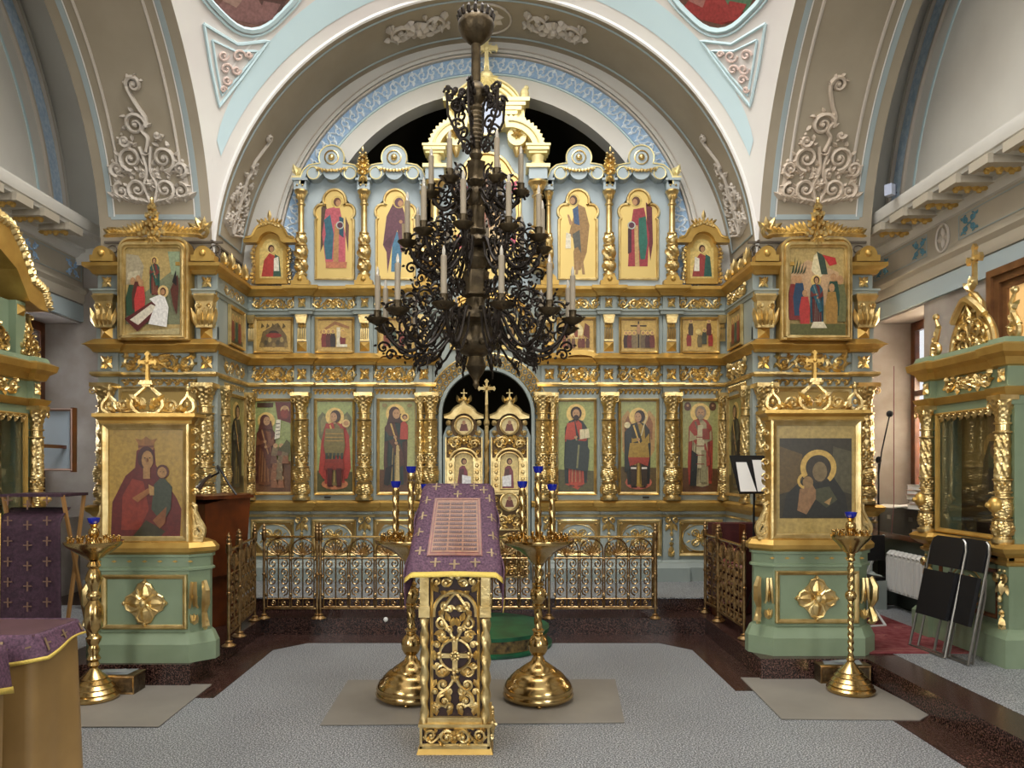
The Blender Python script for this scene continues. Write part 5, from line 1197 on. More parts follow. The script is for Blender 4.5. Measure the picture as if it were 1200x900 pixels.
# ---- octagonal icon stands in front of the wings ----
def icon_stand(x, Y, W, label, kind):
    t = thing('icon_stand', label, 'icon stand', (x, Y, .155)); c = .11
    def oct(e): w_ = W/2+e; return [(-w_+c, 0-e), (w_-c, 0-e), (w_, c-e), (w_, c-e+.04), (w_-c, .42+e), (-w_+c, .42+e), (-w_, c-e+.04), (-w_, c-e)]
    def ring(nm, prof, m, sm=25):
        mb = MB(); o = oct(-.05); mb.sweep(o, prof, closed=True); 
        mb.slab([(a, b) for a, b in o], prof[-1][1]-.004, prof[-1][1]); mb.build(nm, m, t, sm)
    ring('plinth', [(.05, 0), (.05, .13), (.045, .14), (.02, .20), (.015, .205), (0, .21)], GREEN)
    ring('body', [(.0, .2), (.0, .65), (.02, .655), (.02, .67), (.005, .68), (.005, .745), (.02, .75), (.02, .77), (0, .77)], GREEN)
    ring('gold_cap', [(.01, .765), (.03, .78), (.045, .79), (.05, .82), (.02, .855), (0, .86)], GOLDD)
    w2 = W/2-c-.0
    frame(-w2+.06, w2-.06, .235, .625, .03, .05, .03).build('panel_frame', GOLD, t, 25)
    rs = MB()
    for k in range(4):
        a = k*PI/2; leaf(rs, 0, 0, a, .12, .09, .035); leaf(rs, 0, 0, a+PI/4, .085, .05, .03)
        for s_ in (1, -1): rs.tube([(math.cos(a)*p[0]-math.sin(a)*p[2], -.012, math.sin(a)*p[0]+math.cos(a)*p[2]) for p in [(.12*math.sin(PI*q/8)*1.0, 0, s_*.05*math.sin(PI*q/4)) for q in range(5)]], .009, 5)
        rs.ball((.125*math.cos(a), -.02, .125*math.sin(a)), .012)
    rs.prism([(.145, 0), (.08, .06), (.06, .08), (0, .145), (-.06, .08), (-.08, .06), (-.145, 0), (-.08, -.06), (-.06, -.08), (0, -.145), (.06, -.08), (.08, -.06)], -.012, 0); rs.ball((0, -.035, 0), .024)
    m = rs.build('carved_rosette', GOLD, t); m.location = (0, .048, .42); m.scale = (1.15, 1, 1.2)
    dr = MB()
    for s_ in (1, -1):
        dr.tube([(s_*.012, -.01, .25), (s_*.014, -.02, .2), (s_*.022, -.02, .12), (s_*.03, -.01, .1)], [.012, .014, .01, .008], 5)
    for a in (-.4, 0, .4): leaf(dr, 0, .0, PI/2+a, .07, .04, .02)
    leaf(dr, 0, .2, -PI/2, .1, .05, .03); dm = dr.mesh('carved_drop', GOLD)
    for s_ in (1, -1): link('carved_drop', dm, t, None, None, at(s_*(w2-.012), .05, .26, 0, 1, 1, 1.25))
    for s_ in (1, -1):      # volute brackets on the sloping corners
        vb = MB(); vb.tube([(0, -.02, .27), (.0, -.05, .22), (0, -.045, .15), (0, -.02, .1), (0, -.04, .05), (0, -.05, .02)], [.02, .03, .032, .02, .026, .03], 6); vb.tube([(0, -.03+.03*math.cos(q*.7), .04+.03*math.sin(q*.7)) for q in range(9)], .012, 5)
        link('corner_volute', vb.mesh('corner_volute', GOLD), t, None, None, at(s_*(W/2-c*.5-.02), .05+c*.5-.01, .22, s_*PI/4, 1, 1, 1.3))
    for k in range(7 if True else 0):
        s_ = -3+k; m_ = MB().prism([(-.02, 0), (0, .009), (.02, 0), (0, -.009)], -.004, 0).build('inlay_lozenge', GOLDD, t, 0); m_.location = (s_*(w2*.3), .042, .72)
    # framed icon on top
    fw, fh, z0 = (.63 if kind == 'left' else .68), (.86 if kind == 'left' else .90), .855
    if kind == 'left': ip = (.05, .055)
    MB().box(-fw/2, fw/2, .07, .17, z0, z0+fh).build('icon_case', GOLDD, t, 0)
    frame(-fw/2, fw/2, z0, z0+fh, .045, .07, .035).build('icon_frame', GOLD, t, 25)
    mb = MB().sweep([(-fw/2, .22), (-fw/2, .07), (fw/2, .07), (fw/2, .22)], [(0, z0+fh-.01), (.015, z0+fh-.005), (.02, z0+fh+.02), (.045, z0+fh+.04), (.055, z0+fh+.045), (.055, z0+fh+.07), (0, z0+fh+.075)])
    mb.box(-fw/2, fw/2, .07, .17, z0+fh, z0+fh+.07); mb.build('icon_cornice', GOLDD, t, 25)
    P_ = Paint(); W2, H2_ = fw/2-.04, fh-.08
    if kind == 'left':
        P_.p('#a28238', [(-W2, 0), (W2, 0), (W2, H2_), (-W2, H2_)])
        P_.p('#5c1f18', [(-W2+.02, 0), (-W2+.03, .25), (-.15, .44), (-.08, .5), (-.07, .62), (.0, .68), (.06, .64), (.07, .52), (.14, .4), (.22, .28), (W2-.02, .2), (W2-.03, 0)])
        P_.p('#7c2e1e', [(-.18, .05), (-.17, .3), (-.1, .42), (-.02, .4), (.02, .2), (-.05, .05)]); P_.p('#34301c', [(-.1, 0), (0, .12), (.14, .04), (.1, 0)])
        P_.p('#8a5c2e', [(-.055, .63), (-.06, .68), (-.08, .71), (-.035, .70), (0, .725), (.035, .70), (.08, .71), (.06, .68), (.055, .63)]); P_.p('#6a3a20', [(-.055, .645), (.055, .645), (.055, .66), (-.055, .66)])
        P_.e('#3f1a14', 0, .57, .062, .085); P_.e('#9c7444', .01, .555, .042, .068); P_.p('#9c7444', [(-.02, .5), (.03, .5), (.03, .42), (-.02, .42)])
        P_.p('#8c5a30', [(-.1, .28), (.03, .36), (.06, .34), (-.06, .25)]); P_.p('#3a4030', [(.04, .2), (.06, .38), (.12, .44), (.19, .36), (.18, .2), (.12, .1)]); P_.p('#7a4a28', [(.05, .12), (.15, .22), (.14, .1), (.1, .06)])
        P_.e('#4a2018', .12, .47, .048, .052); P_.e('#9c7444', .118, .465, .034, .04); P_.p('#a5804c', [(.02, .38), (.06, .36), (.06, .3), (.03, .3)])
        for s_ in (-1, 1): P_.e('#22120c', .012+s_*.018, .57, .007, .004, 6); P_.e('#22120c', .118+s_*.012, .47, .005, .003, 6)
        P_.p('#7a4a2c', [(.008, .57), (.015, .57), (.018, .54), (.006, .54)])
    else:
        P_.p('#b09758', [(-W2, 0), (W2, 0), (W2, H2_), (-W2, H2_)])
        a, b = -W2+.03, W2-.03; P_.p('#3a3426', [(a, .12), (b, .12), (b, H2_-.1), (a, H2_-.1)]); P_.p('#5f4c2a', [(a, .3), (-.1, .35), (-.1, .6), (a, .66)]); P_.p('#55503a', [(.12, .35), (b, .3), (b, .62), (.13, .66)])
        P_.p('#2a2a24', [(a+.02, .13), (a+.05, .3), (-.06, .45), (.1, .48), (b-.05, .3), (b-.02, .13)]); 
        hal = arc(.02, .5, .135, -50, 215, 26)+arc(.02, .5, .095, 215, -50, 26); P_.p('#c9a557', hal)
        P_.e('#3a3328', .02, .49, .09, .105); P_.e('#7a6848', .03, .47, .055, .075); P_.p('#8d6a48', [(-.14, .18), (-.12, .34), (-.03, .38), (.02, .3), (-.04, .2), (-.07, .15)]); P_.p('#4a4a34', [(.0, .34), (.1, .36), (.16, .26), (.08, .2), (0, .26)]); P_.p('#a08050', [(.06, .24), (.12, .28), (.1, .22)])
        P_.e('#8d7048', -.06, .39, .04, .045); P_.p('#c9a557', arc(-.08, .4, .06, 80, 260, 8)+arc(-.08, .4, .04, 260, 80, 8))
    m = P_.mesh(); m.v = [(a_, b_+.065, c_+z0+.04) for a_, b_, c_ in m.v]; m.build('painting', MATS['icon_paint'], t, 0)
    # side scrolls
    for s_ in (1, -1):
        sc = MB(); sc.tube([(s_*p[0], 0, p[2]) for p in spiral(.045, .07, .055, PI/2, 1.5, -1, 16)], .014, 6)
        sc.tube([(s_*.0, 0, .28), (s_*.03, 0, .26), (s_*.03, 0, .21), (s_*.01, 0, .2)], .014, 6); sc.tube(smooth([(s_*.02, 0, .24), (s_*.05, 0, .17), (s_*.09, 0, .1), (s_*.085, 0, .05)]), .016, 6); sc.tube([(s_*.01, 0, .2), (s_*.03, 0, .13), (s_*.06, 0, .07)], .014, 6)
        sc.prism([(0, 0), (s_*.08, 0), (s_*.095, .08), (s_*.05, .17), (0, .26)], -.006, .03)
        m = sc.build('side_scroll', GOLD, t); m.location = (s_*(fw/2), .10, z0+.0)
        s2 = MB(); 
        for k in range(5): s2.tube([(s_*p[0], 0, p[2]) for p in spiral(.02, .06+.11*k, .03, 0, 1.2, 1, 10)], .009, 5); leaf(s2, s_*.02, .1+.11*k, PI/2-s_*.5, .07, .03, .02)
        m = s2.build('side_carving', GOLD, t); m.location = (s_*(fw/2), .10, z0+.3)
    # crest: heart of scrolls, leaves, finials and cross
    zc_ = z0+fh+.075; cr = MB()
    for s_ in (1, -1):
        cr.tube(smooth([(s_*p[0], 0, p[2]) for p in [(0, 0, .0), (.06, 0, .0), (.11, 0, .05), (.10, 0, .11), (.05, 0, .16), (.01, 0, .2)]]), rsm([.02, .018, .02, .018, .014, .01], 6), 6)
        cr.tube([(s_*p[0], -.01, p[2]) for p in spiral(.17, .05, .045, 0, 1.4, -s_*1 if False else 1, 14)], .012, 5); cr.ball((s_*.17, -.01, .05), .018); cr.tube(smooth([(s_*.10, 0, .02), (s_*.16, 0, .01), (s_*.22, 0, .05), (s_*.235, 0, .02)]), .012, 5)
        for k in range(3): leaf(cr, s_*(.02+.02*k), .02+.03*k, PI/2-s_*(.3+.3*k), .09, .05, .035, -.01)
        cr.tube([(s_*p[0], 0, p[2]) for p in spiral(.055, .075, .04, PI, 1.4, -1, 12)], .012, 5)
        for k in range(4): leaf(cr, s_*(.13+.035*k), .005, PI/2-s_*(.2+.25*k), .11-.015*k, .045, .03); leaf(cr, s_*(.05), .07, PI/2+k, .05, .03, .03)
    cr.box(-.03, .03, -.03, .03, .19, .205).box(-.05, .05, -.04, .04, .205, .22).box(-.042, .042, -.035, .035, .22, .235)
    leaf(cr, 0, .02, -PI/2, .08, .05, .03); m = cr.build('crest', GOLD, t); m.location = (0, .09, zc_)
    cm_ = MB(); cross(cm_, 0, 0, 0, .22, .07, .013); m = cm_.build('cross', GOLDD, t, 25); m.location = (0, .09, zc_+.23)
    for s_ in (1, -1):
        f_ = MB(); [f_.tube(smooth([(q*p[0], 0, p[1]) for p in [(0, 0), (.045, .03), (.04, .08), (.008, .12), (0, .16)]]), rsm([.015, .018, .016, .012, .01], 5), 6) for q in (1, -1)]; f_.ball((0, -.01, .06), .02); f_.ball((0, 0, .175), .022); f_.ball((0, 0, .2), .012)
        m = f_.build('finial', GOLD, t); m.location = (s_*(fw/2-.03), .10, zc_)
    return t
icon_stand(-2.41, 5.36, .95, 'left green and gold icon stand showing crowned mother and child in dark red', 'left')
icon_stand(2.51, 5.56, .96, 'right green and gold icon stand with dark glazed icon and bright ring halo', 'right')
# ---- wall shrines along the side walls ----
def wall_shrine(X, Y, rz, label, big):
    t = thing('wall_shrine', label, 'shrine', (X, Y, .155), rz); L = .52
    def sw(nm, prof, m, br=.05, L_=L, d=.30, sm=25):
        w_ = .10; pts = [(-L_, d), (-L_, -br), (-L_+w_, -br), (-L_+w_, 0), (L_-w_, 0), (L_-w_, -br), (L_, -br), (L_, d)]
        MB().sweep(pts, prof).build(nm, m, t, sm)
    D = .62
    sw('plinth', [(0, 0), (.07, 0), (.07, .2), (.05, .23), (.02, .25), (0, .26)], GREEN, .04, L, D)
    MB().box(-L+.005, L-.005, 0, D, 0, .84).build('base_body', GREEN, t, 0)
    for s_ in (1, -1): MB().box(*sorted((s_*(L-.12), s_*L)), -.04, 0, 0, .84).build('base_pilaster', GREEN, t, 0)
    frame(-L+.16, L-.16, .3, .66, .03, 0, .02).build('base_panel_frame', WOODB, t, 25)
    m = link('base_relief', bpm, t, None, None, at(0, -.005, .48))
    for s_ in (1, -1):
        link('carved_pendant', pdm, t, None, None, at(s_*(L-.06), -.045, .2, 0, 1, 1, .95))
    sw('base_ledge', [(0, .70), (.015, .71), (.02, .73), (0, .74), (0, .76), (.03, .77), (.07, .8), (.08, .83), (.05, .86), (0, .86)], GOLDD, .05, L, D)
    for s_ in (1, -1):
        for q in (-.025, .025): m_ = MB(); m_.ball((s_*(L-.06)+q, -.05, .665), .012); m_.build('stud', GOLD, t)
    # glazed case
    mb = MB(); mb.box(-L, -L+.10, 0, .28, .86, 1.95).box(L-.10, L, 0, .28, .86, 1.95).box(-L+.1, L-.1, .24, .28, .86, 1.95).box(-L+.1, L-.1, .02, .28, 1.84, 1.95); mb.build('case', GREEN, t, 0)
    frame(-L+.12, L-.12, .87, 1.84, .035, 0, .03).build('glass_frame', GOLDD, t, 25)
    P_ = Paint(); a, b = -L+.12, L-.12
    P_.p('#6a5a30', [(a, .88), (b, .88), (b, 1.83), (a, 1.83)]); P_.p('#8f7a44', [(a+.04, 1.4), (b-.04, 1.4), (b-.04, 1.8), (a+.04, 1.8)]); P_.p('#2c2620', [(a, .88), (b, .88), (b, 1.2), (a, 1.22)])
    P_.e('#c09a54', 0, 1.55, .12); P_.p('#33302c', [(-.16, 1.1), (-.12, 1.45), (-.05, 1.6), (.05, 1.6), (.12, 1.45), (.18, 1.1)]); P_.e('#7c5c3c', 0, 1.52, .04, .055)
    if big: P_.p('#4a4534', [(-.3, 1.2), (-.1, 1.4), (.1, 1.35), (.3, 1.2)])
    m = P_.mesh(); m.v = [(x_, y_+.2, z_) for x_, y_, z_ in m.v]; m.build('icon_behind_glass', MATS['icon_paint'], t, 0)
    MB().box(-L+.14, L-.14, .005, .011, .9, 1.82).build('glass_pane', GLASS, t, 0)
    for s_ in (1, -1):
        link('carved_column', cc, t, None, None, at(s_*(L-.05), -.05, .86, 0, .72, .72, .88))
        vb = MB(); vb.ball((0, -.03, 0), .055, .05, .06, 12, 8); vb.ball((0, -.085, 0), .02); m_ = vb.build('column_boss', GOLDD, t); m_.location = (s_*(L-.05), -.07, 1.13)
    sw('leaf_band', [(0, 1.84), (.01, 1.84), (.01, 1.93), (0, 1.94)], GREEN, .05)
    link('leaf_moulding', sl, t, None, None, at(0, -.012, 1.80, 0, 1.5, 1, 1))
    sw('lower_moulding', [(0, 1.90), (.03, 1.905), (.05, 1.93), (.06, 1.96), (0, 1.97)], GOLDD, .05)
    sw('frieze', [(0, 1.97), (.0, 2.13)], GREEN, .05); MB().box(-L+.005, L-.005, .005, .295, 1.93, 2.28).build('frieze_block', GREEN, t, 0)
    link('carved_frieze', fz, t, None, None, at(0, -.004, 2.05, 0, 1.15, 1, .75))
    for s_ in (1, -1): link('square_ornament', sqm, t, None, None, at(s_*(L-.05), -.055, 2.05, 0, .7, 1, .9))
    sw('cornice', [(0, 2.11), (.03, 2.12), (.05, 2.17), (.09, 2.20), (.1, 2.25), (.06, 2.27)], GOLDD, .05); sw('cornice_top', [(.06, 2.26), (.04, 2.31), (0, 2.31)], GREEN, .05)
    # crest
    cr = MB()
    if not big:
        o = [(-.24, 0)]+[(p[0], p[1]) for p in arc(-.02, .0, .24, 180, 112, 8, .30)]+[(-.1, .36), (0, .46), (.1, .36)]+[(p[0], p[1]) for p in arc(.02, .0, .24, 68, 0, 8, .30)]+[(.24, 0)]
        for k in (1, .82): cr.tube([(p[0]*k, -.02, p[1]*k) for p in o], .02, 6)
        cr.prism(o, 0, .02); v_ = orn_tri(.40, .46); cr.put(v_, Matrix.Translation((0, -.01, 0)) @ Matrix.Diagonal((1, 2.5, .9, 1)))
        for k in range(26): cr.ball((random.uniform(-.17, .17)*(1-k/40), -.03, .02+.3*k/26), .022, .025, .022, 6, 4)
        cr.tube(smooth([(-.19, -.05, .25), (-.11, -.06, .33), (0, -.07, .40), (.11, -.06, .33), (.19, -.05, .25)]), .03, 6)
        for a in (-.8, 0, .8): leaf(cr, 0, .46, PI/2+a, .12, .06, .03, -.03)
        cr.ball((0, -.02, .54), .035)
        m = cr.build('carved_gable', GOLD, t); m.location = (0, .05, 2.29)
        cm_ = MB(); cross(cm_, 0, 0, 0, .32, .09, .016); m = cm_.build('cross', GOLD, t, 25); m.location = (0, .05, 2.80)
    else:
        # tall broken pediment tier
        MB().box(-.36, .36, .06, .26, 2.29, 2.75).build('upper_tier', GREEN, t, 0)
        for s_ in (1, -1):
            MB().box(*sorted((s_*.28, s_*.4)), .0, .06, 2.29, 2.75).build('upper_pilaster', GREEN, t, 0); link('pyramid_boss', pym, t, None, None, at(s_*.34, -.0, 2.68, 0, .8, 1, .8))
            m_ = orn_tri(.26, .4); q = MB(); q.put(m_, Matrix.Diagonal((1, 3, .95, 1)))
            for k in range(14): q.ball((random.uniform(-.1, .1), -.02, .02+.02*k), .02, .02, .02, 6, 4)
            q.build('side_scrollwork', GOLD, t).location = (s_*.46, .03, 2.29)
        v_ = orn_tri(.42, .44); q = MB(); q.put(v_, Matrix.Diagonal((1, 3, 1, 1))); q.build('central_scrollwork', GOLD, t).location = (0, .05, 2.3)
        o = [(-.62, 2.72), (-.55, 2.86), (-.42, 2.9), (-.28, 3.12), (-.15, 3.26), (0, 3.3), (.15, 3.26), (.28, 3.12), (.42, 2.9), (.55, 2.86), (.62, 2.72)]
        MB().prism(o+[(.5, 2.72), (.36, 2.76), (.2, 2.98), (0, 3.08), (-.2, 2.98), (-.36, 2.76), (-.5, 2.72)], -.06, .24).build('pediment', GOLDD, t, 20)
        q = MB()
        for k in range(len(o)-1):
            for j in range(4):
                f_ = j/4; x_, z_ = o[k][0]+(o[k+1][0]-o[k][0])*f_, o[k][1]+(o[k+1][1]-o[k][1])*f_
                for a in (-.6, .2, 1): leaf(q, x_, z_, PI/2-x_*1.5+a, .09, .05, .03, -.06)
                q.ball((x_, -.06, z_+.02), .02)
        q.build('pediment_carving', GOLD, t)
    for s_ in (1, -1):
        f_ = MB()
        f_.tube([(p[0]*s_, 0, p[2]) for p in spiral(0, .07, .07, -PI/2, 1.1, 1, 12, .3)], .022, 6); f_.tube([(s_*.05, 0, .1), (s_*.0, 0, .18), (s_*-.03, 0, .26), (s_*.01, 0, .33)], [.025, .022, .02, .012], 6); f_.ball((s_*.01, 0, .35), .028)
        for k in range(5): leaf(f_, 0, .08+.04*k, PI/2+1.2-.6*k, .08, .04, .03)
        m = f_.build('finial', GOLD, t); m.location = (s_*(L-.05), .03, 2.3)
    return t
wall_shrine(3.75, 5.78, -PI/2, 'tall green and gold glazed wall shrine with carved gable and cross by right wall', False)
wall_shrine(-3.76, 5.78, PI/2, 'tall green and gold glazed wall shrine with curved pediment by left wall', True)

# narrow icons on the inner returns of the wings
for s_ in (1, -1):
    side = 'left' if s_ < 0 else 'right'; rz_ = PI/2 if s_ < 0 else -PI/2
    P_ = Paint(); bgd(P_, .52, 1.08, .03, '#a3995c', '#4f4524', .2); figure(P_, 0, .08, .9, '#5a5a44', '#3c3a30', '#35281c', w=1.2)
    tt = framed('framed_icon', 'tall narrow-looking icon on the inner side of the %s wing, lower row' % side, 'icon', 0, zI, .52, 1.08, 0, P_, ft=.03); tt.location = (s_*2.675, 8.02, zI); tt.rotation_euler = (0, 0, rz_)
    P_ = Paint(); bgd(P_, .46, .44, .03, '#a8905a', '#4f4524', .2)
    for x_, c_ in ((-.1, '#7a3028'), (0, '#2f5548'), (.09, '#8a3c34')): small(P_, x_, .06, .28, c_)
    tt = framed('framed_icon', 'small foreshortened icon on the inner side of the %s wing, second row' % side, 'icon', 0, 2.83, .46, .42, 0, P_, ft=.03); tt.location = (s_*2.675, 8.02, 2.83); tt.rotation_euler = (0, 0, rz_)
# ================= CHANDELIER =================
YC = 4.85
def zc_(py): return PZ(py, YC)
ch = thing('chandelier', 'huge dark bronze tiered chandelier with scrolled arms and pale candle tubes hanging in mid nave', 'chandelier', (-.01, YC, 0))
def body(nm, pts, m, n=28, mod=None):   # pts: (radius px, y px)
    k = YC/F; mb = MB(); mb.lathe([(r*k, zc_(y)) for r, y in pts[::-1]], n=n, mod=mod); return mb.build(nm, m, ch, 40)
mb = MB()
for k in range(6):
    z = zc_(12)+k*.13
    for s_ in (1, -1): mb.tube([((.022*math.cos(t*PI/6)) if k % 2 else 0, 0 if k % 2 else .022*math.cos(t*PI/6), z+.07*math.sin(t*PI/6)) for t in range(13)], .007, 5)
mb.build('chain', IRON, ch)
body('canopy_bowl', [(4, 12), (7, 18), (17, 22), (21, 27), (21, 34), (17, 42), (10, 49), (5, 53)], BRONZE)
mb = MB()
for k in range(16):
    a = k*PI/8; x, y = .105*math.cos(a), .105*math.sin(a); mb.tube([(x, y, zc_(24)), (x*1.1, y*1.1, zc_(18)), (x*1.02, y*1.02, zc_(14))], [.014, .012, .004], 5)
mb.build('canopy_crown', IRON, ch)
body('rod', [(5.5, 50), (5.5, 100)], BRONZE, 14); body('globe', [(4, 96), (8, 99), (12, 106), (12.5, 110), (11, 116), (7, 121), (5, 124)], BRONZE)
tw = lambda r, t, h: r*(1+.10*math.cos(t*6+h*40))
body('turned_shaft', [(7, 124), (8, 128), (6, 131)]+[(6.5+1.2*(i % 2), 131+i*2.5) for i in range(17)]+[(7, 172), (5, 176), (8, 182), (5, 188)], BRONZE)
body('upper_drum', [(5, 188), (11, 191), (10, 194), (9.5, 210), (11, 213), (8, 217), (5, 220)], BRONZE, 28, tw)
body('upper_knop', [(5, 218), (9, 222), (12, 230), (10, 238), (6, 243)], BRONZE)
body('middle_drum', [(6, 242), (11, 244), (10, 248), (10, 268), (12, 271), (9, 276), (17, 281), (19, 285), (14, 290), (10, 292)], BRONZE, 28, tw)
body('middle_knop', [(9, 290), (12, 298), (15, 304), (12, 312), (8, 317)], BRONZE)
body('lower_drum', [(8, 316), (15, 319), (14, 323), (14.5, 343), (16, 347), (10, 350), (11, 360), (17, 366), (26, 372), (26, 376), (16, 380)], BRONZE, 28, tw)
body('bowl', [(16, 378), (19, 382), (24, 390), (26, 400), (24, 408), (18, 414), (9, 418)], BRONZE)
mb = MB()
for k in range(8): a = k*PI/4+.3; mb.ball((.14*math.cos(a), .14*math.sin(a), zc_(404)), .022, .022, .022, 8, 6)
mb.build('bowl_bosses', BRONZE, ch)
body('pendant', [(8, 416), (10, 424), (12, 430), (8, 438), (4, 444), (3, 448), (4, 451), (.6, 456)], BRONZE)
def candle_arm(L, Hd, Hc, ry, nsp):
    """arm from the shaft (local x outward) carrying a drip pan and candle; L length, Hd dip, Hc cup height relative to the root"""
    a = MB(); t_ = .0085
    a.tube(smooth([(0, 0, -.02), (L*.18, 0, -.04), (L*.4, 0, -Hd*.75), (L*.62, 0, -Hd), (L*.85, 0, -Hd*.75), (L*1.0, 0, -Hd*.2), (L, 0, Hc-.03)], 4), t_*1.35, 6)
    a.tube([(.02, 0, -.05), (L*.12, 0, -Hd*.6), (L*.35, 0, -Hd*1.02), (L*.5, 0, -Hd*1.15)], t_, 5)
    rnd = random.Random(int(L*100))
    sp_ = [(L*.40, .055, .06, 0, 1.4, 1), (L*.60, .02, .065, PI, 1.4, -1), (L*.80, -.03, .055, 0, 1.4, 1), (L*.62, -Hd*.5, .07, PI/2, 1.4, -1), (L*.88, -Hd*.55, .055, 0, 1.3, 1), (L*.38, -Hd*.35, .055, -PI/2, 1.4, 1), (L*.5, -Hd*1.1, .05, PI/2, 1.3, 1), (L*.93, -Hd*.95, .042, PI, 1.3, -1), (L*.7, -Hd*.95, .045, PI/2, 1.3, 1), (L*.3, .09, .035, PI, 1.3, -1), (L*.72, .075, .035, 0, 1.2, -1), (L*1.06, -Hd*.35, .035, PI, 1.3, -1)]
    for (x, z, r, a0, tr, d) in sp_[:nsp]:
        pts = spiral(x, z, r, a0, tr, d, 15); a.tube([(p[0], 0, p[2]) for p in pts], [t_*.85*(1.1-.4*i/15) for i in range(16)], 4)
        a.ball((x, 0, z), .011, .011, .011, 5, 4)
        an = a0+.4; leaf(a, x+r*math.cos(an), z+r*math.sin(an), an, r*.7, r*.45, .008); leaf(a, x-r*math.cos(an), z-r*math.sin(an), an+2.4, r*.6, r*.4, .008)
    a.tube([(L*.45, 0, -Hd*1.1), (L*.55, 0, -Hd*1.28), (L*.56, 0, -Hd*1.4)], [t_, t_, .003], 5)
    return a
def tier(n, off, r0, L, Hd, zroot, zcup, nsp, clen, nm, s=1.0, zig=0):
    Hc = zcup-zroot; am = candle_arm(L-r0, Hd, Hc, 0, nsp).mesh('arm', IRON, 40)
    pan = MB().lathe([(.012, -.035), (.03, -.03), (.045*s, -.02), (.07*s, -.002), (.072*s, .004), (.03, 0), (.022, .005), (.024, .05), (.026, .055), (.018, .056)], n=14).mesh('drip_pan', BRONZE, 40)
    cd = MB().lathe([(.0175, .04), (.0175, .04+clen), (.012, .045+clen)], n=10).mesh('candle_tube', CANDLE, 40)
    bb = MB().lathe([(.006, .04+clen), (.011, .055+clen), (.010, .075+clen), (.002, .10+clen)], n=8).mesh('flame_bulb', BULB, 40)
    for k in range(n):
        an = off+2*PI*k/n
        M = Matrix.Rotation(an, 4, 'Z') @ Matrix.Translation((r0, 0, zroot))
        a = link('arm', am, ch, None, None, M)
        z2 = Matrix.Translation((L-r0, 0, Hc))
        link('drip_pan', pan, a, None, None, z2); link('candle_tube', cd, a, None, None, z2); link('flame_bulb', bb, a, None, None, z2)
tier(12, math.radians(-90+15), .12, .63, .29, zc_(362), zc_(380), 12, .23, 'lower')
tier(10, math.radians(-90-8), .09, .44, .22, zc_(280), zc_(288), 10, .22, 'middle', .9)
tier(6, math.radians(-90+28), .06, .29, .13, zc_(222), zc_(226), 6, .20, 'upper', .8)
# foliage scroll wreath at the top of the shaft
fw_ = MB()
for (x, z, r, a0, tr, d) in ((.09, .0, .05, 0, 1.4, 1), (.10, .12, .055, PI, 1.4, -1), (.05, -.12, .045, 0, 1.3, 1), (.15, .2, .04, 0, 1.3, 1), (.06, .22, .04, PI, 1.2, 1)):
    fw_.tube([(p[0], 0, p[2]) for p in spiral(x, z, r, a0, tr, d, 15)], .0085, 5)
for k in range(9): fw_.ball((.06+.013*k, .01*(k % 3), .22-.02*(k % 4)), .02, .012, .022, 5, 4)
fw_.tube([(.03, 0, -.15), (.1, 0, -.06), (.16, 0, .06), (.17, 0, .2)], .009, 5)
fwm = fw_.mesh('foliage_scroll', IRON, 40)
for k in range(6): link('foliage_scroll', fwm, ch, None, None, Matrix.Rotation(.3+k*PI/3, 4, 'Z') @ Matrix.Translation((.025, 0, zc_(150))))
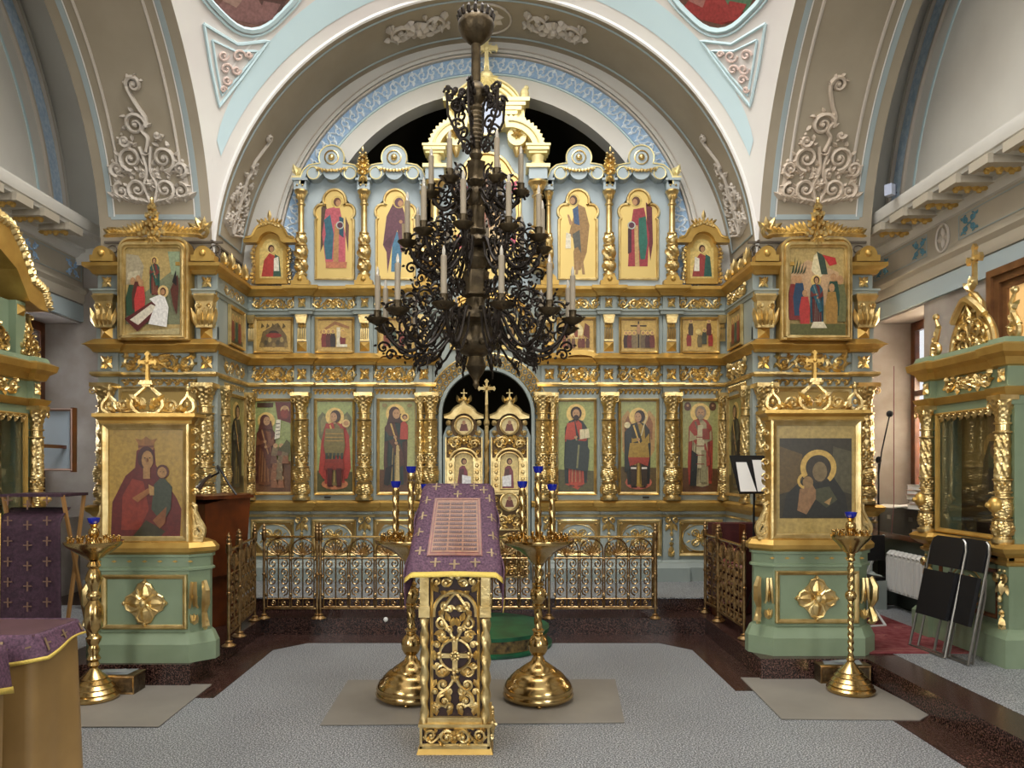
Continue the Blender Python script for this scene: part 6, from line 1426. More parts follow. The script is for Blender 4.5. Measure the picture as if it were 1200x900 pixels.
# ================= BRASS CANDLE STANDS =================
def socket_mesh():
    return MB().lathe([(.004, 0), (.004, .02), (.009, .026), (.011, .045), (.009, .047)], n=8).mesh('candle_socket', BRASS, 40)
SOCK = socket_mesh()
cupm = MB().lathe([(.018, 0), (.03, .012), (.034, .035), (.036, .045), (.030, .045), (.02, .02)], n=16).mesh('blue_glass_cup', BLUEGL, 40)
def big_stand(x, y, label):
    t = thing('candle_stand', label, 'candle stand', (x, y, .004))
    MB().lathe([(.19, 0), (.21, .015), (.232, .03), (.236, .045), (.226, .062), (.232, .075), (.225, .10), (.205, .13), (.19, .14), (.188, .15), (.15, .185), (.125, .195), (.122, .205), (.08, .235), (.05, .255), (.035, .285), (.028, .30)], n=48).build('base', BRASS, t, 50)
    for k in range(3): a = .5+k*2*PI/3; MB().ball((.2*math.cos(a), .2*math.sin(a), .012), .02, .02, .014, 8, 6).build('foot', BRASS, t)
    MB().lathe([(.028, .29), (.045, .30), (.062, .33), (.066, .36), (.067, .362), (.067, .368), (.062, .395), (.045, .42), (.028, .432), (.035, .438), (.03, .445)], n=32).build('lower_knop', BRASS, t, 50)
    mb = MB(); prof = [(.03, .445), (.04, .455), (.042, .465), (.026, .475)]; mb.lathe(prof, n=24)
    mb.lathe([(.026+.0 , .475+.01*i) for i in range(15)], n=24, mod=lambda r, a, h: r*(1+.13*math.cos(3*a+h*90)))
    mb.lathe([(.026, .61), (.04, .62), (.042, .63), (.03, .64), (.032, .65), (.05, .67), (.054, .70), (.05, .73), (.03, .75), (.04, .76), (.04, .77), (.026, .78)], n=24)
    mb.lathe([(.026, .78+.01*i) for i in range(15)], n=24, mod=lambda r, a, h: r*(1+.13*math.cos(3*a-h*90))); mb.build('stem', BRASS, t, 50)
    MB().lathe([(.03, .90), (.05, .92), (.075, .95), (.12, .985), (.17, 1.01), (.21, 1.03), (.235, 1.045), (.243, 1.055), (.24, 1.07), (.215, 1.073), (.21, 1.06), (.05, 1.05), (.0, 1.05)], n=48).build('dish', BRASS, t, 50)
    for rr, n_ in ((.195, 22), (.14, 14)):
        for k in range(n_): a = 2*PI*k/n_; link('candle_socket', SOCK, t, None, None, Matrix.Translation((rr*math.cos(a), rr*math.sin(a), 1.058)))
    for (dx, dy, hh) in ((-.105, .02, .36), (0, .0, .46), (.095, .03, .34)):
        c_ = MB(); c_.lathe([(.024, 1.05), (.028, 1.06), (.022, 1.07)], n=16)
        c_.lathe([(.021, 1.07+i*.012) for i in range(int((hh-.06)/.012))], n=16, mod=lambda r, a, h: r*(1+.15*math.cos(2*a+h*70)))
        c_.lathe([(.02, 1.05+hh-.05), (.026, 1.05+hh-.04), (.02, 1.05+hh)], n=16)
        p_ = c_.build('twisted_lamp_column', BRASS, t, 50); p_.location = (dx, dy, 0)
        link('blue_glass_cup', cupm, p_, 'part' and None, None, Matrix.Translation((0, 0, 1.05+hh)))
    return t
big_stand(.40, 5.01, 'large brass candle stand with three blue cups, right of the central lectern')
big_stand(-.45, 5.03, 'large brass candle stand with blue cups, half hidden left of the central lectern')
def small_stand(x, y, label, R_, zt_, fat):
    t = thing('candle_stand', label, 'candle stand', (x, y, .004)); k = R_/.15
    MB().lathe([(.14*k, 0), (.155*k, .012), (.158*k, .03), (.14*k, .045), (.145*k, .055), (.125*k, .075), (.128*k, .085), (.105*k, .105), (.107*k, .115), (.08*k, .135), (.082*k, .145), (.055, .17), (.03, .20), (.02, .215)], n=40).build('base', BRASS, t, 50)
    for q in range(3): a = .9+q*2*PI/3; MB().ball((.14*k*math.cos(a), .14*k*math.sin(a), .008), .012, .012, .01, 6, 4).build('foot', BRASS, t)
    mb = MB()
    if not fat:
        mb.lathe([(.02, .21), (.03, .225), (.02, .24)], n=16)
        mb.lathe([(.018, .24+.008*i) for i in range(50)], n=18, mod=lambda r, a, h: r*(1+.2*math.cos(2*a+h*130)))
        mb.lathe([(.018, .63), (.034, .645), (.038, .665), (.034, .685), (.018, .70)], n=18)
        mb.lathe([(.02, .70+.008*i) for i in range(25)], n=18, mod=lambda r, a, h: r*(1+.18*math.cos(2*a-h*110)))
        mb.lathe([(.018, .90), (.03, .91), (.022, .93), (.03, .95), (.02, .97)], n=18); zd = .95
    else:
        mb.lathe([(.025, .21), (.04, .23), (.03, .25), (.045, .27), (.03, .30), (.04, .33), (.028, .36), (.045, .39), (.05, .41), (.03, .43), (.028, .45), (.055, .48), (.062, .55), (.055, .62), (.03, .66), (.045, .68), (.045, .70), (.028, .72), (.04, .76), (.055, .80), (.04, .85), (.028, .87), (.045, .89), (.03, .92)], n=28); zd = .92
    mb.build('stem', BRASS, t, 50)
    RD = .13 if not fat else .18
    MB().lathe([(.02, zd), (.05, zd+.02), (RD*.6, zd+.06), (RD*.9, zd+.10), (RD, zd+.12), (RD*1.02, zd+.135), (RD*.95, zd+.135), (.03, zd+.12)], n=36).build('dish', BRASS, t, 50)
    for q in range(16): a = 2*PI*q/16; link('candle_socket', SOCK, t, None, None, Matrix.Translation((RD*.86*math.cos(a), RD*.86*math.sin(a), zd+.12)))
    for q in range(9): a = 2*PI*q/9; link('candle_socket', SOCK, t, None, None, Matrix.Translation((RD*.55*math.cos(a), RD*.55*math.sin(a), zd+.12)))
    MB().lathe([(.03, zd+.12), (.02, zd+.15), (.03, zd+.17), (.036, zd+.19), (.03, zd+.215), (.016, zd+.225), (.022, zd+.24), (.03, zd+.25)], n=16).build('lamp_holder', BRASS, t, 50)
    link('blue_glass_cup', cupm, t, None, None, Matrix.Translation((0, 0, zd+.25)) @ Matrix.Diagonal((1.15, 1.15, .9, 1)))
small_stand(2.56, 5.17, 'slender brass candle stand with twisted stem on the right grey mat', .15, 1.2, False)
small_stand(-2.57, 5.02, 'stout brass candle stand with blue cup on the left grey mat', .155, 1.2, True)
# ================= CENTRAL LECTERN =================
lx, ly = -.10, 4.05
t = thing('lectern', 'gilded openwork lectern with twisted corner columns in the centre of the floor', 'lectern', (lx, ly, .0))
MB().frust(-.207, .207, 0, .40, 0, .035, .012).build('foot_moulding', GOLDD, t, 25)
mb = MB().box(-.19, .19, .02, .38, .03, .16); mb.build('base_block', mat('dark_maroon_wood', '#2c140e', .5), t, 0)
mb = MB(); mb.box(-.192, .192, .005, .385, .03, .045).box(-.197, .197, .0, .39, .148, .165); frame(-.19, .19, .042, .15, .014, .018, .014, mb)
for s_ in (1, -1): mb.box(*sorted((s_*.19, s_*.176)), .005, .02, .03, .16)
mb.build('base_frame', GOLD, t, 25)
v_ = vine(.34, .09, .008, 2); q = MB(); q.put(v_, Matrix.Translation((0, .016, .097))); q.build('base_scrollwork', GOLD, t)
q = MB(); q.put(v_, at(.192, .2, .097, PI/2)); q.build('base_side_scrollwork', GOLD, t)
MB().box(-.155, .155, .045, .36, .165, 1.0).build('dark_backing', mat('dark_maroon_wood', '#2c140e', .5), t, 0)
for sx in (1, -1):
    for yy in (.035, .36):
        c_ = MB(); c_.lathe([(.022, .165+.012*i) for i in range(48)], sx*.165, yy, 0, 16, mod=lambda r, a, h: r*(1+.22*math.cos(2*a+h*60))); c_.box(sx*.165-.03, sx*.165+.03, yy-.03, yy+.03, .74, .80); c_.box(sx*.165-.024, sx*.165+.024, yy-.024, yy+.024, .80, 1.0); c_.build('twisted_column', GOLD, t)
pf = MB(); frame(-.135, .135, .18, .99, .016, .045, .02, pf); pf.box(-.15, .15, .02, .045, .165, .195)
pf.tube([(-.115, .03, .74)]+[(p[0], .03, p[1]) for p in arc(0, .76, .115, 180, 0, 14)]+[(.115, .03, .74)], .011, 5); pf.build('panel_frame', GOLD, t, 25)
g = MB()
def gs(x, z, r, a0, tr, d, rr=.008):
    for s_ in (1, -1): g.tube([(s_*p[0], .034, p[2]) for p in spiral(x, z, r, a0, tr, d, 14)], [rr*(1.2-.5*i/14) for i in range(15)], 5); g.ball((s_*x, .03, z), rr*1.7, rr, rr*1.7, 6, 4)
for (x, z, r, a0, tr, d) in ((.055, .80, .032, PI, 1.3, 1), (.07, .70, .035, PI/2, 1.4, -1), (.07, .64, .03, -PI/2, 1.2, 1), (.07, .44, .035, PI/2, 1.4, -1), (.065, .37, .03, -PI/2, 1.3, 1), (.06, .28, .036, PI/2, 1.4, -1), (.03, .245, .025, 0, 1.2, 1), (.1, .93, .03, 0, 1.2, 1), (.05, .92, .028, PI, 1.2, -1), (.035, .335, .022, 0, 1.3, -1), (.1, .585, .02, 0, 1.2, 1), (.1, .475, .02, 0, 1.2, -1), (.03, .665, .02, 0, 1.2, 1), (.025, .78, .02, PI, 1.3, -1), (.105, .26, .022, PI, 1.2, 1), (.11, .33, .018, 0, 1.2, 1), (.12, .965, .02, 0, 1.2, 1), (.02, .955, .02, 0, 1.2, 1)): gs(x, z, r, a0, tr, d)
for s_ in (1, -1):
    g.tube(smooth([(0, .034, .60), (s_*.04, .034, .68), (s_*.075, .034, .75), (s_*.04, .034, .82), (0, .034, .87)]), .010, 5); g.tube(smooth([(0, .034, .42), (s_*.03, .034, .36), (s_*.09, .034, .31), (s_*.1, .034, .22)]), .010, 5)
    g.tube([(s_*.085*math.cos(t_*PI/8-PI/2), .036, .53+.085*math.sin(t_*PI/8-PI/2)) for t_ in range(9)], .009, 5)
    for (x, z, a) in ((.03, .71, 1.2), (.09, .74, 2.2), (.05, .60, .6), (.1, .4, -1), (.05, .33, -2), (.1, .2, 1.4), (.04, .2, 2), (.09, .87, 1), (.03, .46, -1), (.02, .68, 1.8), (.06, .66, -.3), (.05, .42, .4), (.02, .38, 2.4), (.08, .6, 2.6), (.03, .85, .5), (.07, .25, .2), (.11, .5, 1.5), (.03, .28, 1.2), (.06, .9, 2.5), (.09, .95, .4)): leaf(g, s_*x, z, a if s_ > 0 else PI-a, .06, .034, .016, .034)
g.build('scrollwork', GOLD, t)
g = MB()
g.box(-.075, .075, .02, .034, .518, .542); g.box(-.014, .014, .02, .034, .45, .61); 
for (x, z) in ((.08, .53), (-.08, .53), (0, .615), (0, .445)):
    for k in range(3): g.ball((x+.012*math.cos(k*2.1), .026, z+.012*math.sin(k*2.1)), .012, .01, .012, 6, 4)
for k in range(8): g.ball((.02*math.cos(k*PI/4), .012, .53+.02*math.sin(k*PI/4)), .009)
g.ball((0, .008, .53), .011); g.build('cross_ornament', GOLD, t)
MB().add([(-.17, 0, 1.0), (.17, 0, 1.0), (.17, .4, 1.0), (-.17, .4, 1.0), (-.17, .0, 1.02), (.17, 0, 1.02), (.17, .37, 1.40), (-.17, .37, 1.40)], [(0,3,2,1), (4,5,6,7), (0,1,5,4), (1,2,6,5), (2,3,7,6), (3,0,4,7)]).build('sloping_desk', GOLDD, t, 0)
CLOTH = mat('purple_brocade', '#6e4c60', .7, bump=.35, bscale=220, var='#432a3c', vscale=90)
CLOTHD = mat('purple_velvet', '#3f2433', .8, bump=.3, bscale=160, var='#2c1522', vscale=40)
TRIM = mat('gold_braid', '#d8bd5c', .5, .4, bump=.5, bscale=140)
GOLDTHREAD = mat('gold_thread', '#8c7658', .5, .3)
# cloth sheet over the slope
def sheet(name, fn, nu, nv, m, parent, th=.006):
    vs = []; fs = []
    for i_ in range(nu+1):
        for j in range(nv+1): vs.append(fn(i_/nu, j/nv))
    for i_ in range(nu):
        for j in range(nv): a = i_*(nv+1)+j; fs.append((a, a+nv+1, a+nv+2, a+1))
    o = MB().add(vs, fs).build(name, m, parent, 60)
    md = o.modifiers.new('thickness', 'SOLIDIFY'); md.thickness = th; md.offset = 0
    return o
cl = thing('lectern_cloth', 'purple brocade cloth with gold crosses and yellow trim draped over the central lectern', 'cloth', (lx, ly, 1.02))
def cf(u, v, dz=0):
    # v: 0 bottom hem .. 1 top ; u across
    x = (u-.5)*(.52-.10*v); z = 0 if v < .12 else (v-.12)/.88; zz = -.035+.47*v; yy = -.075+.435*v
    wv = .012*math.sin(u*9+v*3)*(1-v)**2+(.02*(abs(u-.5)*2)**3)*(1-v)
    if v < .12: zz -= .01*(1-v/.12); 
    zz -= .03*(max(0, abs(u-.5)*2-.86)/.14)**1.0
    return (x, yy-wv-dz*.7, zz+dz*.7)
sheet('cloth', lambda u, v: cf(u, v), 30, 24, CLOTH, cl)
sheet('hem_braid', lambda u, v: cf(u, v*.045-.012, .006), 30, 2, TRIM, cl, .004)
def cside(u, v): # hanging side
    x, y, z = cf(1, v); return (x+.012*math.sin(v*12)-.004*u, y+.03*u, z-.16*u-.02*u*math.sin(v*9))
sheet('side_fall', cside, 6, 20, CLOTH, cl); sheet('side_braid', lambda u, v: (lambda p: (p[0]+.004, p[1], p[2]))(cside(.94+.1*u, v)), 2, 20, TRIM, cl, .004)
sheet('side_fall', lambda u, v: (lambda p: (-p[0], p[1], p[2]))(cside(u, v)), 6, 20, CLOTH, cl)
def sticker(fn, u0, u1, v0, v1, off, n=4):
    mb = MB(); vs = []; 
    for i_ in range(n+1):
        for j in range(n+1): vs.append(fn(u0+(u1-u0)*i_/n, v0+(v1-v0)*j/n, off))
    mb.add(vs, [(a*(n+1)+b, (a+1)*(n+1)+b, (a+1)*(n+1)+b+1, a*(n+1)+b+1) for a in range(n) for b in range(n)]); return mb
mb = MB()
for (u, v) in ((.2, .96), (.45, .98), (.72, .97), (.1, .80), (.5, .87), (.92, .82), (.08, .62), (.93, .60), (.07, .44), (.93, .4), (.12, .24), (.5, .10), (.9, .22), (.3, .12), (.72, .12), (.85, .92)):
    mb.put(sticker(cf, u-.055, u+.055, v-.006, v+.006, .006, 2)); mb.put(sticker(cf, u-.010, u+.010, v-.045, v+.04, .007, 2))
mb.build('woven_crosses', GOLDTHREAD, cl)
tb = MB(); PINK = H2('#96623f'); DK = H2('#6e3327')
tb.col = H2('#7c3428'); tb.put(sticker(cf, .2, .8, .18, .82, .008))
tb.col = PINK
for (u0, u1, v0, v1) in ((.215, .785, .19, .20), (.215, .785, .80, .81), (.215, .228, .19, .81), (.772, .785, .19, .81), (.24, .76, .215, .79)): tb.put(sticker(cf, u0, u1, v0, v1, .0095))
tb.c = [DK if c is None else c for c in tb.c]
rnd = random.Random(5); tb.col = H2('#4a1c16')
for r_ in range(12):
    for c_ in range(3):
        u0 = .255+.168*c_; v0 = .235+.0455*r_; tb.put(sticker(cf, u0, u0+.15, v0, v0+.027, .011, 2))
tb.col = H2('#9c6046')
for r_ in range(12):
    for c_ in range(3):
        u = .26+.168*c_
        while u < .255+.168*c_+.13:
            w_ = rnd.uniform(.006, .016); v0 = .238+.0455*r_; tb.put(sticker(cf, u, u+.004, v0+.004, v0+.02, .012, 1)); u += w_+.006
tb.build('printed_table', MATS['icon_paint'], cl, 0)
# ================= COVERED TABLES BOTTOM LEFT =================
OCH = mat('ochre_satin', '#a1814f', .42, bump=.1, bscale=6, var='#8e7042', vscale=3)
PURT = mat('dull_purple_table_top', '#5c4048', .45, var='#4c3238', vscale=5)
def cov_table(x0, x1, y0, y1, label, corner):
    t = thing('covered_table', label, 'table', ((x0+x1)/2, (y0+y1)/2, 0)); X, Y = (x0+x1)/2, (y0+y1)/2; hx, hy = (x1-x0)/2, (y1-y0)/2
    MB().box(-hx+.01, hx-.01, -hy+.01, hy-.01, .80, .85).build('table_top', WOODB, t, 0)
    for sx in (1, -1):
        for sy in (1, -1): MB().box(sx*(hx-.06)-.02, sx*(hx-.06)+.02, sy*(hy-.06)-.02, sy*(hy-.06)+.02, .03, .80).build('leg', WOODB, t, 0); m = MB().ball((sx*(hx-.02), sy*(hy-.02), .03), .03).build('caster', WHITE, t)
    per = [(-hx, -hy), (hx, -hy), (hx, hy), (-hx, hy)]
    def pp(s):
        L_ = [2*hx, 2*hy, 2*hx, 2*hy]; s = s % sum(L_); i_ = 0
        while s > L_[i_]: s -= L_[i_]; i_ += 1
        a, b = per[i_], per[(i_+1) % 4]; f_ = s/L_[i_]; d = ((b[0]-a[0])/L_[i_], (b[1]-a[1])/L_[i_]); return (a[0]+(b[0]-a[0])*f_, a[1]+(b[1]-a[1])*f_, d[1], -d[0])
    tot = 4*hx+4*hy
    def sk(u, v):
        x, y, nx, ny = pp(u*tot*.9999); w_ = .018*math.sin(u*tot*17)+.012*math.sin(u*tot*31+1); o = .012+(1-v)*(w_+.012); return (x+nx*o, y+ny*o, .07+.77*v)
    sheet('skirt', sk, 130, 10, OCH, t, .006)
    MB().box(-hx-.012, hx+.012, -hy-.012, hy+.012, .85, .858).build('top_cover', PURT, t, 0)
    def dr(u, v, off=0):
        x, y, nx, ny = pp(u*tot*.9999); dp = .13+.05*math.sin(u*tot*3.1+1)+.02*math.sin(u*tot*9); c_ = .02+.035*(1-v)+.008*math.sin(u*tot*20)*(1-v)+off
        return (x+nx*c_, y+ny*c_, .859-dp*(1-v))
    sheet('purple_overlay', dr, 130, 6, CLOTH, t, .005)
    sheet('overlay_braid', lambda u, v: dr(u, v*.14-.02, .004), 130, 1, TRIM, t, .005)
    mb = MB()
    for k in range(int(tot/.13)):
        u = (k+.5)/(tot/.13)
        def f2(a, b, c_): return dr(a, b, c_)
        du = .028/tot; mb.put(sticker(f2, u-du, u+du, .52, .58, .008, 1)); mb.put(sticker(f2, u-du*.22, u+du*.22, .3, .8, .009, 1))
    mb.build('woven_crosses', GOLDTHREAD, t)
cov_table(-2.75, -1.80, 3.12, 3.42, 'low table with ochre skirt and purple overlay, farther of two at lower left', 1)
cov_table(-2.75, -1.80, 1.75, 2.92, 'low table with ochre skirt and purple overlay, nearest the viewer at lower left', 0)
# ================= PURPLE DRAPED LECTERN FAR LEFT =================
t = thing('draped_lectern', 'folding lectern hung with a long dark purple cloth beside the left wall shrine', 'lectern', (-3.10, 5.2, .157), .05)
sheet('purple_drape', lambda u, v: ((u-.5)*(.44-.03*v)+.0, -.02*math.sin(u*7)*(1-v)+.14*max(0, v-.93)/.07-.02, .06+1.05*v), 20, 20, CLOTHD, t)
sheet('side_braid', lambda u, v: (-.215+.018*u+.012*v, -.032, .06+1.02*v), 1, 12, TRIM, t, .004)
mb = MB()
for r_ in range(7):
    for c_ in range(3):
        x, z = -.13+.13*c_, .3+.14*r_+(.0 if c_ % 2 else .03); mb.box(x-.028, x+.028, -.048, -.044, z-.004, z+.004); mb.box(x-.005, x+.005, -.049, -.045, z-.035, z+.03)
mb.build('woven_crosses', mat('dull_gold_thread', '#6b4e3c', .6), t)
for s_ in (1, -1):
    mb = MB().tube([(s_*.2, .02, 1.2), (s_*.21, .42, .0)], .016, 6); mb.build('leg', mat('light_wood', '#9c7444', .45), t)
    mb = MB().tube([(s_*.19, .34, 1.2), (s_*.18, .05, .0)], .016, 6); mb.build('leg', MATS['light_wood'], t)
MB().box(-.21, .21, .0, .36, 1.19, 1.21).build('cloth_seat', CLOTHD, t, 0)
# ================= RAILINGS =================
rm = MB(); W_, B0, T0 = .235, 0, .66; t_ = .0068
def mt(p, r=t_): rm.tube([(x, 0, z) for x, z in p], r, 4)
for s_ in (-1, 1): mt([(s_*.108, .02), (s_*.108, .54)], .007)
mt([(-.108, .02), (.108, .02)], .007); mt(arc(0, .54, .108, 0, 180, 12), .007); mt([(-.108, .095), (.108, .095)]); mt([(0, .02), (0, .62)]); mt([(-.108, .47), (.108, .47)])
for s_ in (1, -1):
    for (x, z, r, a0, d, tn) in ((.052, .055, .028, PI/2, 1, 1.2), (.054, .17, .045, -PI/2, 1, 1.35), (.054, .26, .043, PI/2, -1, 1.35), (.054, .34, .043, -PI/2, 1, 1.35), (.054, .42, .042, PI/2, -1, 1.35)):
        mt([(s_*p[0], p[2]) for p in spiral(x, z, r, a0, tn, d, 11)])
    for k in range(4):
        a = PI/2-s_*(.35+.36*k); mt([(0, .50), (.06*math.cos(a), .50+.07*math.sin(a)), (.098*math.cos(a), .52+.10*math.sin(a))]); rm.ball((.07*math.cos(a), 0, .51+.08*math.sin(a)), .014, .006, .014, 6, 4)
    for z in (.13, .30, .46): rm.ball((s_*.115, 0, z), .013, .01, .018, 6, 4)
rm.ball((0, 0, .50), .02, .012, .02, 6, 4)
rmm = rm.mesh('scroll_panel', BRASSD, 40)
pm = MB().lathe([(.05, 0), (.055, .008), (.04, .018), (.025, .03), (.03, .04), (.013, .05), (.013, .40), (.018, .405), (.018, .42), (.013, .425), (.013, .72), (.022, .73), (.024, .80), (.014, .81), (.02, .83), (.012, .845), (.016, .86), (.006, .875), (.003, .89)], n=14).mesh('post', BRASSD, 40)
def railing(p0, p1, label, z=.155, posts=(0, 1), n=None):
    L = math.hypot(p1[0]-p0[0], p1[1]-p0[1]); a = math.atan2(p1[1]-p0[1], p1[0]-p0[0]); n = n or max(1, round((L-.04)/W_))
    t = thing('railing', label, 'railing', (p0[0], p0[1], z), a); st_ = (L-.04)/n
    for k in range(n): link('scroll_panel', rmm, t, None, None, at(.02+(k+.5)*st_, 0, .09, 0, st_/W_))
    MB().tube([(0, 0, .755), (L, 0, .755)], .012, 8).build('handrail', BRASS, t); MB().tube([(0, 0, .095), (L, 0, .095)], .008, 6).build('lower_rail', BRASSD, t)
    for q in posts: link('post', pm, t, None, None, at(q*L, 0, 0))
YR_ = 6.93
railing((-2.03, YR_), (-1.54, YR_), 'short brass scrollwork railing section at the left corner of the step')
railing((-1.51, YR_), (-.50, YR_), 'brass scrollwork railing section between left corner and the central stands', posts=(0,))
railing((-.47, YR_), (.60, YR_), 'brass scrollwork railing section behind the central lectern', posts=(1,))
railing((.63, YR_), (1.58, YR_), 'brass scrollwork railing section right of the brass stands, ending in open gap', posts=(1,))
railing((1.60, YR_+.02), (1.62, 7.26), 'narrow return of brass railing seen edge on beside the open gap', posts=(), n=2)
railing((-2.09, 6.85), (-2.02, 6.22), 'brass scrollwork railing running towards viewer, left side, farther part')
railing((-2.0, 6.19), (-1.97, 5.86), 'brass scrollwork railing running towards viewer, left side, nearer part', posts=(0, 1))
railing((2.12, 7.22), (2.15, 6.85), 'brass scrollwork railing seen edge on, right side, farther part')
railing((2.12, 6.80), (2.13, 6.1), 'brass scrollwork railing seen edge on, right side, nearer part')
# ================= GREEN ROUND STEP =================
GRC = mat('green_painted_metal', '#11603c', .35, var='#0c3e28', vscale=7)
amb = thing('round_step', 'low round green two-tier step with brocade riser behind the brass candle stands', 'step', (.02, 6.62, .0))
BROC = mat('dark_brocade_band', '#2a2016', .6, .2, bump=.4, bscale=60, var='#80693a', vscale=20)
MB().lathe([(.56, .003), (.585, .006), (.585, .03), (.57, .035)], n=48).build('lower_tier', GRC, amb)
MB().lathe([(.54, .035), (.54, .135)], n=48).build('brocade_riser', BROC, amb)
MB().lathe([(.53, .13), (.56, .135), (.56, .165), (.5, .17)], n=48).build('upper_tier', GRC, amb)
# ================= MATS =================
MATM = mat('grey_linoleum_mat', '#8a857c', .5, var='#7c776f', vscale=2)
def fmat(pts, label): 
    x = sum(p[0] for p in pts)/len(pts); y = sum(p[1] for p in pts)/len(pts)
    o = MB().slab([(a-x, b-y) for a, b in pts], 0, .005).build('floor_mat', MATM, None, 0); o.location = (x, y, .003); tag(o, label, 'mat')
def G(px, py, z=0):
    Y = (CZ-z)*F/(py-548); return (CX+(px-585)*Y/F, Y)
fmat([G(408, 798), G(721, 797), G(732, 848), G(375, 851)], 'long grey floor mat under both brass candle stands and lectern')
fmat([G(868, 795), G(1010, 797), G(1090, 838), G(1078, 845), G(916, 844)], 'grey floor mat with clipped corners under the slender right candle stand')
fmat([G(60, 803), G(248, 803), G(186, 853), G(40, 853)], 'grey floor mat under the stout left candle stand')
# small metal boxes behind the small stands
def box_thing(px, py, w_, d_, h_, label):
    x, y = G(px, py); t = thing('offering_box', label, 'box', (x, y, .008))
    MB().box(-w_/2, w_/2, 0, d_, 0, h_).build('box_body', mat('etched_brass_box', '#6a5a42', .4, .6, bump=.4, bscale=90, var='#3e3224', vscale=25), t, 0)
    frame(-w_/2+.0, w_/2-.0, 0, h_, .012, 0, .006).build('box_frame', BRASSD, t, 0)
    mb = MB().box(-w_/2-.004, w_/2+.004, -.004, d_+.004, h_, h_+.008); mb.build('rim', BRASSD, t, 0)
    q = MB(); q.add([(-w_*.4, .02, h_+.010), (w_*.35, .01, h_+.012), (w_*.42, d_*.8, h_+.02), (-w_*.3, d_*.9, h_+.012)], [(0, 1, 2, 3)]); q.add([(-w_*.1, .03, h_+.02), (w_*.3, .05, h_+.016), (w_*.2, d_*.6, h_+.03), (-w_*.2, d_*.5, h_+.022)], [(0, 1, 2, 3)]); q.build('crumpled_foil', mat('silvery_foil', '#b9bcc4', .3, .7), t, 0)
box_thing(991, 802, .36, .16, .12, 'low etched metal box with foil on top behind the right small candle stand')
box_thing(128, 815, .34, .16, .12, 'low etched metal box with papers on top behind the left small candle stand')
# ================= CHOIR FURNITURE =================
t = thing('choir_lectern', 'reddish brown wooden lectern with bent black reading lamp behind left railing', 'lectern', (-2.42, 6.70, .157), math.radians(-32))
MB().add([(-.17, -.2, .45), (.2, -.2, .45), (.2, .2, .45), (-.17, .2, .45), (-.19, -.24, 1.08), (.22, -.24, 1.08), (.22, .24, 1.16), (-.19, .24, 1.16)], [(0,3,2,1), (4,5,6,7), (0,1,5,4), (1,2,6,5), (2,3,7,6), (3,0,4,7)]).build('desk_box', WOODR, t, 0)
MB().box(-.13, .15, -.15, .15, 0, .45).build('pedestal', WOODR, t, 0); MB().box(-.21, .24, -.27, .26, 1.12, 1.15).build('book_rest', WOODR, t, 0)
frame(-.13, .16, .5, .9, .015, -.225, .012).build('front_panel', WOODR, t, 0)
for k in range(3): MB().ball((.015, -.235, .96+.03*k), .014).build('carved_drop', WOODR, t)
mb = MB(); mb.tube([(.2, .1, 1.15)]+[(.2-.34*math.sin(a)*.5-.02, .1-.1*a/3, 1.15+.26*math.sin(a*.95)) for a in (.4, .8, 1.2, 1.6, 2.0, 2.4)]+[(-.02, -.03, 1.30)], .010, 6); mb.build('gooseneck', BLACK, t)
MB().tube([(0.02, -.03, 1.33), (-.06, -.05, 1.27), (-.11, -.07, 1.22)], [.012, .02, .04], 10).build('lamp_shade', STEEL, t)
t = thing('music_stand', 'black music stand with white sheets beside the right icon stand', 'music stand', (2.33, 6.45, .157), math.radians(12))
MB().add([(-.17, -.05, 1.17), (.17, -.05, 1.17), (.17, .12, 1.50), (-.17, .12, 1.50), (-.17, -.09, 1.19), (.17, -.09, 1.19)], [(0, 1, 2, 3), (0, 4, 5, 1)]).build('desk', BLACK, t, 0)
for k, (x0, x1, z1) in enumerate(((-.16, -.01, 1.44), (-.0, .15, 1.46))):
    f_ = (z1-1.19)/.33*.17; MB().add([(x0, -.055, 1.19), (x1, -.055, 1.19), (x1-.02, -.055+f_, z1), (x0+.03, -.055+f_, z1)], [(0, 1, 2, 3)]).build('music_sheet', PAPER, t, 0)
mb = MB().tube([(0, 0, 1.2), (0, .02, .3)], .01, 6); mb.build('pole', BLACK, t)
for k in range(3): a = k*2.1; MB().tube([(0, .02, .35), (.12*math.cos(a), .02+.12*math.sin(a), .01)], .007, 5).build('leg', BLACK, t)
# red stand behind right rail
REDC = mat('dark_red_cloth', '#4e1210', .7, var='#380c0b', vscale=5)
t = thing('red_shelf_stand', 'dark red draped stand with pink pictured panel between the right railings', 'stand', (2.34, 7.05, .157))
MB().box(-.16, .36, 0.12, .30, 0, .86).build('draped_back', REDC, t, 0)
for z in (.3, .45, .12): MB().box(-.16, .1, -.02, .12, z, z+.02).build('shelf', mat('pale_pink_board', '#b98478', .6), t, 0)
for s_ in (-.16, .1): MB().box(s_-.01, s_+.01, -.02, .12, 0, .86).build('side_board', WOODR, t, 0)
mb = MB(); mb.col = H2('#d98076'); mb.fan([(-.12, -.03, .5), (.02, -.03, .5), (.02, -.03, .64), (-.12, -.03, .64)]); mb.col = H2('#3c2422'); mb.fan([(-.09, -.032, .52), (-.05, -.032, .52), (-.04, -.032, .6), (-.08, -.032, .61)]); mb.fan([(-.03, -.032, .52), (0, -.032, .52), (-.0, -.032, .6), (-.03, -.032, .6)]); mb.build('pink_picture', MATS['icon_paint'], t, 0)
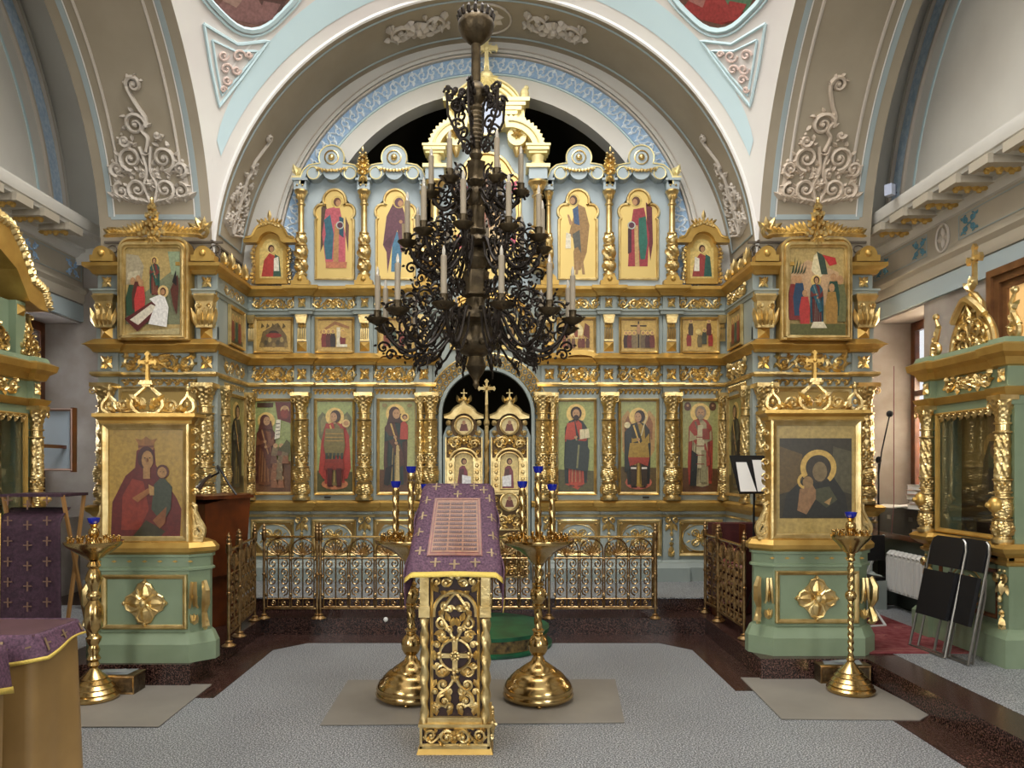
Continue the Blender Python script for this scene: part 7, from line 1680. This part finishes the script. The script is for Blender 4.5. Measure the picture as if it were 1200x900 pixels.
# ================= RIGHT SIDE: LEDGE, RADIATOR, BOOKS, CHAIRS =================
DKC = mat('black_lacquer', '#141515', .4)
t = thing('wall_ledge', 'dark low cabinet ledge with brown top under right window niche', 'cabinet', (4.25, 7.5, .157))
MB().box(-.12, .14, -.95, .85, 0, .68).build('cabinet_body', mat('dark_green_cabinet_paint', '#39413a', .6), t, 0); MB().box(-.16, .14, -.97, .87, .68, .73).build('ledge_top', WOODB, t, 0)  # cabinet body in its own even dark green
t = thing('black_case', 'black case standing on the ledge in the right niche under the books', 'case', (4.22, 7.42, .89))
MB().box(-.12, .12, -.4, .4, 0, .26).build('case_body', DKC, t, 0)
for y in (-.2, .2): MB().box(-.128, -.12, y-.03, y+.03, .14, .18).build('latch', STEEL, t, 0)
def book(x, y, z, w_, d_, h_, col, rz, label, grp=None):
    t = thing('book', label, 'book', (x, y, z), rz, grp); m = mat('book_cover_'+col.strip('#'), col, .5)
    mb = MB().box(-w_/2, w_/2, -d_/2, d_/2, 0, .004).box(-w_/2, w_/2, -d_/2, d_/2, h_-.004, h_).box(w_/2-.004, w_/2, -d_/2, d_/2, 0, h_); mb.build('cover', m, t, 0)
    MB().box(-w_/2+.006, w_/2-.005, -d_/2+.006, d_/2-.006, .004, h_-.004).build('page_block', PAPER, t, 0)
bx, by = 4.19, 7.25
for k, (h_, col, rz, dy, lb) in enumerate(((.05, '#c8c4ba', .1, .1, 'pale thick book, bottom of the stack on the black case'), (.04, '#7a4a44', -.1, .1, 'brownish book, second from bottom of the stack on the black case'), (.05, '#bdb6a8', .05, .12, 'grey-white book, third in the stack on the black case'), (.045, '#9a5c4c', .2, .1, 'rust-coloured book, fourth in the stack on the black case'), (.05, '#d8d4c8', -.05, .12, 'cream book, topmost of the stack on the black case'))):
    book(bx, by-.18+dy, 1.15+sum((.05, .04, .05, .045, .05)[:k]), .17, .25, h_, col, rz, lb)
book(4.15, 7.02, .89, .18, .3, .035, '#4a3d78', .1, 'purple-covered book lying on the ledge edge below the black case'); book(4.15, 7.02, .925, .17, .28, .04, '#8a7250', -.05, 'tan book lying on the purple one on the ledge')
for k, (dx, dy, rz) in enumerate(((-.06, -.2, .5), (-.04, -.3, -.3))):
    o = MB().box(-.11, .11, -.15, .15, 0, .004).build('paper_sheet', PAPER, None, 0); o.location = (4.19+dx, 7.85+dy, 1.155+.006*k); o.rotation_euler = (.0, -.1, rz); tag(o, ['printed white sheet lying on the black case, underneath another', 'white sheet lying on top of another on the black case'][k], 'paper')
rad = thing('radiator', 'white ribbed column radiator below the right window niche', 'radiator', (4.02, 7.12, .157))
for k in range(9):
    y = -.30+.075*k; mb = MB(); mb.box(-.04, .04, y-.030, y+.030, .18, .53); mb.tube([(-.035, y, .53), (-.01, y, .555), (.03, y, .55)], .028, 8); mb.box(-.048, -.04, y-.022, y+.022, .2, .51); mb.build('section', WHITE, rad, 25)
for s_ in (1, -1): MB().tube([(0, s_*.36, .22), (.1, s_*.36, .22)], .012, 8).build('wall_bracket', WHITE, rad); MB().tube([(0, s_*.30, .22), (0, s_*.36, .22)], .012, 8).build('pipe_stub', WHITE, rad)
FAB = mat('black_chair_fabric', '#0d0d10', .55)
def folding_chair(x, y, rz, lean, label, m=STEEL):
    t = thing('folding_chair', label, 'chair', (x, y, .157), 0); t.rotation_euler = (lean, 0, rz)
    for s_ in (1, -1):
        MB().tube([(s_*.20, 0, .01), (s_*.19, 0, .80), (s_*.17, 0, .86), (s_*.14, 0, .88)], .010, 7).build('front_leg', m, t); MB().tube([(s_*.17, .05, .02), (s_*.165, .045, .5), (s_*.16, .03, .62)], .009, 7).build('rear_leg', m, t)
    MB().tube([(-.20, 0, .01), (.20, 0, .01)], .010, 7).build('floor_bar', m, t); MB().tube([(-.17, .05, .02), (.17, .05, .02)], .009, 7).build('floor_bar', m, t)
    MB().prism([(-.17, .66), (.17, .66), (.175, .82), (.16, .87), (.12, .89), (-.12, .89), (-.16, .87), (-.175, .82)], -.016, .012).build('backrest', FAB, t, 20)
    MB().prism([(-.165, .27), (.165, .27), (.17, .62), (-.17, .62)], -.035, -.005).build('seat', FAB, t, 20)
folding_chair(3.36, 5.66, -PI/2+.10, -.22, 'folded black chair with grey tubes leaning in front, nearest of the leaning pair')
folding_chair(3.42, 5.46, -PI/2+.02, -.20, 'folded black chair behind another, leaning against the right wall shrine')
t = thing('folding_chair', 'opened black folding chair with white legs behind the right icon stand', 'chair', (3.28, 6.75, .157), .3)
WT = mat('white_tube', '#c9c9c4', .4)
for s_ in (1, -1): MB().tube([(s_*.2, -.2, .8), (s_*.2, .22, .01)], .011, 7).build('leg', WT, t); MB().tube([(s_*.17, .18, .42), (s_*.18, -.24, .01)], .011, 7).build('leg', WT, t)
MB().tube([(-.2, .22, .012), (.2, .22, .012)], .011, 7).build('floor_bar', WT, t); MB().tube([(-.18, -.24, .012), (.18, -.24, .012)], .011, 7).build('floor_bar', WT, t)
MB().box(-.2, .2, -.22, .16, .40, .43).build('seat', FAB, t, 0); MB().box(-.19, .19, -.22, -.19, .58, .80).build('backrest', FAB, t, 0)
CARP = mat('crimson_carpet', '#6e1220', .9, bump=.3, bscale=200, var='#8a4a4a', vscale=14)
t = thing('carpet', 'dark crimson patterned carpet on the right platform in front of the radiator', 'carpet', (3.3, 6.3, .1575))
MB().slab([(-.42, -.68), (.43, -.68), (.43, .98), (-.42, .98)], 0, .008).build('carpet_field', CARP, t, 0)
for y in (-.64, -.58): MB().box(-.42, .43, y, y+.02, .008, .0095).build('border_stripe', mat('faded_rose_stripe', '#8e5450', .9), t, 0)
for q in range(7):
    mb = MB(); x, y = -.3+.1*q, -.4+.16*(q % 3)+.1*q; mb.tube([(x+.05*math.cos(a*.6)*(1-a*.06), y+.05*math.sin(a*.6)*(1-a*.06), .0085) for a in range(14)], .004, 4); mb.build('woven_curl', mat('faded_rose_stripe', '#8e5450', .9), t)
# microphone boom in the niche
t = thing('microphone_stand', 'thin black microphone stand with tilted boom in front of right plaster niche', 'stand', (3.98, 7.60, .157))
mb = MB().tube([(0, 0, 0), (.0, 0, 1.45)], .009, 6); mb.build('pole', BLACK, t); MB().tube([(0, 0, 1.3), (.02, -.02, 1.55), (.06, -.1, 1.92)], .007, 6).build('boom', BLACK, t); MB().ball((0, 0, 1.47), .03, .03, .04).build('clamp', BLACK, t); MB().ball((.06, -.1, 1.93), .035).build('clamp', BLACK, t); MB().lathe([(.07, 0), (.07, .015), (.02, .03)], n=20).build('base', BLACK, t)
# red cable on the pilaster of the right wing
mb = MB().tube([(4.03, 7.40, 2.55), (4.03, 7.40, 1.2), (4.01, 7.41, .9)], .004, 5); o = mb.build('wall_cable', mat('dull_red_cable', '#6a3038', .6)); tag(o, 'thin dull red cable hanging down beside the right wing', 'cable')
# camera on right cornice
t = thing('security_camera', 'small white and dark blue camera on top of the right cornice', 'camera', (3.86, 7.15, 4.14), .6)
t.scale = (.7, .7, .8); MB().box(-.05, .05, -.05, .05, 0, .13).build('housing', mat('pale_blue_plastic', '#a9b2c8', .4), t, 0); MB().box(.05, .075, -.05, .05, .0, .14).build('front', mat('dark_blue_plastic', '#26305c', .4), t, 0); MB().tube([(.075, 0, .08), (.16, 0, .06)], .014, 8).build('lens', BLACK, t)
# window or door frame of brown wood on the right wall
t = MB(); wf = struct_o = MB()
for (w0, d_) in ((0, .0), (.06, .03), (.12, .06)):
    wf.box(XR-.10+d_, XR, 5.0+w0, 5.06+w0, 1.0, 3.16-w0); wf.box(XR-.10+d_, XR, 6.36-w0, 6.42-w0, 1.0, 3.16-w0); wf.box(XR-.10+d_, XR, 5.0+w0, 6.42-w0, 3.16-w0, 3.22-w0)
wo = wf.build('window_3', mat('warm_brown_wood', '#7c5430', .4, var='#5e3c20', vscale=6), None, 0, 'structure'); wo['label'] = 'brown wooden window frame on the right wall above the shrine'
MB().box(XR-.02, XR-.005, 5.18, 6.24, 1.0, 3.04).build('window_pane', mat('amber_lit_glass', '#d9b070', .3, emit=('#f0c080', .5)), wo, 0)
# framed glazed panel on the left, standing open
t = thing('glazed_panel', 'slim brown-framed glass panel mounted beside the left wall shrine', 'panel', (-3.86, 6.75, 1.52), math.radians(4))
f_ = frame(-.165, .165, 0, .56, .022, 0, .03); f_.build('frame', mat('pinkish_wood_frame', '#b09284', .4), t, 25); MB().box(.15, .17, -.02, .06, -.01, .57).build('frame_edge', WOODR, t, 0)
MB().box(-.15, .15, -.002, .02, .015, .545).build('glass', mat('pale_reflective_glass', '#b9c8d6', .08, coat=.6), t, 0); MB().box(.09, .11, -.47, .02, .2, .23).build('bracket', WOODB, t, 0)
# white socket plate on step
t = MB().ball((0, 0, .03), .022).build('small_white_knob', WHITE); t.location = (-.88, 6.75, .155); tag(t, 'tiny white knob lying on the dark step edge left of the lectern', 'knob')
